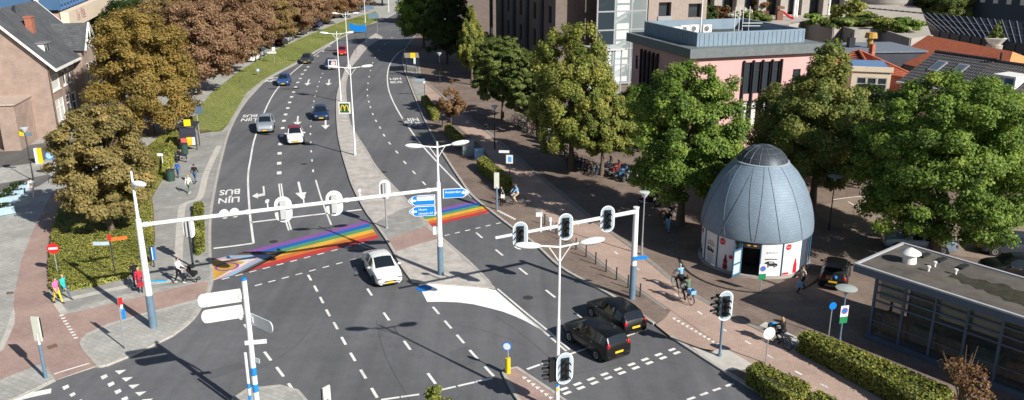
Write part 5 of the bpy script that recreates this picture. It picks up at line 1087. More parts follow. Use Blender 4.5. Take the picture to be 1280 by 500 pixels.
# ------------------------------------------------------------------ masts, signals, signs, street furniture
MASTW = mat('mast_white', (.74, .75, .75), .4, .06, 2); MASTB = mat('mast_blue_grey', (.13, .2, .27), .55, .15, 2); BLK = mat('signal_black', (.02, .021, .023), .5, .15)
SBLUE = mat('road_sign_blue', (.008, .2, .62), .4, .05); BOARD = mat('backboard_grey', (.36, .45, .53), .5, .08); SRED = mat('sign_red_white', (.55, .02, .025), .45, .05); YEL = mat('sign_yellow', (.75, .55, .01), .45, .06); GREEN = mat('sign_green', (.02, .22, .09), .5, .08); POLE = mat('galvanised', (.36, .37, .38), .45, .12, metal=.3); DPOLE = mat('dark_pole', (.035, .04, .048), .5, .15); LAMPG = mat('lamp_glass', (.62, .66, .68), .2, .05); ORANGE = mat('sign_orange', (.7, .14, .03), .5, .05)
GREYBK = mat('housing_grey', (.45, .46, .46), .5, .1)
def stadium(w, h, n=8, e=1.0):
    r = w / 2; k = h / 2 - r
    return [(r * math.cos(t), k + r * math.sin(t)) for t in (math.pi * i / n for i in range(n + 1))] + [(-r * math.cos(t), -k - r * math.sin(t)) for t in (math.pi * i / n for i in range(n + 1))]
def plate(mb, pts, y0, y1, mi=0, M=None):
    n = len(pts); vs = [(x, y0, z) for x, z in pts] + [(x, y1, z) for x, z in pts]
    return mb.add(vs, [tuple(range(n)), tuple(range(n, 2 * n))[::-1]] + [(i, n + i, n + (i + 1) % n, (i + 1) % n) for i in range(n)], mi, M)
def ring(mb, a, b, y, M=None, mi=0):
    n = len(a); return mb.add([(x, y, z) for x, z in a] + [(x, y, z) for x, z in b], [(i, n + i, n + (i + 1) % n, (i + 1) % n) for i in range(n)], mi, M)
def signal(parent, M, w=.84, h=1.63, board=True, name='signal_head'):
    """front towards local -y; the back of the board is white with a pale housing"""
    hd = MB().box((0, .12, 0), (.34, .22, 1.08), 0, M).build(name, GREYBK if board else BLK, parent)
    if board:
        plate(MB(), stadium(w, h), -.012, .012, 0, M).build('backboard', MASTW, hd)
        ring(MB(), stadium(w - .13, h - .13), stadium(.001, h - w), -.016, M).build('board_face', BOARD, hd)
    MB().box((0, -.06, 0), (.36, .1, 1.12), 0, M).build('housing', BLK, hd)
    for k in range(3):
        z = .36 - .36 * k; L = M @ Matrix.Translation((0, -.115, z)) @ Matrix.Rotation(R(90), 4, 'X')
        MB().lathe([(0, .012), (.13, .012), (.145, 0)], 12, M=L).build('lens', mat(['lens_red', 'lens_amber', 'lens_green'][k], [(.07, .012, .012), (.09, .05, .01), (.012, .06, .035)][k], .2, 0), hd)
        MB().lathe([(.155, 0), (.15, .3)], 10, M=L, a0=R(-20), a1=R(200)).build('visor', BLK, hd)
    return hd
def arm_t(p, q, x):
    lo, hi = 0., 1.
    for _ in range(40):
        m = (lo + hi) / 2; c = p.lerp(q, m); f = c.y * cp - (c.z - CAM_H) * sp_; X = CX + FPX * c.x / f
        if (X < x) == (q.x > p.x): lo = m
        else: hi = m
    return p.lerp(q, lo)
def yaw_to(n): return math.atan2(n[1], n[0]) + math.pi / 2          # turns local -y to n
def lamp_heads(parent, T, z, ang, arm, both=True, droop=.18):
    for s in ((1, -1) if both else (1,)):
        d = Vector((math.cos(ang) * s, math.sin(ang) * s, 0)); b = T + Vector((0, 0, z)); e = b + d * arm + Vector((0, 0, .12))
        a = MB().path([b - Vector((0, 0, .02)), e], [.05, .04], 8).path([b - Vector((0, 0, .75)), b + d * arm * .28 - Vector((0, 0, .3)), b + d * arm * .5 + Vector((0, 0, .02))], .025, 6).build('lamp_arm', MASTW, parent)
        M = Matrix.Translation(e) @ Matrix.Rotation(math.atan2(d.y, d.x), 4, 'Z') @ Matrix.Rotation(R(-6), 4, 'Y')
        hd = MB(); hd.ball((.45, 0, 0), (.62, .24, .15), 14, 0, M); hd.build('lamp_head', MASTW, a, 60); MB().ball((.5, 0, -.06), (.42, .17, .13), 10, 0, M).build('lamp_lens', LAMPG, a, 60)
def ground(px, z=.1): return G(px[0], px[1], z)
def lamp_post(label, base, ang, H=9.1, arm=1.15, z=.1, group='double-arm street lamps'):
    o = thing('street_lamp', label, 'street lamp', ground(base, z), 0, group)
    MB().tube((0, 0, 0), (0, 0, 1.2), .12, .11, 10).tube((0, 0, 1.2), (0, 0, H * .55), .1, .085, 10).tube((0, 0, H * .55), (0, 0, H), .07, .05, 10).build('pole', MASTW, o, 40)
    MB().box((0, 0, .01), (.4, .4, .03)).build('base_plate', POLE, o)
    lamp_heads(o, Vector((0, 0, 0)), H - .35, ang, arm)
    return o
# --- left signal gantry (two masts and a beam)
Ab, Bb = ground((192, 409), .11), ground((551, 343), .1)
gan = thing('signal_gantry', 'white signal gantry spanning the left carriageway, with backs of signals and blue direction signs', 'gantry', Ab)
O = Ab.copy(); Pa, Pb = Vector((Ab.x, Ab.y, 6.25)), Vector((Bb.x, Bb.y, 5.95)); beam_d = (Pb - Pa).normalized()
loc = lambda v: v - O
MB().tube((0, 0, 0), (0, 0, 2.0), .215, .2, 14).build('mast_foot', MASTB, gan, 40); MB().tube((0, 0, 2.0), (0, 0, 6.5), .195, .15, 14).tube((0, 0, 6.5), (0, 0, 9.2), .1, .06, 10).build('mast', MASTW, gan, 40)
b_ = loc(Bb); MB().tube(b_, b_ + Vector((0, 0, 2.0)), .2, .19, 14).build('mast_foot', MASTB, gan, 40); mB = MB().tube(b_ + Vector((0, 0, 2)), b_ + Vector((0, 0, 6.3)), .185, .14, 14).tube(b_ + Vector((0, 0, 6.3)), b_ + Vector((0, 0, 8.95)), .09, .055, 10).build('mast', MASTW, gan, 40)
beam = MB().tube(loc(Pa), loc(Pb), .12, .12, 12).build('beam', MASTW, gan, 40)
for t in (.02, .33, .66, .96): c = Pa.lerp(Pb, t); MB().tube(loc(c - beam_d * .12), loc(c + beam_d * .12), .15, .15, 12).build('beam_collar', MASTW, gan, 40)
lamp_heads(gan, b_, 8.6, math.atan2(.28, 1), 1.0)
hd = MB(); M = Matrix.Translation((.32, -.15, 8.55)) @ Matrix.Rotation(R(-25), 4, 'Z'); hd.ball((.1, 0, 0), (.5, .24, .17), 14, 0, M); hd.build('lamp_head', MASTW, gan, 60)
away = (-.22, .975)
for x in (353, 417):
    c = arm_t(Pa, Pb, x); M = Matrix.Translation(loc(c) + Vector((0, .18, -.15))) @ Matrix.Rotation(yaw_to(away), 4, 'Z'); signal(gan, M, 1.0, 1.6)
for x in (279, 292):
    c = arm_t(Pa, Pb, x); M = Matrix.Translation(loc(c) + Vector((0, .16, .02))) @ Matrix.Rotation(yaw_to(away), 4, 'Z')
    s_ = MB().lathe([(0, -.06), (.27, -.06), (.27, .06), (0, .06)], 16, M=M @ Matrix.Rotation(R(90), 4, 'X')).build('bus_signal', MASTW, gan, 40); MB().box((0, -.1, 0), (.22, .1, .22), 0, M).build('housing', BLK, s_)
for x in (335, 380, 450): c = arm_t(Pa, Pb, x); MB().tube(loc(c), loc(c) + Vector((0, 0, .5)), .035).box(loc(c) + Vector((0, 0, .52)), (.14, .3, .14)).build('detector', MASTW, gan)
def dir_sign(x0, x1, ymid, h, lines, arrow_left, txt=True, inset=False):
    """blue board hung beside mast B; x0,x1,ymid are photo pixels at the mast's own depth"""
    dep = Bb.y; f = dep / ray(CX, ymid)[1]; X0, X1 = (x0 - CX) / FPX * f, (x1 - CX) / FPX * f; z = CAM_H + ray(CX, ymid)[2] * f; w_ = X1 - X0; ang = math.atan2(.17, 1)
    M = Matrix.Translation(loc(Vector((X0 if X1 < Bb.x + .4 else X0, dep - .15 + (X0 + w_ / 2 - Bb.x) * .2, z)))) @ Matrix.Rotation(ang, 4, 'Z')
    r = .12; pt = [(r, -h / 2), (w_ - r, -h / 2), (w_, -h / 2 + r), (w_, h / 2 - r), (w_ - r, h / 2), (r, h / 2), (0, h / 2 - r), (0, -h / 2 + r)]
    k = .4
    pt = [(k, -h / 2), (w_, -h / 2), (w_, h / 2), (k, h / 2), (.06, h / 2 - .22), (0, 0), (.06, -h / 2 + .22)] if arrow_left else [(0, -h / 2), (w_ - k, -h / 2), (w_ - .06, -h / 2 + .22), (w_, 0), (w_ - .06, h / 2 - .22), (w_ - k, h / 2), (0, h / 2)]
    s = plate(MB(), pt, -.03, .03, 0, M).build('direction_sign', MASTW, gan)
    cx_, cz = sum(p[0] for p in pt) / len(pt), 0; inn = [(w_ / 2 + (p[0] - w_ / 2) * (1 - .1 / w_), p[1] * .9) for p in pt]
    mb = MB(); n = len(inn); mb.add([(x, -.034, z) for x, z in inn], [tuple(range(n))], 0, M).build('sign_face', SBLUE, s)
    Mt = M @ Matrix.Translation((0, -.038, 0)) @ Matrix.Rotation(R(90), 4, 'X')
    if inset: MB().add([(.55, -.038, -.02), (w_ - .1, -.038, -.02), (w_ - .1, -.038, h / 2 - .08), (.55, -.038, h / 2 - .08)], [(0, 1, 2, 3)], 0, M).build('white_panel', MASTW, s)
    for i, (t, tx, tz, th_) in enumerate(lines): mb = MB(); text_mb(mb, t, th_, Mt @ Matrix.Translation((tx, tz, .001)), 0, .01); mb.build('sign_lettering', BLK if inset else MASTW, s)
    a = MB(); ax = .3 if arrow_left else w_ - .3; sg = 1 if arrow_left else -1
    a.add([(ax - .2 * sg, -.038, 0), (ax, -.038, .2), (ax, -.038, -.2), (ax, -.038, .06), (ax + .2 * sg, -.038, .06), (ax + .2 * sg, -.038, -.06), (ax, -.038, -.06)], [(0, 2, 1), (3, 6, 5, 4)] if arrow_left else [(0, 1, 2), (3, 4, 5, 6)], 0, M).build('sign_arrow', MASTW, s)
dir_sign(511, 544.5, 249, .66, [], True, inset=True); dir_sign(512, 545, 262.5, .66, [('Hoorn', .6, .05, .2), ('Utrecht A7 A8', .6, -.22, .2)], True); dir_sign(553.5, 587, 242.5, .62, [('Amsterdam A10', .12, .02, .22)], False)
MB().box(b_ + Vector((-.3, -.1, 3.1)), (.2, .2, .5)).build('control_box', MASTW, gan)
# --- right signal gantry
Cb = ground((790, 373)); rg_ = thing('signal_gantry', 'white cantilever signal gantry with three signals facing the viewer, right carriageway', 'gantry', Cb); O = Cb.copy()
MB().tube((0, 0, 0), (0, 0, 2.2), .2, .19, 14).build('mast_foot', MASTB, rg_, 40); MB().tube((0, 0, 2.2), (0, 0, 5.85), .185, .16, 14).build('mast', MASTW, rg_, 40); MB().tube((0, 0, 5.85), (0, 0, 5.9), .19, .19, 14).build('mast_cap', MASTW, rg_)
Pe = G(619, 297.5, 5.6); Ps = Vector((Cb.x, Cb.y, 5.72)); MB().tube(loc(Ps), loc(Pe), .13, .08, 12).build('beam', MASTW, rg_, 40)
trav = Vector(g2([(599, 294)])[0]) - Vector(g2([(727, 396.6)])[0]); trav.normalize(); face = (-trav.x * .55 - .0, -trav.y)
for x in (650.5, 707, 759):
    c = arm_t(Pe, Ps, x); signal(rg_, Matrix.Translation(loc(c) + Vector((-.0, -.22, -.05))) @ Matrix.Rotation(yaw_to((.12, -1)), 4, 'Z'))
for x, h in ((676, .9), (688, .5)):
    c = arm_t(Pe, Ps, x); MB().tube(loc(c) - Vector((0, 0, .15)), loc(c) + Vector((0, 0, h)), .05).box(loc(c) + Vector((-.1 if h > .6 else 0, -.05, h)), (.36 if h > .6 else .14, .2, .2)).build('camera', MASTW, rg_)
st = MB().box((.35, -.2, 2.75), (.9, .04, .22), rz=.25).build('street_name_sign', SBLUE, rg_)
# --- signal posts
def post_signal(label, base, H, face, z=.1, board=True, pole=MASTB, second=None, w=.84, h=1.63, zc=None):
    o = thing('traffic_light', label, 'traffic light', ground(base, z), 0, None)
    MB().tube((0, 0, 0), (0, 0, H), .075, .07, 10).build('pole', pole, o, 40); MB().tube((0, 0, 0), (0, 0, .12), .13, .11, 10).build('pole_collar', pole, o)
    a = yaw_to(face); signal(o, Matrix.Translation((0, 0, zc or H - .5)) @ Matrix.Rotation(a, 4, 'Z') @ Matrix.Translation((0, -.2, 0)), w, h, board)
    if second: a = yaw_to(second); signal(o, Matrix.Translation((0, 0, zc or H - .55)) @ Matrix.Rotation(a, 4, 'Z') @ Matrix.Translation((0, -.32, 0)), board=False)
    return o
post_signal('traffic light facing the viewer beside the cycle path give-way teeth', (899.5, 445), 3.6, (.15, -1), second=(-.9, -.3), w=.78, h=1.7, zc=3.0)
post_signal('back of a traffic light behind the man with the stroller', (241.5, 334), 3.3, (-.2, .97), pole=DPOLE, w=.72, h=1.4, zc=2.7)
post_signal('back of a traffic light on the median left of the blue signs', (483.5, 285), 3.6, (-.2, .97), pole=POLE, w=.84, h=1.5, zc=3.0)
def slim_signal(label, base, H, z=.1, face=(.2, 1)):
    o = thing('traffic_light', label, 'traffic light', ground(base, z)); a = yaw_to(face); M = Matrix.Translation((0, 0, H - .65)) @ Matrix.Rotation(a, 4, 'Z')
    MB().tube((0, 0, 0), (0, 0, 1.9), .085, .08, 10).build('pole', MASTB, o, 40); MB().tube((0, 0, 1.9), (0, 0, H - .9), .06, .06, 10).build('pole_top', MASTW, o, 40)
    hd = MB().box((0, 0, 0), (.4, .09, 1.3), 0, M).build('signal_back', mat('pale_housing', (.62, .64, .56), .5, .06), o); MB().box((0, -.12, 0), (.28, .16, 1.05), 0, M).build('housing', BLK, hd)
slim_signal('slim pale traffic light back at the bottom left corner', (57.5, 473), 3.4); slim_signal('slim pale traffic light back at the right end of the rainbow crossing', (621, 262), 3.1, face=(.1, 1)); slim_signal('slim signal at the bottom edge between the dashed lines', (412, 545), 2.5, 0, (-.8, .6))
# --- lamp with two signals in the foreground
Db = ground((696, 514), .1); dl = lamp_post('double-arm street lamp in the foreground carrying two traffic lights', (696, 514), math.atan2(.2, 1), HT((696, 514), 702, 299, .1) - .1, 1.0)
Hs = HT((696, 514), 698, 459, .1) - .1
signal(dl, Matrix.Translation((.32, -.12, Hs)) @ Matrix.Rotation(yaw_to((.35, -1)), 4, 'Z')); signal(dl, Matrix.Translation((-.3, -.05, Hs - .1)) @ Matrix.Rotation(yaw_to((-1, -.2)), 4, 'Z'), board=False)
for k in range(4): MB().box((.0, -.118, 1.0 + k * .22), (.12, .012, .14)).build('sticker', [MASTW, YEL, SBLUE, MASTW][k], dl)
lamp_post('double-arm street lamp on the median with the golden arches sign', (444, 194), math.atan2(.1, 1)); lp = [o for o in C.objects if o.get('label', '').endswith('golden arches sign')][0]
lp2 = lamp_post('double-arm street lamp on the median behind the blue cars', (426, 126), math.atan2(.1, 1)); lamp_post('double-arm street lamp on the median near the red car', (435.7, 86), .1)
lamp_post('double-arm street lamp at the far median tip', (458, 54), .1); lamp_post('double-arm street lamp beyond the blue road sign', (486, 15), .1); lamp_post('double-arm street lamp at the far end of the avenue', (500, 7), .1)
def ad_sign(o, z, kind):
    s = MB().box((-.75, -.1, z), (1.12, .16, 1.12)).build('advert_frame', MASTW, o)
    if kind == 'M':
        MB().box((-.75, -.185, z), (.92, .02, .92)).build('advert_face', mat('advert_green', (.01, .1, .06), .4, .05), s)
        mb = MB()
        for sx in (-1, 1):      # two arches
            P = [(-.75 + sx * .19 + .19 * math.cos(t), -.2, z - .3 + .58 * math.sin(t)) for t in (math.pi * k / 10 for k in range(11))]
            for i in range(10): mb.tube(P[i], P[i + 1], .05, .05, 6)
        mb.build('arches', mat('arch_yellow', (.85, .52, .01), .4, .03), s)
    else:
        MB().box((-.75, -.185, z), (.92, .02, .92)).build('advert_face', mat('advert_navy', (.03, .04, .08), .4), s); mb = MB().lathe([(0, .01), (.3, .01)], 16, M=Matrix.Translation((-.65, -.19, z + .1)) @ Matrix.Rotation(R(90), 4, 'X')); mb.build('advert_disc', mat('advert_pink', (.7, .5, .48), .4), s)
ad_sign(lp, 4.85, 'M'); ad_sign(lp2, 4.9, 'd')
# --- foreground sign mast with panel backs
Sb = ground((323, 520), .1); sm = thing('sign_mast', 'white and blue banded sign mast with backs of two large panels, bottom left', 'sign', Sb); Hm = HT((323, 520), 310, 350, .1) - .1
MB().tube((0, 0, 0), (0, 0, Hm), .13, .12, 12).build('pole', MASTW, sm, 40); MB().tube((0, 0, Hm), (0, 0, Hm + .1), .13, .1, 12).build('pole_cap', SBLUE, sm)
for k in range(3): MB().tube((0, 0, .45 + k * .85), (0, 0, .85 + k * .85), .137, .137, 12).build('blue_band', mat('band_blue', (.02, .24, .6), .4), sm)
MB().tube((-.28, -.05, 0), (-.28, -.05, 3.3), .07, .07, 10).build('second_pole', MASTW, sm, 40)
for k in range(3): MB().tube((-.28, -.05, .3 + k * .6), (-.28, -.05, .55 + k * .6), .075, .075, 10).build('blue_band', MC['band_blue'], sm)
def panel_back(z, L, h, ang, m, sgn=-1):
    M = Matrix.Translation((0, .16, z)) @ Matrix.Rotation(ang, 4, 'Z'); pt = [(sgn * .15, -h / 2)] + [(sgn * (L - .2 + .2 * math.sin(t * math.pi / 8)), -math.cos(t * math.pi / 8) * h / 2) for t in range(9)] + [(sgn * .15, h / 2)]
    if sgn < 0: pt = pt[::-1]
    p = plate(MB(), pt, -.025, .025, 0, M).build('sign_panel', m, sm)
    MB().box((sgn * .2, -.05, 0), (.3, .05, h * .5), 0, M).build('panel_bracket', m, p)
PB = mat('panel_back_white', (.7, .72, .68), .45, .05)
panel_back(Hm - .75, 2.05, .62, R(22), PB); panel_back(Hm - 1.52, 1.98, .62, R(22), PB); panel_back(Hm - 1.9, 1.7, .55, R(-38), mat('panel_back_grey', (.55, .58, .6), .5, .08), 1)
MB().box((.25, -.05, Hm - 3.0), (.95, .04, .2), rz=.2).build('small_plate', PB, sm); MB().box((.15, -.05, Hm - 3.9), (.5, .04, .22), rz=-.5).build('small_plate', MC['panel_back_grey'], sm)
# --- keep-left post on the island
k_ = thing('keep_left_post', 'yellow bollard with round blue traffic sign on the small island', 'sign', ground((635, 466), .1)); MB().tube((0, 0, 0), (0, 0, .85), .13, .13, 12).build('bollard', YEL, k_, 40); MB().tube((0, 0, .85), (0, 0, 1.3), .035).build('stem', POLE, k_)
Md = Matrix.Translation((-.05, 0, 1.5)) @ Matrix.Rotation(R(-12), 4, 'Z') @ Matrix.Rotation(R(90), 4, 'X')
d_ = MB().lathe([(0, -.015), (.25, -.015), (.25, .015), (0, .015)], 20, M=Md).build('disc', SBLUE, k_, 30); MB().lathe([(0, .02), (.19, .02)], 16, M=Md).build('disc_back', MASTW, d_)
# --- generic signs
def round_sign(label, base, H, rad, face, m, z=.1, back=None, bar=None, pole=POLE, name='round_sign'):
    o = thing(name, label, 'sign', ground(base, z)); MB().tube((0, 0, 0), (0, 0, H + rad * .6), .032, .032, 8).build('post', pole, o); M = Matrix.Translation((0, 0, H)) @ Matrix.Rotation(yaw_to(face), 4, 'Z') @ Matrix.Translation((0, -.05, 0)) @ Matrix.Rotation(R(90), 4, 'X')
    d = MB().lathe([(0, -.012), (rad, -.012), (rad, .012), (0, .012)], 24, M=M).build('disc', m, o, 30)
    if back: MB().lathe([(0, .016), (rad * .8, .016)], 20, M=M).build('disc_centre', back, d)
    if bar: MB().box((0, 0, .02), (rad * 1.45, rad * .38, .01), 0, M).build('bar', MASTW, d)
round_sign('red no-entry sign standing in the ground-cover bed', (73, 346), 2.0, .36, (.2, -1), SRED, bar=True); round_sign('round blue sign beside the side street, left', (67, 222), 2.1, .38, (.3, -1), SBLUE, back=mat('pale_blue_print', (.3, .5, .75), .4))
round_sign('white back of a round sign beside the short hedge', (957, 454), 1.75, .34, (.25, -1), PB); round_sign('round blue sign in the shade left of the pavilion', (1035.5, 421), 1.9, .22, (.2, -1), SBLUE)
round_sign('round sign at the foot of the green verge', (1, 1), 2, .3, (0, -1), SRED) if False else None
def plates_sign(label, base, H, plates_, face=(0, -1), z=.1, pole=POLE, name='sign_post', post=True):
    o = thing(name, label, 'sign', ground(base, z)); MB().tube((0, 0, 0), (0, 0, H), .04, .04, 8).build('post', pole, o); M0 = Matrix.Rotation(yaw_to(face), 4, 'Z')
    for i, (x, zc, w_, h_, m, ang) in enumerate(plates_): MB().box((x, -.06 - .004 * i, zc), (w_, .03, h_), 0, M0 @ Matrix.Rotation(ang, 4, 'Z')).build('plate', m, o)
    return o
plates_sign('dark fingerpost with orange and pale fingers in the ground-cover bed', (145, 349), 3.0, [(.5, 2.75, 1.0, .22, ORANGE, .2), (-.55, 2.5, 1.0, .24, mat('pale_blue_plate', (.42, .55, .66), .5), -.15), (0, 2.9, .2, .4, SRED, 0)], (.2, -1), pole=DPOLE, name='fingerpost')
plates_sign('thin post with red, white and blue plates on the corner island', (157, 436), 3.1, [(.1, 2.75, .2, .5, SRED, 0), (.12, 2.4, .12, .4, MASTW, 0), (.16, 2.05, .18, .6, SBLUE, 0)], (.6, -1), z=.112)
plates_sign('dark information post with blue plate at the edge of the ground-cover bed', (193, 334), 1.5, [(.1, 1.0, .16, .9, SBLUE, 0), (-.1, 1.0, .16, .9, mat('navy_plate', (.02, .04, .1), .5), 0), (0, 1.0, .06, .9, MASTW, 0)], (.2, -1), pole=DPOLE)
lp3 = plates_sign('blue road sign on a post at the far median', (445, 67), 5.2, [(.9, 4.6, 2.4, 1.15, SBLUE, 0), (-.55, 4.9, .8, 1.2, SBLUE, 0)], (0, -1), pole=DPOLE)
plates_sign('grey-blue back of a road sign at the far median tip', (472, 43), 4.4, [(-.7, 4.0, 2.2, 1.1, MASTB, 0)], (.1, -1)); plates_sign('second grey road sign on the far verge', (462, 25.5), 3.6, [(0, 3.2, 2.4, 1.0, MASTB, 0)], (.1, -1))
plates_sign('small pale crossed signpost on the green verge', (343, 78), 2.6, [(-.3, 1.7, 1.5, .3, PB, 0), (0, 2.3, .5, .6, PB, .4)], (.2, -1)); plates_sign('low square sign in the grass at the verge corner', (323, 94), 1.1, [(0, .8, .6, .6, MASTB, 0), (0, .8, .3, .3, MASTW, 0)], (.2, -1))
plates_sign('tall yellow bus stop sign at the far bus stop', (519, 96), 3.6, [(-.25, 3.3, .75, .8, YEL, 0), (0, 2.5, .3, .9, MASTW, 0)], (0, -1)); plates_sign('blue finger sign before the far box hedge', (531, 120), 2.4, [(-.6, 2.2, 1.3, .35, mat('dim_plate', (.25, .35, .42), .5), 0), (0, 1.9, .25, .3, MASTW, 0)], (0, -1), pole=DPOLE)
plates_sign('white sign with blue pictogram behind the box hedge', (637, 222), 2.5, [(-.5, 2.45, .95, .24, MASTW, 0), (0, 1.75, .62, .8, MASTW, 0), (.02, 1.75, .32, .5, mat('picto_blue', (.1, .35, .7), .5), 0)], (-.1, -1), pole=DPOLE)
def parking_sign(o, z, M):
    s = MB().box((0, -.07, z + .22), (.46, .03, .62), 0, M).build('plate', MASTW, o); MB().lathe([(0, .006), (.19, .006)], 18, M=M @ Matrix.Translation((0, -.085, z + .25)) @ Matrix.Rotation(R(90), 4, 'X')).build('blue_disc', SBLUE, s); MB().box((0, -.072, z - .28), (.46, .03, .38), 0, M).build('plate', GREEN, o)
    MB().lathe([(.15, .008), (.19, .008)], 18, M=M @ Matrix.Translation((0, -.086, z + .25)) @ Matrix.Rotation(R(90), 4, 'X')).build('red_ring', SRED, s)
ks = thing('parking_sign', 'white and green parking sign in front of the kiosk door', 'sign', ground((950, 366))); MB().tube((0, 0, 0), (0, 0, 1.9), .03).build('post', POLE, ks); parking_sign(ks, 1.4, Matrix.Rotation(.15, 4, 'Z'))
# --- pedestrian lamps
def ped_lamp(label, base, H, head='cone', pole=DPOLE, z=.1):
    o = thing('street_lamp', label, 'street lamp', ground(base, z), 0, 'post-top lamps'); MB().tube((0, 0, 0), (0, 0, .9), .075, .07, 8).tube((0, 0, .9), (0, 0, H - .45), .05, .04, 8).build('pole', pole, o, 40)
    if head == 'cone': MB().lathe([(.05, H - .45), (.34, H - .05), (.36, H), (0, H + .03)], 18).build('lamp_head', LAMPG, o, 40)
    else: MB().lathe([(.04, H - .45), (.1, H - .4), (.1, H - .12), (.52, H - .1), (.55, H - .04), (.2, H + .05), (0, H + .06)], 20).build('lamp_head', mat('disc_lamp_grey', (.35, .38, .37), .5, .1), o, 40)
    return o
ped_lamp('post-top lamp with pale cone head by the cyclists', (802, 318), 4.55, pole=POLE); l4 = ped_lamp('post-top lamp with flat disc head above the long hedge', (1047.5, 441), 3.8, 'disc', MASTB); parking_sign(l4, 2.25, Matrix.Rotation(.25, 4, 'Z'))
ped_lamp('dark post-top lamp beside the bicycle racks', (618.5, 187), 4.6); ped_lamp('dark post-top lamp in the shaded street', (550, 104), 4.5); ped_lamp('dark post-top lamp beneath the trees behind the kiosk', (1036, 288), 4.3, 'disc')
sl_ = ped_lamp('black lamp post with small flags left of the chestnut', (42, 226), 4.9); MB().box((.25, 0, 4.3), (.7, .05, .3)).build('flag', MASTB, sl_); MB().box((-.3, 0, 4.4), (.4, .05, .5)).build('flag', YEL, sl_)
# --- bollards
first_b = thing('bollard', '', 'bollard', (0, 0, 0)); MB().tube((0, 0, 0), (0, 0, .82), .05, .045, 8).build('post', DPOLE, first_b, 40); MB().ball((0, 0, .84), .06, 8).build('cap', DPOLE, first_b, 60)
for i, p_ in enumerate([(681, 281), (695, 292), (708, 302), (720, 312), (732.5, 321.5), (744.5, 330.5), (757.5, 340), (770.5, 350), (785, 360), (800, 371)]):
    place(first_b, ground(p_), 0, 'dark bollard along the cycle path, number %s from the crossing' % ['one', 'two', 'three', 'four', 'five', 'six', 'seven', 'eight', 'nine', 'ten'][i], 'bollards along the right cycle path')
for i, p_ in enumerate([(549, 153), (553, 157), (545, 148)]): place(first_b, ground(p_), 0, ['middle', 'nearest', 'farthest'][i] + ' of three bollards between the two far box hedges', 'bollards between the hedges')
# --- cabinets, planters, bins
cab = thing('utility_cabinet', 'grey utility cabinet at the end of the far hedges', 'cabinet', ground((585, 194)), .25); MB().box((0, 0, .85), (1.15, .6, 1.5)).build('body', mat('cabinet_grey', (.24, .28, .31), .6, .1), cab); MB().box((0, 0, .05), (1.2, .65, .1)).build('plinth', CONC, cab)
for x in (-.29, .29): d_ = MB().box((x, -.31, .85), (.54, .03, 1.4)).build('door', mat('cabinet_door', (.27, .31, .34), .6, .08), cab); MB().box((x - .18 * (1 if x > 0 else -1), -.335, .9), (.04, .03, .16)).build('handle', DPOLE, d_)
bx = thing('blue_box', 'light blue street box between cabinet and box hedge', 'box', ground((599, 199)), .5); MB().box((0, 0, .5), (.75, .55, 1.0)).build('body', mat('pale_blue_box', (.25, .45, .65), .6, .1), bx); MB().box((0, 0, 1.03), (.8, .6, .06)).build('lid', mat('pale_blue_box_lid', (.35, .55, .72), .6), bx)
pt = MB(); pl = thing('planter', '', 'planter'); 
PBL = mat('planter_blue', (.33, .45, .53), .6, .12)
for c, d in (((0, -.35, .35), (1.5, .07, .6)), ((0, .35, .35), (1.5, .07, .6)), ((-.72, 0, .35), (.07, .63, .6)), ((.72, 0, .35), (.07, .63, .6))): MB().box(c, d).build('side', PBL, pl)
MB().box((0, 0, .45), (1.38, .63, .1)).build('earth', SOIL, pl)
P, N, T, cs = crown_pts(77, 16, 500, dome, .2, .7, .5); link('plants', leaf_mesh('plants', P * np.array([1.3, .7, .5]) + np.array([0, 0, .45]), N, np.full(500, .1), T, LM['dark'], 1.4, 2), pl)
for i, p_ in enumerate([(5, 268), (10, 254), (17, 247), (25, 240)]): place(pl, ground(p_), R(40), 'light blue wooden planter on the left pavement, ' + ['nearest', 'second', 'third', 'farthest'][i] + ' in the row', 'blue planters')
pi = thing('marker_post', 'short yellow and white marker pillar by the side street', 'post', ground((49.5, 204))); MB().box((-.14, 0, .75), (.28, .35, 1.5)).build('white_half', MASTW, pi); MB().box((.15, 0, .75), (.28, .35, 1.5)).build('yellow_half', YEL, pi)
def bin_(label, p_, m, h=1.1, r_=.38):
    o = thing('litter_bin', label, 'bin', ground(p_)); MB().lathe([(r_ * .9, 0), (r_, h * .8), (r_, h * .85), (0, h * .85)], 14).build('drum', m, o, 40); MB().lathe([(r_ * 1.06, h * .85), (r_ * 1.06, h * .95), (.05, h)], 14).build('lid', DPOLE, o, 40)
BG = mat('bin_green', (.03, .07, .05), .6, .15); bin_('dark green litter bin near the blue-jacketed pedestrian', (214, 226), BG); bin_('dark green litter bin at the bus stop panel', (231, 193), BG, 1.2)
for i, p_ in enumerate([(676, 174), (684, 180), (692, 187)]):
    o = thing('waste_container', ['farthest', 'middle', 'nearest'][i] + ' dark waste container beside the parked bicycles', 'container', ground(p_), .4, 'waste containers'); MB().box((0, 0, .65), (.85, .85, 1.3)).build('body', mat('container_dark', (.05, .055, .06), .5, .15), o); MB().lathe([(.38, 1.3), (.38, 1.62), (.3, 1.75), (0, 1.78)], 12).build('drum_lid', STEEL, o, 40)
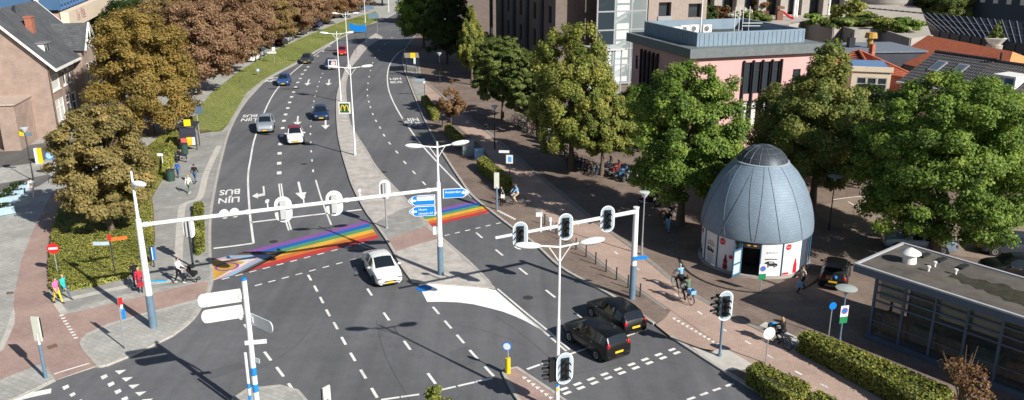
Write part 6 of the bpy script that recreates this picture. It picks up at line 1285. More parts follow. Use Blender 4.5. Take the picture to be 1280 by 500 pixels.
# --- bus stop: shelter panel, display, bench
bs = thing('bus_shelter', 'bus shelter with poster panel and yellow top sign beside the verge', 'bus shelter', ground((237, 188)), R(12))
for x in (-.75, .75): MB().tube((x, 0, 0), (x, 0, 2.5), .05).tube((x, 1.9, 0), (x, 1.9, 2.5), .05).build('post', DPOLE, bs)
MB().box((0, .95, 2.53), (1.9, 2.4, .1)).build('roof', DPOLE, bs); MB().add([(-.75, .1, .3), (-.75, 1.85, .3), (-.75, 1.85, 2.3), (-.75, .1, 2.3)], [(0, 1, 2, 3)]).build('back_pane', PG, bs)
pn = MB().box((0, -.06, 1.45), (1.5, .12, 1.9)).build('poster_case', DPOLE, bs)
for k, (x, z, w_, h_, c) in enumerate([(-.45, .95, .5, .75, (.7, .12, .1)), (.1, 1.0, .5, .85, (.8, .42, .02)), (.52, 1.0, .3, .8, (.7, .68, .6)), (0, 2.0, 1.3, .6, (.04, .04, .06)), (.1, 1.25, .3, .2, (.75, .6, .02))]): MB().box((x, -.13 - .006 * k, z), (w_, .02, h_)).build('poster', mat('poster_%d' % k, c, .5, .3, 6), pn)
MB().box((.1, -.1, 2.9), (.65, .12, .7)).build('top_sign', YEL, bs)
dp = thing('bus_information_display', 'dark electronic bus display on a post right of the shelter', 'display', ground((249, 168)), R(6)); MB().tube((0, 0, 0), (0, 0, 2.6), .06).build('post', POLE, dp); c_ = MB().box((0, 0, 2.75), (1.35, .22, .75)).build('case', mat('display_case', (.12, .16, .22), .5), dp); MB().box((0, -.12, 2.75), (1.2, .02, .6)).build('screen', mat('display_screen', (.1, .15, .24), .15), c_)
bn = thing('bench', 'dark slatted bench beside the verge at the bus stop', 'bench', ground((226, 201)), R(75))
for k in range(3): MB().box((0, -.16 + .16 * k, .45), (1.7, .12, .04)).build('slat', DPOLE, bn)
for k in range(2): MB().box((0, .25, .65 + .18 * k), (1.7, .04, .13)).build('backrest_slat', DPOLE, bn)
for x in (-.7, .7): MB().box((x, 0, .22), (.06, .4, .44)).build('leg', DPOLE, bn)
wt = link('white_flag_sign', None, None, ground((205, 216))); tag(wt, 'small white curved sign in the planting beside the bus stop', 'sign'); MB().tube((0, 0, 0), (0, 0, 1.7), .04).build('post', MASTW, wt); MB().box((-.15, 0, 1.75), (.5, .1, .25)).build('head', MASTW, wt)
bp_ = link('blue_board', MB().box((0, 0, .03), (1.05, .16, .06), 0, Matrix.Rotation(.08, 4, 'Z')).mesh('blue_board', mat('bright_blue', (.02, .4, .75), .5)), None, ground((198, 352), .1)); tag(bp_, 'bright blue low kerb board on the pavement by the pedestrians', 'board')
# shelter at the far right stop
b2_ = thing('bus_shelter', 'far bus shelter with brown roof slabs beside the bus lane', 'bus shelter', ground((515, 88)), R(8))
for x in (-.9, .9):
    for y in (-2.2, 2.2): MB().tube((x, y, 0), (x, y, 2.4), .05).build('post', DPOLE, b2_)
for k in range(3): MB().box((0, -1.7 + 1.7 * k, 2.45), (2.3, 1.5, .1)).build('roof_slab', mat('shelter_roof', (.28, .24, .19), .8, .2), b2_)
MB().add([(.9, -2.2, .2), (.9, 2.2, .2), (.9, 2.2, 2.2), (.9, -2.2, 2.2)], [(0, 1, 2, 3)]).build('back_pane', PG, b2_)
# playground slide, planter pot
s_ = thing('playground_slide', 'red playground slide with wooden tower on the garden terrace', 'slide', G(978, 25, TZ)); MB().box((-.6, 0, .8), (1.0, 1.0, 1.6)).box((-.6, 0, 2.1), (1.2, 1.2, .4)).build('tower', mat('play_wood', (.22, .1, .07), .8), s_); MB().path([(0, 0, 1.4), (1.1, -.5, .5), (1.7, -.7, .3)], [.2, .2, .2], 6).build('chute', SRED, s_)
pp = thing('plant_pot', 'large white pot with small conifer in front of the glass roof hall', 'planter', G(1242, 63, 3.2)); pp.location.z = .1
MB().tube((0, 0, 0), (0, 0, 4), 1.0, 1.2, 14).build('pedestal', CONC, pp); MB().lathe([(.8, 4), (1.6, 5.0), (1.7, 5.1), (0, 5.1)], 16).build('pot', WHITE, pp, 40); P, N, T, cs = crown_pts(78, 20, 700, lambda z: .5 * (1 - z), .16, .8, .4); link('conifer', leaf_mesh('conifer', P * np.array([2.2, 2.2, 3]) + np.array([0, 0, 5]), N, np.full(700, .3), T, LM['robinia'], 1.6, 2), pp)
# ------------------------------------------------------------------ cars
RUB = mat('tyre_rubber', (.018, .018, .019), .85, .15); RIM = mat('alloy_rim', (.42, .43, .45), .35, .1, metal=.6); CGL = glass('car_glass', (.012, .016, .022), .03); CHR = mat('chrome_trim', (.5, .52, .54), .2, .05, metal=.8)
HLG = mat('headlight_glass', (.2, .22, .24), .1, .05, spec=.7); TLG = mat('tail_red', (.42, .012, .015), .2, .05); NLP = mat('plate_yellow', (.8, .5, .02), .5, .03); PLA = mat('black_plastic', (.022, .022, .024), .6, .1)
def paintm(name, c, met=.0): return mat('paint_' + name, c, .32, .03, 1, metal=met, spec=.45, coat=.25)
# xf, z_low, z_belt, z_roof, width, roof width (heights for H = 1.47, x as a share of the length, rear to front)
PROF = {
 'hatch': [(-.5, .36, .60, .63, .80, .68), (-.488, .25, .78, .83, .90, .72), (-.465, .21, .93, 1.0, .95, .73), (-.385, .2, .96, 1.36, .985, .70), (-.25, .2, .96, 1.455, 1, .71), (-.08, .2, .94, 1.47, 1, .72), (.08, .2, .93, 1.43, 1, .715), (.255, .2, .93, .975, 1, .78), (.37, .2, .87, .915, .975, .74), (.455, .21, .75, .79, .92, .68), (.488, .25, .62, .65, .83, .62), (.5, .36, .5, .52, .74, .55)],
 'sedan': [(-.5, .36, .62, .65, .80, .66), (-.488, .26, .84, .88, .90, .70), (-.45, .21, .98, 1.06, .95, .72), (-.36, .2, .98, 1.16, .98, .70), (-.2, .2, .96, 1.40, 1, .69), (-.05, .2, .95, 1.46, 1, .70), (.06, .2, .94, 1.43, 1, .70), (.235, .2, .94, .985, 1, .79), (.36, .2, .88, .925, .975, .75), (.45, .21, .76, .80, .92, .68), (.488, .25, .62, .65, .82, .6), (.5, .36, .5, .52, .72, .54)],
 'mpv': [(-.5, .36, .66, .70, .82, .70), (-.49, .25, .86, .92, .92, .73), (-.475, .21, .98, 1.05, .96, .74), (-.43, .2, 1.0, 1.36, .985, .72), (-.3, .2, .99, 1.45, 1, .73), (-.1, .2, .97, 1.47, 1, .735), (.1, .2, .95, 1.42, 1, .73), (.32, .2, .94, .99, 1, .80), (.41, .2, .87, .91, .97, .74), (.465, .22, .76, .79, .92, .68), (.49, .26, .62, .65, .83, .62), (.5, .36, .52, .54, .74, .55)],
 'suv': [(-.5, .4, .68, .72, .82, .70), (-.49, .3, .88, .93, .92, .73), (-.47, .26, 1.0, 1.07, .96, .74), (-.40, .26, 1.02, 1.38, .985, .71), (-.27, .26, 1.01, 1.46, 1, .72), (-.08, .26, 1.0, 1.47, 1, .725), (.07, .26, .99, 1.42, 1, .72), (.235, .26, .98, 1.03, 1, .80), (.37, .26, .94, .98, .98, .76), (.46, .27, .82, .86, .93, .70), (.49, .3, .66, .69, .85, .64), (.5, .4, .54, .56, .76, .58)]}
def make_car(name, label, kind, L, W, H, body, roofm=None, group=None, lower=None, loc=(0, 0, 0), rz=0., rails=False, plates_=True):
    o = thing(name, label, 'car', loc, rz, group); st = PROF[kind]; k = H / 1.47; hw = W / 2
    S = []
    for i in range(len(st) - 1):
        m = 3 if abs(st[i + 1][0] - st[i][0]) > .05 else 1
        for j in range(m): t = j / m; S.append(tuple(a + (b - a) * t for a, b in zip(st[i], st[i + 1])) + (i,))
    S.append(st[-1] + (len(st) - 2,))
    def ringp(s):
        x, zl, zb, zr, w, wr, seg = s; x *= L; zl *= k; zb *= k; zr *= k; w *= hw; wr *= hw
        gh = max(0, min(1, (zr - zb) / (.3 * k))); we = w * (.955 - .015 * gh)
        return [(x, w * .8, zl), (x, w * .975, zl + .1), (x, w, zl + (zb - zl) * .42), (x, w * .99, zb - .1), (x, we, zb), (x, we + (wr - we) * .93, zb + (zr - zb) * .9), (x, wr * .9, zr - .008), (x, wr * .5, zr + .012 * (1 + gh)), (x, 0, zr + .02 * (1 + gh))]
    rings = []
    for s in S: r_ = ringp(s); rings.append([(a, -b, c) for a, b, c in r_] + [(a, b, c) for a, b, c in r_[::-1][1:]])
    n = len(rings[0]); vs = [p for r_ in rings for p in r_]
    zrs = [p[3] - p[2] for p in st]; front = max(i for i in range(len(st)) if zrs[i] > .2); rear = min(i for i in range(len(st)) if zrs[i] > .2)
    B = MB(); WS = MB(); RW = MB(); SWL = MB(); SWR = MB(); RF = MB(); LW = MB()
    pil = [front - 0, rear]
    for i in range(len(S) - 1):
        seg = S[i][6]; a, b = i * n, (i + 1) * n; xm = (S[i][0] + S[i + 1][0]) / 2
        for j in range(n - 1):
            f = (a + j, a + j + 1, b + j + 1, b + j)[::-1]; jj = j if j < 8 else n - 2 - j; tgt = B
            if seg == front and jj >= 6: tgt = WS
            elif seg == front and jj == 5: tgt = B
            elif seg == rear - 1 and jj >= 6: tgt = RW
            elif jj == 4 and rear <= seg < front and abs(xm + .03) > .018 and abs(xm + .235) > .02: tgt = SWR if j < 8 else SWL
            elif jj == 4 and seg == front and (S[i][6] != S[i - 1][6]): tgt = SWR if j < 8 else SWL
            elif rear <= seg < front and jj >= 5 and roofm: tgt = RF
            elif jj <= 1 and lower: tgt = LW
            o_ = len(tgt.v); tgt.v += [vs[q] for q in f]; tgt.f.append(tuple(range(o_, o_ + 4))); tgt.m.append(0)
        f = None
    B.add(rings[0], [tuple(range(n))]); B.add(rings[-1], [tuple(range(n))[::-1]]); B.add([p for r_ in rings for p in (r_[0], r_[-1])], [(2 * i, 2 * i + 2, 2 * i + 3, 2 * i + 1) for i in range(len(S) - 1)])
    def weld(mb, nm, m, par, ang=42):
        if not mb.f: return None
        me = mb.mesh(nm, m); bm = bmesh.new(); bm.from_mesh(me); bmesh.ops.remove_doubles(bm, verts=bm.verts, dist=.0006); bm.to_mesh(me); bm.free()
        me.polygons.foreach_set('use_smooth', [True] * len(me.polygons)); me.set_sharp_from_angle(angle=R(ang)); return link(nm, me, par)
    bo = weld(B, 'body', body, o); weld(WS, 'windscreen', CGL, o); weld(RW, 'rear_window', CGL, o); weld(SWL, 'side_window', CGL, o); weld(SWR, 'side_window', CGL, o); weld(RF, 'roof', roofm, o) if roofm else None; weld(LW, 'lower_trim', lower, o) if lower else None
    wr_ = .315 * (1.08 if kind == 'suv' else 1.0)
    for x in (L * .305, -L * .295):
        for s in (-1, 1):
            T = Matrix.Translation((x, s * (hw - .1), wr_)) @ Matrix.Rotation(R(90), 4, 'X')
            MB().lathe([(.05, -.115), (wr_ + .055, -.115), (wr_ + .055, .115), (.05, .115)], 20, M=T).build('wheel_arch', PLA, bo)
            wl = MB().lathe([(wr_ * .6, -.125), (wr_ - .03, -.13), (wr_, -.09), (wr_, .09), (wr_ - .03, .13), (wr_ * .6, .125)], 22, M=T).build('wheel', RUB, o, 50)
            rm = MB().lathe([(0, -.1), (wr_ * .62, -.122)], 16, M=T).lathe([(0, .1), (wr_ * .62, .122)], 16, M=T)
            rm.build('rim', RIM, wl, 40)
    def surf(xf, zz, side):      # outline half width at station
        return None
    zf, zr_ = st[-3], st[1]
    for s in (-1, 1):
        h = MB().ball((L * .474, s * hw * .68, .645 * k), (.11, .19, .065)).build('headlight', HLG, o, 60)
        t_ = MB().ball((-L * .478, s * hw * .76, (.86 if kind in ('hatch', 'sedan') else .98) * k), (.075, .12, .085 if kind == 'sedan' else .15)).build('tail_light', TLG, o, 60)
        mr = MB().ball((L * .165, s * (hw + .09), .98 * k), (.08, .12, .075)).build('mirror', body, o, 60)
        for xh in (.02, -.18): MB().box((L * xh, s * (hw * .995), .82 * k), (.16, .03, .03)).build('door_handle', CHR if body != PLA else PLA, o)
    MB().box((L * .499, 0, .485 * k), (.04, W * .42, .06)).box((L * .497, 0, .3 * k), (.05, W * .55, .07)).build('grille', PLA, o); MB().box((L * .4985, 0, .40 * k), (.03, .5, .11)).build('number_plate', NLP, o)
    MB().box((-L * .4975, 0, .62 * k), (.04, .52, .115)).build('number_plate', NLP, o); MB().box((-L * .495, 0, .36 * k), (.04, W * .6, .14)).build('bumper_trim', PLA, o)
    MB().tube((-L * .36, .25, H * .955), (-L * .40, .25, H + .18), .008, n=4).build('aerial', PLA, o)
    if rails:
        for s in (-1, 1): MB().path([(-L * .33, s * hw * .62, H - .02), (-L * .3, s * hw * .62, H + .04), (L * .0, s * hw * .62, H + .06), (L * .05, s * hw * .62, H - .01)], .022, 5).build('roof_rail', CHR, o)
    return o
def heading(a, b):
    p, q = g2([a])[0], g2([b])[0]; return math.atan2(q[1] - p[1], q[0] - p[0])
W_ = paintm('white', (.76, .76, .75)); K_ = paintm('black', (.005, .0055, .007)); S_ = paintm('silver', (.42, .47, .52), .5); NB = paintm('navy', (.012, .03, .085)); GB = paintm('graphite', (.045, .055, .07), .3); RD_ = paintm('red', (.4, .02, .03)); BL = paintm('blue', (.02, .07, .2)); LB = paintm('pale_blue_silver', (.3, .38, .47), .4); DR = paintm('dark_red', (.22, .015, .03))
def car(lab, c, h, kind, dims, body, **kw):
    p = G(c[0], c[1], kw.pop('z', 0.)); return make_car('car', lab, kind, *dims, body, loc=p, rz=h, **kw)
GT = 'cars driving on the avenue'
car('white hatchback driving past the end of the rainbow crossing', (477.5, 344), heading((462, 320), (484, 352)), 'sedan', (4.47, 1.82, 1.46), W_, group=GT)
car('black compact car with roof rails, nearer of the two black cars', (744, 434), heading((774, 446), (724, 413)), 'mpv', (4.1, 1.72, 1.6), K_, group=GT)
car('black hatchback beside the kerb, farther of the two black cars', (769, 403.5), heading((796, 418), (749, 386)), 'hatch', (4.0, 1.7, 1.47), K_, group=GT)
car('silver sport utility car straddling the bus lane line', (332.5, 162.5), heading((335, 152), (331, 172)), 'suv', (4.5, 1.86, 1.68), S_, group=GT, rails=True)
car('white crossover with red roof approaching', (369.5, 176.5), heading((368.5, 163), (370, 186)), 'suv', (4.12, 1.78, 1.57), W_, roofm=DR, group=GT)
car('dark navy car next to the median', (401.5, 147), heading((401, 138), (402, 156)), 'hatch', (4.3, 1.8, 1.47), NB, group=GT)
car('blue hatchback on the bus lane line further back', (355.5, 105), heading((361, 96), (352, 112)), 'hatch', (4.2, 1.78, 1.48), BL, group=GT)
car('graphite car with headlights at the far kerb bend', (384, 78), heading((392, 70), (376, 85)), 'hatch', (4.3, 1.8, 1.47), GB, group=GT)
car('dark blue estate car in the far median lane', (413.5, 85), heading((417, 77), (410, 92)), 'mpv', (4.5, 1.8, 1.5), NB, group=GT)
car('red car far away in the median lane', (428.5, 68), heading((433, 60), (424, 75)), 'hatch', (4.2, 1.78, 1.48), RD_, group=GT)
car('silver-blue estate car parked behind the pavilion', (1147, 311), heading((1195, 314), (1105, 306)), 'sedan', (4.8, 1.84, 1.45), LB, z=.1)
hb = car('black hatchback with its tailgate open, parked between kiosk and pavilion', (1043, 350), heading((1040, 362), (1047, 335)), 'hatch', (3.9, 1.68, 1.47), K_, z=.1)
tg = MB(); tg.add([(-1.5, -.56, 1.38), (-1.5, .56, 1.38), (-2.25, .5, 1.72), (-2.25, -.5, 1.72), (-1.5, -.56, 1.33), (-1.5, .56, 1.33), (-2.25, .5, 1.67), (-2.25, -.5, 1.67)], [(0, 1, 2, 3), (7, 6, 5, 4), (0, 4, 5, 1), (1, 5, 6, 2), (2, 6, 7, 3), (3, 7, 4, 0)]).build('tailgate', K_, hb)
MB().box((-1.78, 0, 1.0), (.34, 1.12, .5)).build('boot_opening', PLA, hb); MB().ball((-1.93, -.12, .95), .13, 10).build('blue_ball', mat('ball_blue', (.02, .2, .6), .5), hb); MB().box((-1.93, .25, .9), (.14, .4, .25)).build('cardboard_box', mat('cardboard', (.3, .2, .12), .8), hb)
GP_ = 'cars parked under the avenue trees'
proto = {}
spots = [((316, 76), W_, 'white'), ((327, 69), S_, 'silver'), ((352, 56), K_, 'black'), ((359, 51.5), S_, 'silver'), ((377, 43), GB, 'graphite'), ((384, 38.5), LB, 'pale'), ((397, 33.5), NB, 'navy'), ((407, 29), LB, 'pale blue'), ((421, 22), GB, 'graphite'), ((430, 19), W_, 'white'), ((443, 15.5), NB, 'navy'), ((452, 12), S_, 'silver')]
where = ['nearest under the avenue trees', 'second under the avenue trees', 'beside the third trunk', 'just past the third trunk', 'halfway along the tree row', 'past halfway along the tree row', 'left of the far gap between trunks', 'in the far gap between trunks', 'behind the far lamp heads', 'near the end of the tree row', 'at the far end of the tree row', 'last of the row under the trees']
base_par = None
for i, ((x, y), m, cn) in enumerate(spots):
    h = heading((x, y), (x + 24, y - 12)) if i < 6 else heading((x, y), (x + 20, y - 8)); lab = '%s parked car, %s' % (cn, where[i])
    if base_par is None: base_par = car(lab, (x, y), h, 'hatch', (4.2, 1.78, 1.47), m, z=.11, group=GP_)
    else:
        o = copy_tree(base_par); o.location = G(x, y, .11); o.rotation_euler = (0, 0, h); o['label'] = lab
        for ch in o.children:
            if ch.name.split('.')[0] in ('body', 'mirror'): ch.material_slots[0].link = 'OBJECT'; ch.material_slots[0].material = m
for (x, y), m, lab in [((566, 21), LB, 'pale car parked at the top centre'), ((573, 14), BL, 'blue car parked at the top centre, farther'), ((560, 28), NB, 'navy car in the shade at the top centre')]:
    o = copy_tree(base_par); o.location = G(x, y, .1); o.rotation_euler = (0, 0, R(20)); o['label'] = lab; o['group'] = 'cars parked at the far junction'
    for ch in o.children:
        if ch.name.split('.')[0] in ('body', 'mirror'): ch.material_slots[0].link = 'OBJECT'; ch.material_slots[0].material = m
for (x, y), m, lab in [((1262, 316), GB, 'dark car parked at the right edge behind the pavilion'), ((1268, 345), K_, 'black car partly hidden behind the pavilion roof')]:
    o = copy_tree(base_par); o.location = G(x, y, .1); o.rotation_euler = (0, 0, R(170)); o['label'] = lab; o['group'] = 'cars parked behind the pavilion'
    for ch in o.children:
        if ch.name.split('.')[0] in ('body', 'mirror'): ch.material_slots[0].link = 'OBJECT'; ch.material_slots[0].material = m
# ------------------------------------------------------------------ bicycles, motorcycles
def make_bike(name, label, m, group=None, crate=None, loc=(0, 0, 0), rz=0.):
    o = thing(name, label, 'bicycle', loc, rz, group); r = .34; a, b = (-.53, 0, r), (.53, 0, r)   # x forward
    f = MB(); bbk, sd, hdn, hdt = (-.08, 0, .3), (-.22, 0, .82), (.36, 0, .62), (.32, 0, .84)
    for p, q in ((bbk, sd), (bbk, hdn), (sd, (.33, 0, .78)), (bbk, a), (sd, a), (hdn, hdt)): f.tube(p, q, .019, n=6)
    f.tube(hdn, b, .018, n=6); fo = f.build('frame', m, o, 40)
    for c in (a, b):
        w_ = MB(); n = 20; M = Matrix.Translation(c) @ Matrix.Rotation(R(90), 4, 'X')
        w_.lathe([(r - .025, -.018), (r, 0), (r - .025, .018), (r - .045, 0), (r - .025, -.018)], n, M=M); wo = w_.build('wheel', RUB, o, 60)
        s = MB()
        for k in range(7): t = math.pi * k / 7; s.tube((c[0] + .3 * math.cos(t), 0, c[2] + .3 * math.sin(t)), (c[0] - .3 * math.cos(t), 0, c[2] - .3 * math.sin(t)), .004, n=3)
        struct(s.build('spokes', STEEL, wo), 'stuff')
        MB().lathe([(r + .03, -.03), (r + .04, 0), (r + .03, .03)], 10, M=M, a0=R(20), a1=R(190)).build('mudguard', m, fo)
    MB().ball((-.25, 0, .95), (.14, .08, .04), 8).tube((-.22, 0, .82), (-.24, 0, .93), .014, n=6).build('saddle', PLA, o, 60)
    MB().path([(.16, -.28, 1.0), (.3, -.2, 1.04), (.31, 0, 1.02), (.3, .2, 1.04), (.16, .28, 1.0)], .014, 6).tube(hdt, (.31, 0, 1.03), .015, n=6).build('handlebar', STEEL, o, 40)
    MB().box((-.55, 0, .73), (.42, .14, .02)).tube((-.7, .06, .72), a, .008, n=4).tube((-.7, -.06, .72), a, .008, n=4).build('rack', PLA, o)
    MB().box((-.08, .1, .18), (.09, .09, .025)).box((-.08, -.1, .42), (.09, .09, .025)).tube((-.08, .05, .3), (-.08, .06, .18), .01, n=4).tube((-.08, -.05, .3), (-.08, -.06, .42), .01, n=4).build('pedals', PLA, o)
    if crate:
        cx, mm = crate; cr = MB()
        for c, d in (((cx, 0, .78), (.44, .34, .03)), ((cx, -.17, .9), (.44, .02, .25)), ((cx, .17, .9), (.44, .02, .25)), ((cx - .22, 0, .9), (.02, .34, .25)), ((cx + .22, 0, .9), (.02, .34, .25))): cr.box(c, d)
        cr.build('crate', mm, o)
    return o
BKM = [mat('bike_black', (.03, .03, .032), .4, .1), mat('bike_silver', (.3, .32, .34), .35, .1, metal=.4), mat('bike_blue', (.04, .1, .2), .4, .1), mat('bike_teal', (.04, .18, .2), .4, .1), mat('bike_white', (.55, .55, .53), .4, .1), mat('bike_red', (.2, .03, .03), .4, .1)]
bp0 = make_bike('bicycle', 'b', BKM[0]); cnames = ['black', 'silver', 'blue', 'teal', 'white', 'red']; rb = random.Random(4); bikes = []
for k in range(13): bikes.append(((646 + k * 2.1 + rb.uniform(-1, 1), 152 + k * 1.5 + rb.uniform(-1.6, 1.6)), 'the racks under the feathery trees', 'bicycles racked under the feathery trees', 13, k))
for k in range(7): bikes.append(((698 + k * 3.0, 189 + k * 2.2 + rb.uniform(-1, 1)), 'the rack right of the waste containers', 'bicycles right of the waste containers', 7, k))
for k in range(13): bikes.append(((714 + k * 2.9 + rb.uniform(-1, 1), 204 + k * 1.25 + rb.uniform(-2, 2)), 'the rack beside the motorcycles', 'bicycles racked beside the motorcycles', 13, k))
ordw = ['leftmost', 'second', 'third', 'fourth', 'fifth', 'sixth', 'seventh', 'eighth', 'ninth', 'tenth', 'eleventh', 'twelfth', 'rightmost']
for i, (p_, wh, gr_, n_, k) in enumerate(bikes):
    c = rb.choice([0, 0, 1, 1, 0, 2, 3, 4, 0, 5]); lab = '%s bicycle, %s from the left in %s' % (cnames[c], ordw[k] if k else 'first', wh)
    o = place(bp0, ground(p_), R(55) + rb.uniform(-.3, .3) + (math.pi if rb.random() < .3 else 0), lab, gr_)
    for ch in o.children:
        if ch.name.startswith('frame'): ch.material_slots[0].link = 'OBJECT'; ch.material_slots[0].material = BKM[c]
def make_moto(label, m, p_, rz, cover=None):
    o = thing('motorcycle', label, 'motorcycle', ground(p_), rz, 'motorcycles and scooters parked on the square'); r = .3
    for x in (-.62, .68):
        M = Matrix.Translation((x, 0, r)) @ Matrix.Rotation(R(90), 4, 'X'); w_ = MB().lathe([(.17, -.06), (r - .02, -.07), (r, 0), (r - .02, .07), (.17, .06)], 18, M=M).build('wheel', RUB, o, 50); MB().lathe([(0, -.05), (.18, -.05), (.18, .05), (0, .05)], 12, M=M).build('rim', RIM, w_)
    MB().box((0, 0, .5), (.7, .3, .36)).ball((.2, 0, .82), (.32, .18, .16)).build('body', m, o, 60); MB().ball((-.38, 0, .82), (.42, .16, .09)).build('seat', PLA, o, 60); MB().ball((.62, 0, .95), (.16, .17, .24)).build('fairing', m, o, 60)
    MB().add([(.62, -.16, 1.1), (.62, .16, 1.1), (.45, .13, 1.42), (.45, -.13, 1.42)], [(0, 1, 2, 3)]).build('windscreen', mat('tint_screen', (.3, .34, .37), .1, 0), o); MB().path([(.35, -.36, 1.08), (.5, -.1, 1.05), (.5, .1, 1.05), (.35, .36, 1.08)], .018, 6).build('handlebar', PLA, o); MB().tube((.68, -.09, .3), (.5, -.09, 1.0), .03, n=6).tube((.68, .09, .3), (.5, .09, 1.0), .03, n=6).build('fork', STEEL, o); MB().tube((-.1, -.2, .3), (-.8, -.22, .42), .05, .065, 8).build('exhaust', CHR, o)
make_moto('red motorcycle parked under the trees beside the bicycles', BKM[5], (768, 219), R(40)); make_moto('dark blue motorcycle parked beside the red one', BKM[2], (776, 223.5), R(35)); make_moto('black motorcycle behind the red one', BKM[0], (759, 214), R(50)); make_moto('white scooter with pale cover, rightmost of the parked motorcycles', W_, (797, 226), R(30)); make_moto('grey scooter between blue and white motorcycles', BKM[1], (785, 226), R(45)); make_moto('black scooter on the open square under its rider', BKM[0], (811, 257), R(-20))
# ------------------------------------------------------------------ people
SKIN = mat('skin', (.52, .32, .23), .6, .06); HAIRS = {'dark': mat('hair_dark', (.03, .02, .015), .7, .2, 20), 'blond': mat('hair_blond', (.42, .29, .14), .7, .2, 20), 'grey': mat('hair_grey', (.35, .33, .31), .7, .2, 20), 'brown': mat('hair_brown', (.11, .06, .035), .7, .2, 20)}
def cloth(name, c): return mat('cloth_' + name, c, .85, .1, 8)
CL = {k: cloth(k, c) for k, c in dict(white=(.7, .69, .67), black=(.015, .015, .017), jeans=(.06, .11, .2), blue=(.02, .1, .4), pink=(.72, .16, .38), yellow=(.72, .55, .03), teal=(.03, .45, .42), red=(.5, .03, .05), green=(.12, .18, .12), grey=(.2, .2, .21), palepink=(.72, .52, .5), beige=(.5, .4, .3), navy=(.02, .03, .07), sky=(.2, .4, .62)).items()}
def capsule(mb, p, q, r0, r1, n=10): mb.tube(p, q, r0, r1, n); mb.ball(p, r0, n); mb.ball(q, r1, n)
def make_person(label, top, legs, hair='dark', shoes='black', h=1.75, pose='stand', swing=.25, loc=(0, 0, 0), rz=0., long_hair=False, arms=None, sleeve=True, group=None, fem=False, legs_ik=None, lean=0.):
    """faces local +x; z up. One continuous body; hair, face features and hands' fingers follow the joints"""
    o = thing('person', label, 'person', loc, rz, group); s = h / 1.75; V = lambda x, y, z: Vector((x, y, z)) * s
    hip = .92; sit = pose in ('bike', 'sit')
    if pose == 'bike': hip = 1.0
    if pose == 'sit': hip = .48
    pel = V(-.2 if pose == 'bike' else 0, 0, hip); ln = lean or (.22 if pose == 'bike' else .03)
    up = Vector((math.sin(ln), 0, math.cos(ln))); at = lambda d, y=0, x=0: pel + (up * d + Vector((x, y, 0))) * s
    chest, neck, head = at(.36), at(.54), at(.68, 0, .02); sw = .185 if not fem else .165; hw = .095 if not fem else .1
    J = []      # (p, q, r0, r1, material slot)
    tslot, lslot, sk, sh = 0, 1, 2, 3
    J += [(at(.0), at(.16), .135, .125, lslot if not fem else tslot), (at(.14), chest, .125, .145, tslot), (chest, at(.48), .145, .1, tslot), (at(.46), at(.62), .055, .052, sk), (at(.47, sw), at(.47, -sw), .068, .068, tslot), (at(.02, hw), at(.02, -hw), .11, .11, lslot)]
    for sd in (-1, 1):
        hp = at(-.02, sd * hw)
        if legs_ik: kn, an = (Vector(q) * 1.0 for q in legs_ik[0 if sd < 0 else 1])
        elif pose == 'sit': kn, an = V(.42, sd * .1, .48), V(.44, sd * .1, .08)
        elif pose == 'bike': an = V(.0 if sd < 0 else .0, sd * .11, .27 if sd > 0 else .47) + V(-.1, 0, 0); kn = V(.2 if sd > 0 else .3, sd * .11, .68 if sd > 0 else .84)
        else: f = sd * swing * (1 if pose == 'walk' else .08); kn = V(f * .5 + .03, sd * hw * .95, .5); an = V(f * 1.1 - (.05 if f < 0 and pose == 'walk' else 0), sd * hw * .9, .09 + (.06 if f < -.1 else 0))
        J += [(hp, kn, .092, .062, lslot), (kn, an, .06, .042, lslot), (an, an + V(.02, 0, -.04), .042, .04, sh), (an + V(-.03, 0, -.045), an + V(.15, 0, -.055), .042, .036, sh)]
        shd = at(.465, sd * sw)
        if arms: el, wr = (Vector(q) * s for q in arms[0 if sd < 0 else 1])
        elif pose == 'bike': el, wr = V(.22, sd * .24, 1.2), V(.28, sd * .24, 1.1)
        else: f = -sd * swing * (.8 if pose == 'walk' else .15); el = shd + V(f * .5 - .02, sd * .05, -.28); wr = el + V(f * .6 + .06, -sd * .0, -.23)
        J += [(shd, el, .056, .045, tslot), (el, wr, .043, .032, tslot if sleeve else sk)]
        d = (wr - el).normalized(); J += [(wr, wr + d * .08 * s, .034, .032, sk)]
    mb = MB()
    for p, q, a, b, m in J: capsule(mb, p, q, a * s, b * s)
    mb.ball(head, (.088 * s, .075 * s, .115 * s), 14)
    me = mb.mesh('b', CL[top]); ob = bpy.data.objects.new('b', me); C.objects.link(ob); md = ob.modifiers.new('r', 'REMESH'); md.mode = 'VOXEL'; md.voxel_size = .017 * s; sm_ = ob.modifiers.new('s', 'SMOOTH'); sm_.iterations = 3; sm_.factor = .5
    ev = ob.evaluated_get(bpy.context.evaluated_depsgraph_get()); m2 = bpy.data.meshes.new_from_object(ev); bpy.data.objects.remove(ob); bpy.data.meshes.remove(me)
    m2.materials.clear()
    for m in (CL[top], CL[legs], SKIN, CL[shoes]): m2.materials.append(m)
    n = len(m2.polygons); co = np.empty(n * 3); m2.polygons.foreach_get('center', co); co = co.reshape(n, 3); best = np.full(n, 1e9); slot = np.zeros(n, np.int32)
    for p, q, a, b, m in J + [(head, head + Vector((0, 0, .001)), .09, .09, sk)]:
        p_, d = np.array(p), np.array(q - p); t = np.clip(((co - p_) @ d) / (d @ d + 1e-9), 0, 1); dist = np.linalg.norm(co - (p_ + t[:, None] * d), axis=1) - (a + (b - a) * t) * s
        w_ = dist < best; best[w_] = dist[w_]; slot[w_] = m
    m2.polygons.foreach_set('material_index', slot); m2.polygons.foreach_set('use_smooth', [True] * n); m2.update(); m2.name = 'body'
    link('body', m2, o)
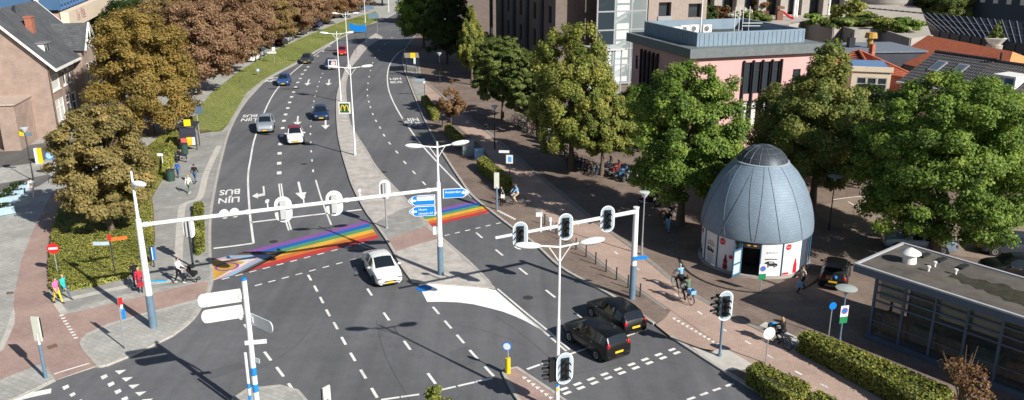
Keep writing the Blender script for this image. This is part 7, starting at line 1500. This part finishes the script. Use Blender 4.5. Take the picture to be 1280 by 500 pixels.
    hr = MB(); hr.ball(head + V(-.018, 0, .028), (.094 * s, .084 * s, .1 * s), 12)
    if long_hair: hr.tube(head + V(-.06, 0, .0), head + V(-.1, 0, -.24), .075 * s, .05 * s, 8)
    hr.build('hair', HAIRS[hair], o, 60)
    fc = MB(); fc.ball(head + V(.09, 0, -.012), (.018 * s, .013 * s, .024 * s), 6); fc.build('nose', SKIN, o, 60); ey = MB()
    for sd in (-1, 1): MB().ball(head + V(.078, sd * .03, .012), .01 * s, 6).build('eye', HAIRS['dark'], o); MB().ball(head + V(.0, sd * .077, -.005), (.016 * s, .01 * s, .026 * s), 6).build('ear', SKIN, o, 60)
    MB().box(head + V(.08, 0, -.055), (.012 * s, .04 * s, .008 * s)).build('mouth', mat('lips', (.35, .12, .1), .6, 0), o)
    hands = [J[i] for i in range(len(J)) if J[i][4] == sk and abs(J[i][2] - .034) < 1e-6]
    for k, (p, q, a, b, m) in enumerate(hands):      # five fingers, slightly curled, thumb from the side of the palm
        d = (q - p).normalized(); side = d.cross(Vector((0, 0, 1)) if abs(d.z) < .8 else Vector((1, 0, 0))).normalized(); nr = d.cross(side); hb = MB()
        for i in range(4):
            L_ = (.07, .08, .075, .058)[i] * s; b0 = q - d * .01 * s + side * (i - 1.5) * .017 * s; m1 = b0 + d * L_ * .55 + nr * .006; hb.tube(b0, m1, .0085 * s, .008 * s, 6); hb.tube(m1, m1 + (d * .8 + nr * .6).normalized() * L_ * .5, .008 * s, .006 * s, 6)
        b0 = p + d * .03 * s + side * -.03 * s; m1 = b0 + (d * .6 - side * .8) * .035 * s; hb.tube(b0, m1, .011 * s, .009 * s, 6); hb.tube(m1, m1 + d * .03 * s, .009 * s, .007 * s, 6); hb.build('fingers', SKIN, o, 60)
    return o
def pp_(lab, px, top, legs, rz, z=.1, **kw): return make_person(lab, top, legs, loc=ground(px, z), rz=rz, **kw)
man = pp_('man in white hoodie and black trousers pushing a stroller', (224.5, 354), 'white', 'black', R(-12), pose='walk', swing=.2, shoes='white', arms=[((.12, -.2, 1.12), (.36, -.2, 1.02)), ((.12, .2, 1.12), (.36, .2, 1.02))], h=1.8)
pp_('woman in red jacket and dark trousers beside the gantry mast', (176, 365), 'red', 'navy', R(-60), fem=True, long_hair=True, hair='blond', h=1.7); pp_('person in dark coat behind the woman in red', (170.5, 358), 'black', 'navy', R(-60), hair='blond', h=1.72)
pp_('pedestrian in pink top and yellow trousers at the ground-cover corner', (73, 379), 'pink', 'yellow', R(-20), pose='walk', swing=.22, fem=True, hair='brown', h=1.72, sleeve=False); pp_('pedestrian in teal top and jeans beside the one in pink', (82, 374), 'teal', 'jeans', R(-20), pose='walk', swing=.35, fem=True, hair='blond', h=1.68)
pp_('pedestrian dressed all in white on the left pavement', (42, 247), 'white', 'palepink', R(100), pose='walk', swing=.15, shoes='white', h=1.78)
pp_('child in bright blue jacket near the litter bin', (223, 222), 'blue', 'jeans', R(90), pose='walk', swing=.15, h=1.55); pp_('woman in white top and green trousers walking to the bus stop', (237, 242), 'white', 'green', R(85), pose='walk', swing=.25, fem=True, hair='blond', long_hair=True, shoes='white', h=1.72); pp_('man in dark jacket and jeans ahead of the woman in white top', (244.5, 229), 'black', 'jeans', R(85), pose='walk', swing=.25, h=1.8)
pp_('person in dark clothes sitting on the bus stop bench', (226.5, 202), 'black', 'grey', R(-15), pose='sit', h=1.72)
pp_('woman in beige top and black trousers walking past the kiosk', (1001.5, 364), 'beige', 'black', R(200), pose='walk', swing=.28, fem=True, long_hair=True, hair='brown', h=1.75)
pp_('pedestrian in black with white bag at the right crossing', (627, 257), 'black', 'black', R(250), hair='dark', h=1.7, fem=True, long_hair=True)
pp_('man in black walking on the square under the post-top lamp', (834.5, 290), 'black', 'sky', R(250), pose='walk', swing=.2, h=1.78)
bg_ = link('shoulder_bag', MB().box((0, 0, .15), (.32, .14, .28)).path([(-.14, 0, .28), (0, .05, .7), (.14, 0, .28)], .012, 4).mesh('shoulder_bag', CL['white']), None, ground((628.5, 257)) + Vector((0, -.22, .72))); tag(bg_, 'white bag carried by the pedestrian at the right crossing', 'bag')
bg2 = link('shopping_bag', MB().box((0, 0, .15), (.34, .14, .32)).path([(-.1, 0, .3), (0, 0, .48), (.1, 0, .3)], .01, 4).mesh('shopping_bag', CL['sky']), None, ground((998, 364)) + Vector((-.05, -.25, .42))); tag(bg2, 'pale shopping bag carried past the kiosk', 'bag')
hb_ = link('handbag', MB().box((0, 0, .15), (.36, .16, .26)).path([(-.12, 0, .26), (0, 0, .46), (.12, 0, .26)], .012, 4).mesh('handbag', CL['red']), None, ground((178, 366)) + Vector((.05, -.2, .5))); tag(hb_, 'red handbag held by the woman beside the gantry mast', 'bag')
# stroller
sv = thing('stroller', 'black stroller pushed by the man in the white hoodie', 'stroller', ground((240, 351)), R(-12))
for x, y in ((-.32, -.24), (-.32, .24), (.38, -.2), (.38, .2)):
    M = Matrix.Translation((x, y, .13)) @ Matrix.Rotation(R(90), 4, 'X'); w_ = MB().lathe([(.07, -.02), (.12, -.025), (.13, 0), (.12, .025), (.07, .02)], 14, M=M).build('wheel', RUB, sv, 50); MB().lathe([(0, -.018), (.08, -.018), (.08, .018), (0, .018)], 10, M=M).build('rim', RIM, w_)
fr = MB()
for y in (-.22, .22): fr.tube((-.32, y, .13), (.05, y, .55), .015, n=6).tube((.38, y * .9, .13), (-.1, y, .62), .015, n=6).tube((-.1, y, .62), (-.52, y, 1.02), .015, n=6)
fr.tube((-.52, -.22, 1.02), (-.52, .22, 1.02), .018, n=6).tube((-.32, -.24, .13), (-.32, .24, .13), .012, n=6).build('frame', STEEL, sv)
MB().box((.08, 0, .55), (.55, .4, .22)).box((-.15, 0, .75), (.1, .4, .4)).build('seat', CL['black'], sv); MB().lathe([(.3, -.2), (.3, .2)], 10, M=Matrix.Translation((-.02, 0, .78)) @ Matrix.Rotation(R(90), 4, 'X'), a0=R(30), a1=R(150)).build('hood', CL['black'], sv); MB().box((.0, 0, .25), (.5, .36, .12)).build('basket', CL['grey'], sv)
# riders
def rider(lab_b, lab_p, px, rz, bm_, top, legs, hair='dark', crate=None, long_hair=False, fem=False, h=1.75, gr=None):
    p = ground(px); make_bike('bicycle', lab_b, bm_, gr, crate, p, rz); return make_person(lab_p, top, legs, hair, pose='bike', loc=p, rz=rz, long_hair=long_hair, fem=fem, h=h)
tr_ = heading((870, 400), (800, 350))
rider('dark bicycle of the rear cyclist on the cycle path', 'cyclist in dark green jacket riding away beside the kiosk', (857, 377), tr_, BKM[0], 'green', 'black', 'brown', (-.55, CL['sky']), True, True)
rider('dark bicycle of the cyclist in pale blue', 'cyclist in pale blue shirt ahead of the one in dark green', (848, 362), tr_, BKM[1], 'sky', 'black', 'grey', (-.55, CL['black']))
rider('black cargo bicycle beside the white round sign', 'cyclist in black coat with blond hair approaching the short hedge', (974, 432), heading((1000, 446), (940, 414)), BKM[0], 'black', 'black', 'blond', (.55, BKM[0]), True, True, 1.7)
rider('dark bicycle in the shade of the broad maple', 'cyclist in dark clothes in the shade of the broad maple', (837, 273), R(15), BKM[0], 'black', 'navy')
rider('bicycle beside the pedestrian at the right crossing', 'cyclist in pale blue shirt waiting at the right crossing', (644, 256), R(200), BKM[0], 'sky', 'beige', 'brown')
make_person('rider in black on the scooter on the open square', 'black', 'black', 'dark', pose='sit', loc=ground((811, 257)) + Vector((-.25, 0, .38)), rz=R(-20), h=1.75)
bgp = link('carrier_bag', MB().box((0, 0, .14), (.4, .3, .28)).ball((0, 0, .3), (.19, .14, .08), 8).mesh('carrier_bag', mat('bag_blue', (.05, .3, .6), .6)), None, ground((974, 432)) + Vector((math.cos(heading((1000, 446), (940, 414))) * .55, math.sin(heading((1000, 446), (940, 414))) * .55, .8))); tag(bgp, 'blue bag in the front crate of the cargo bicycle', 'bag')
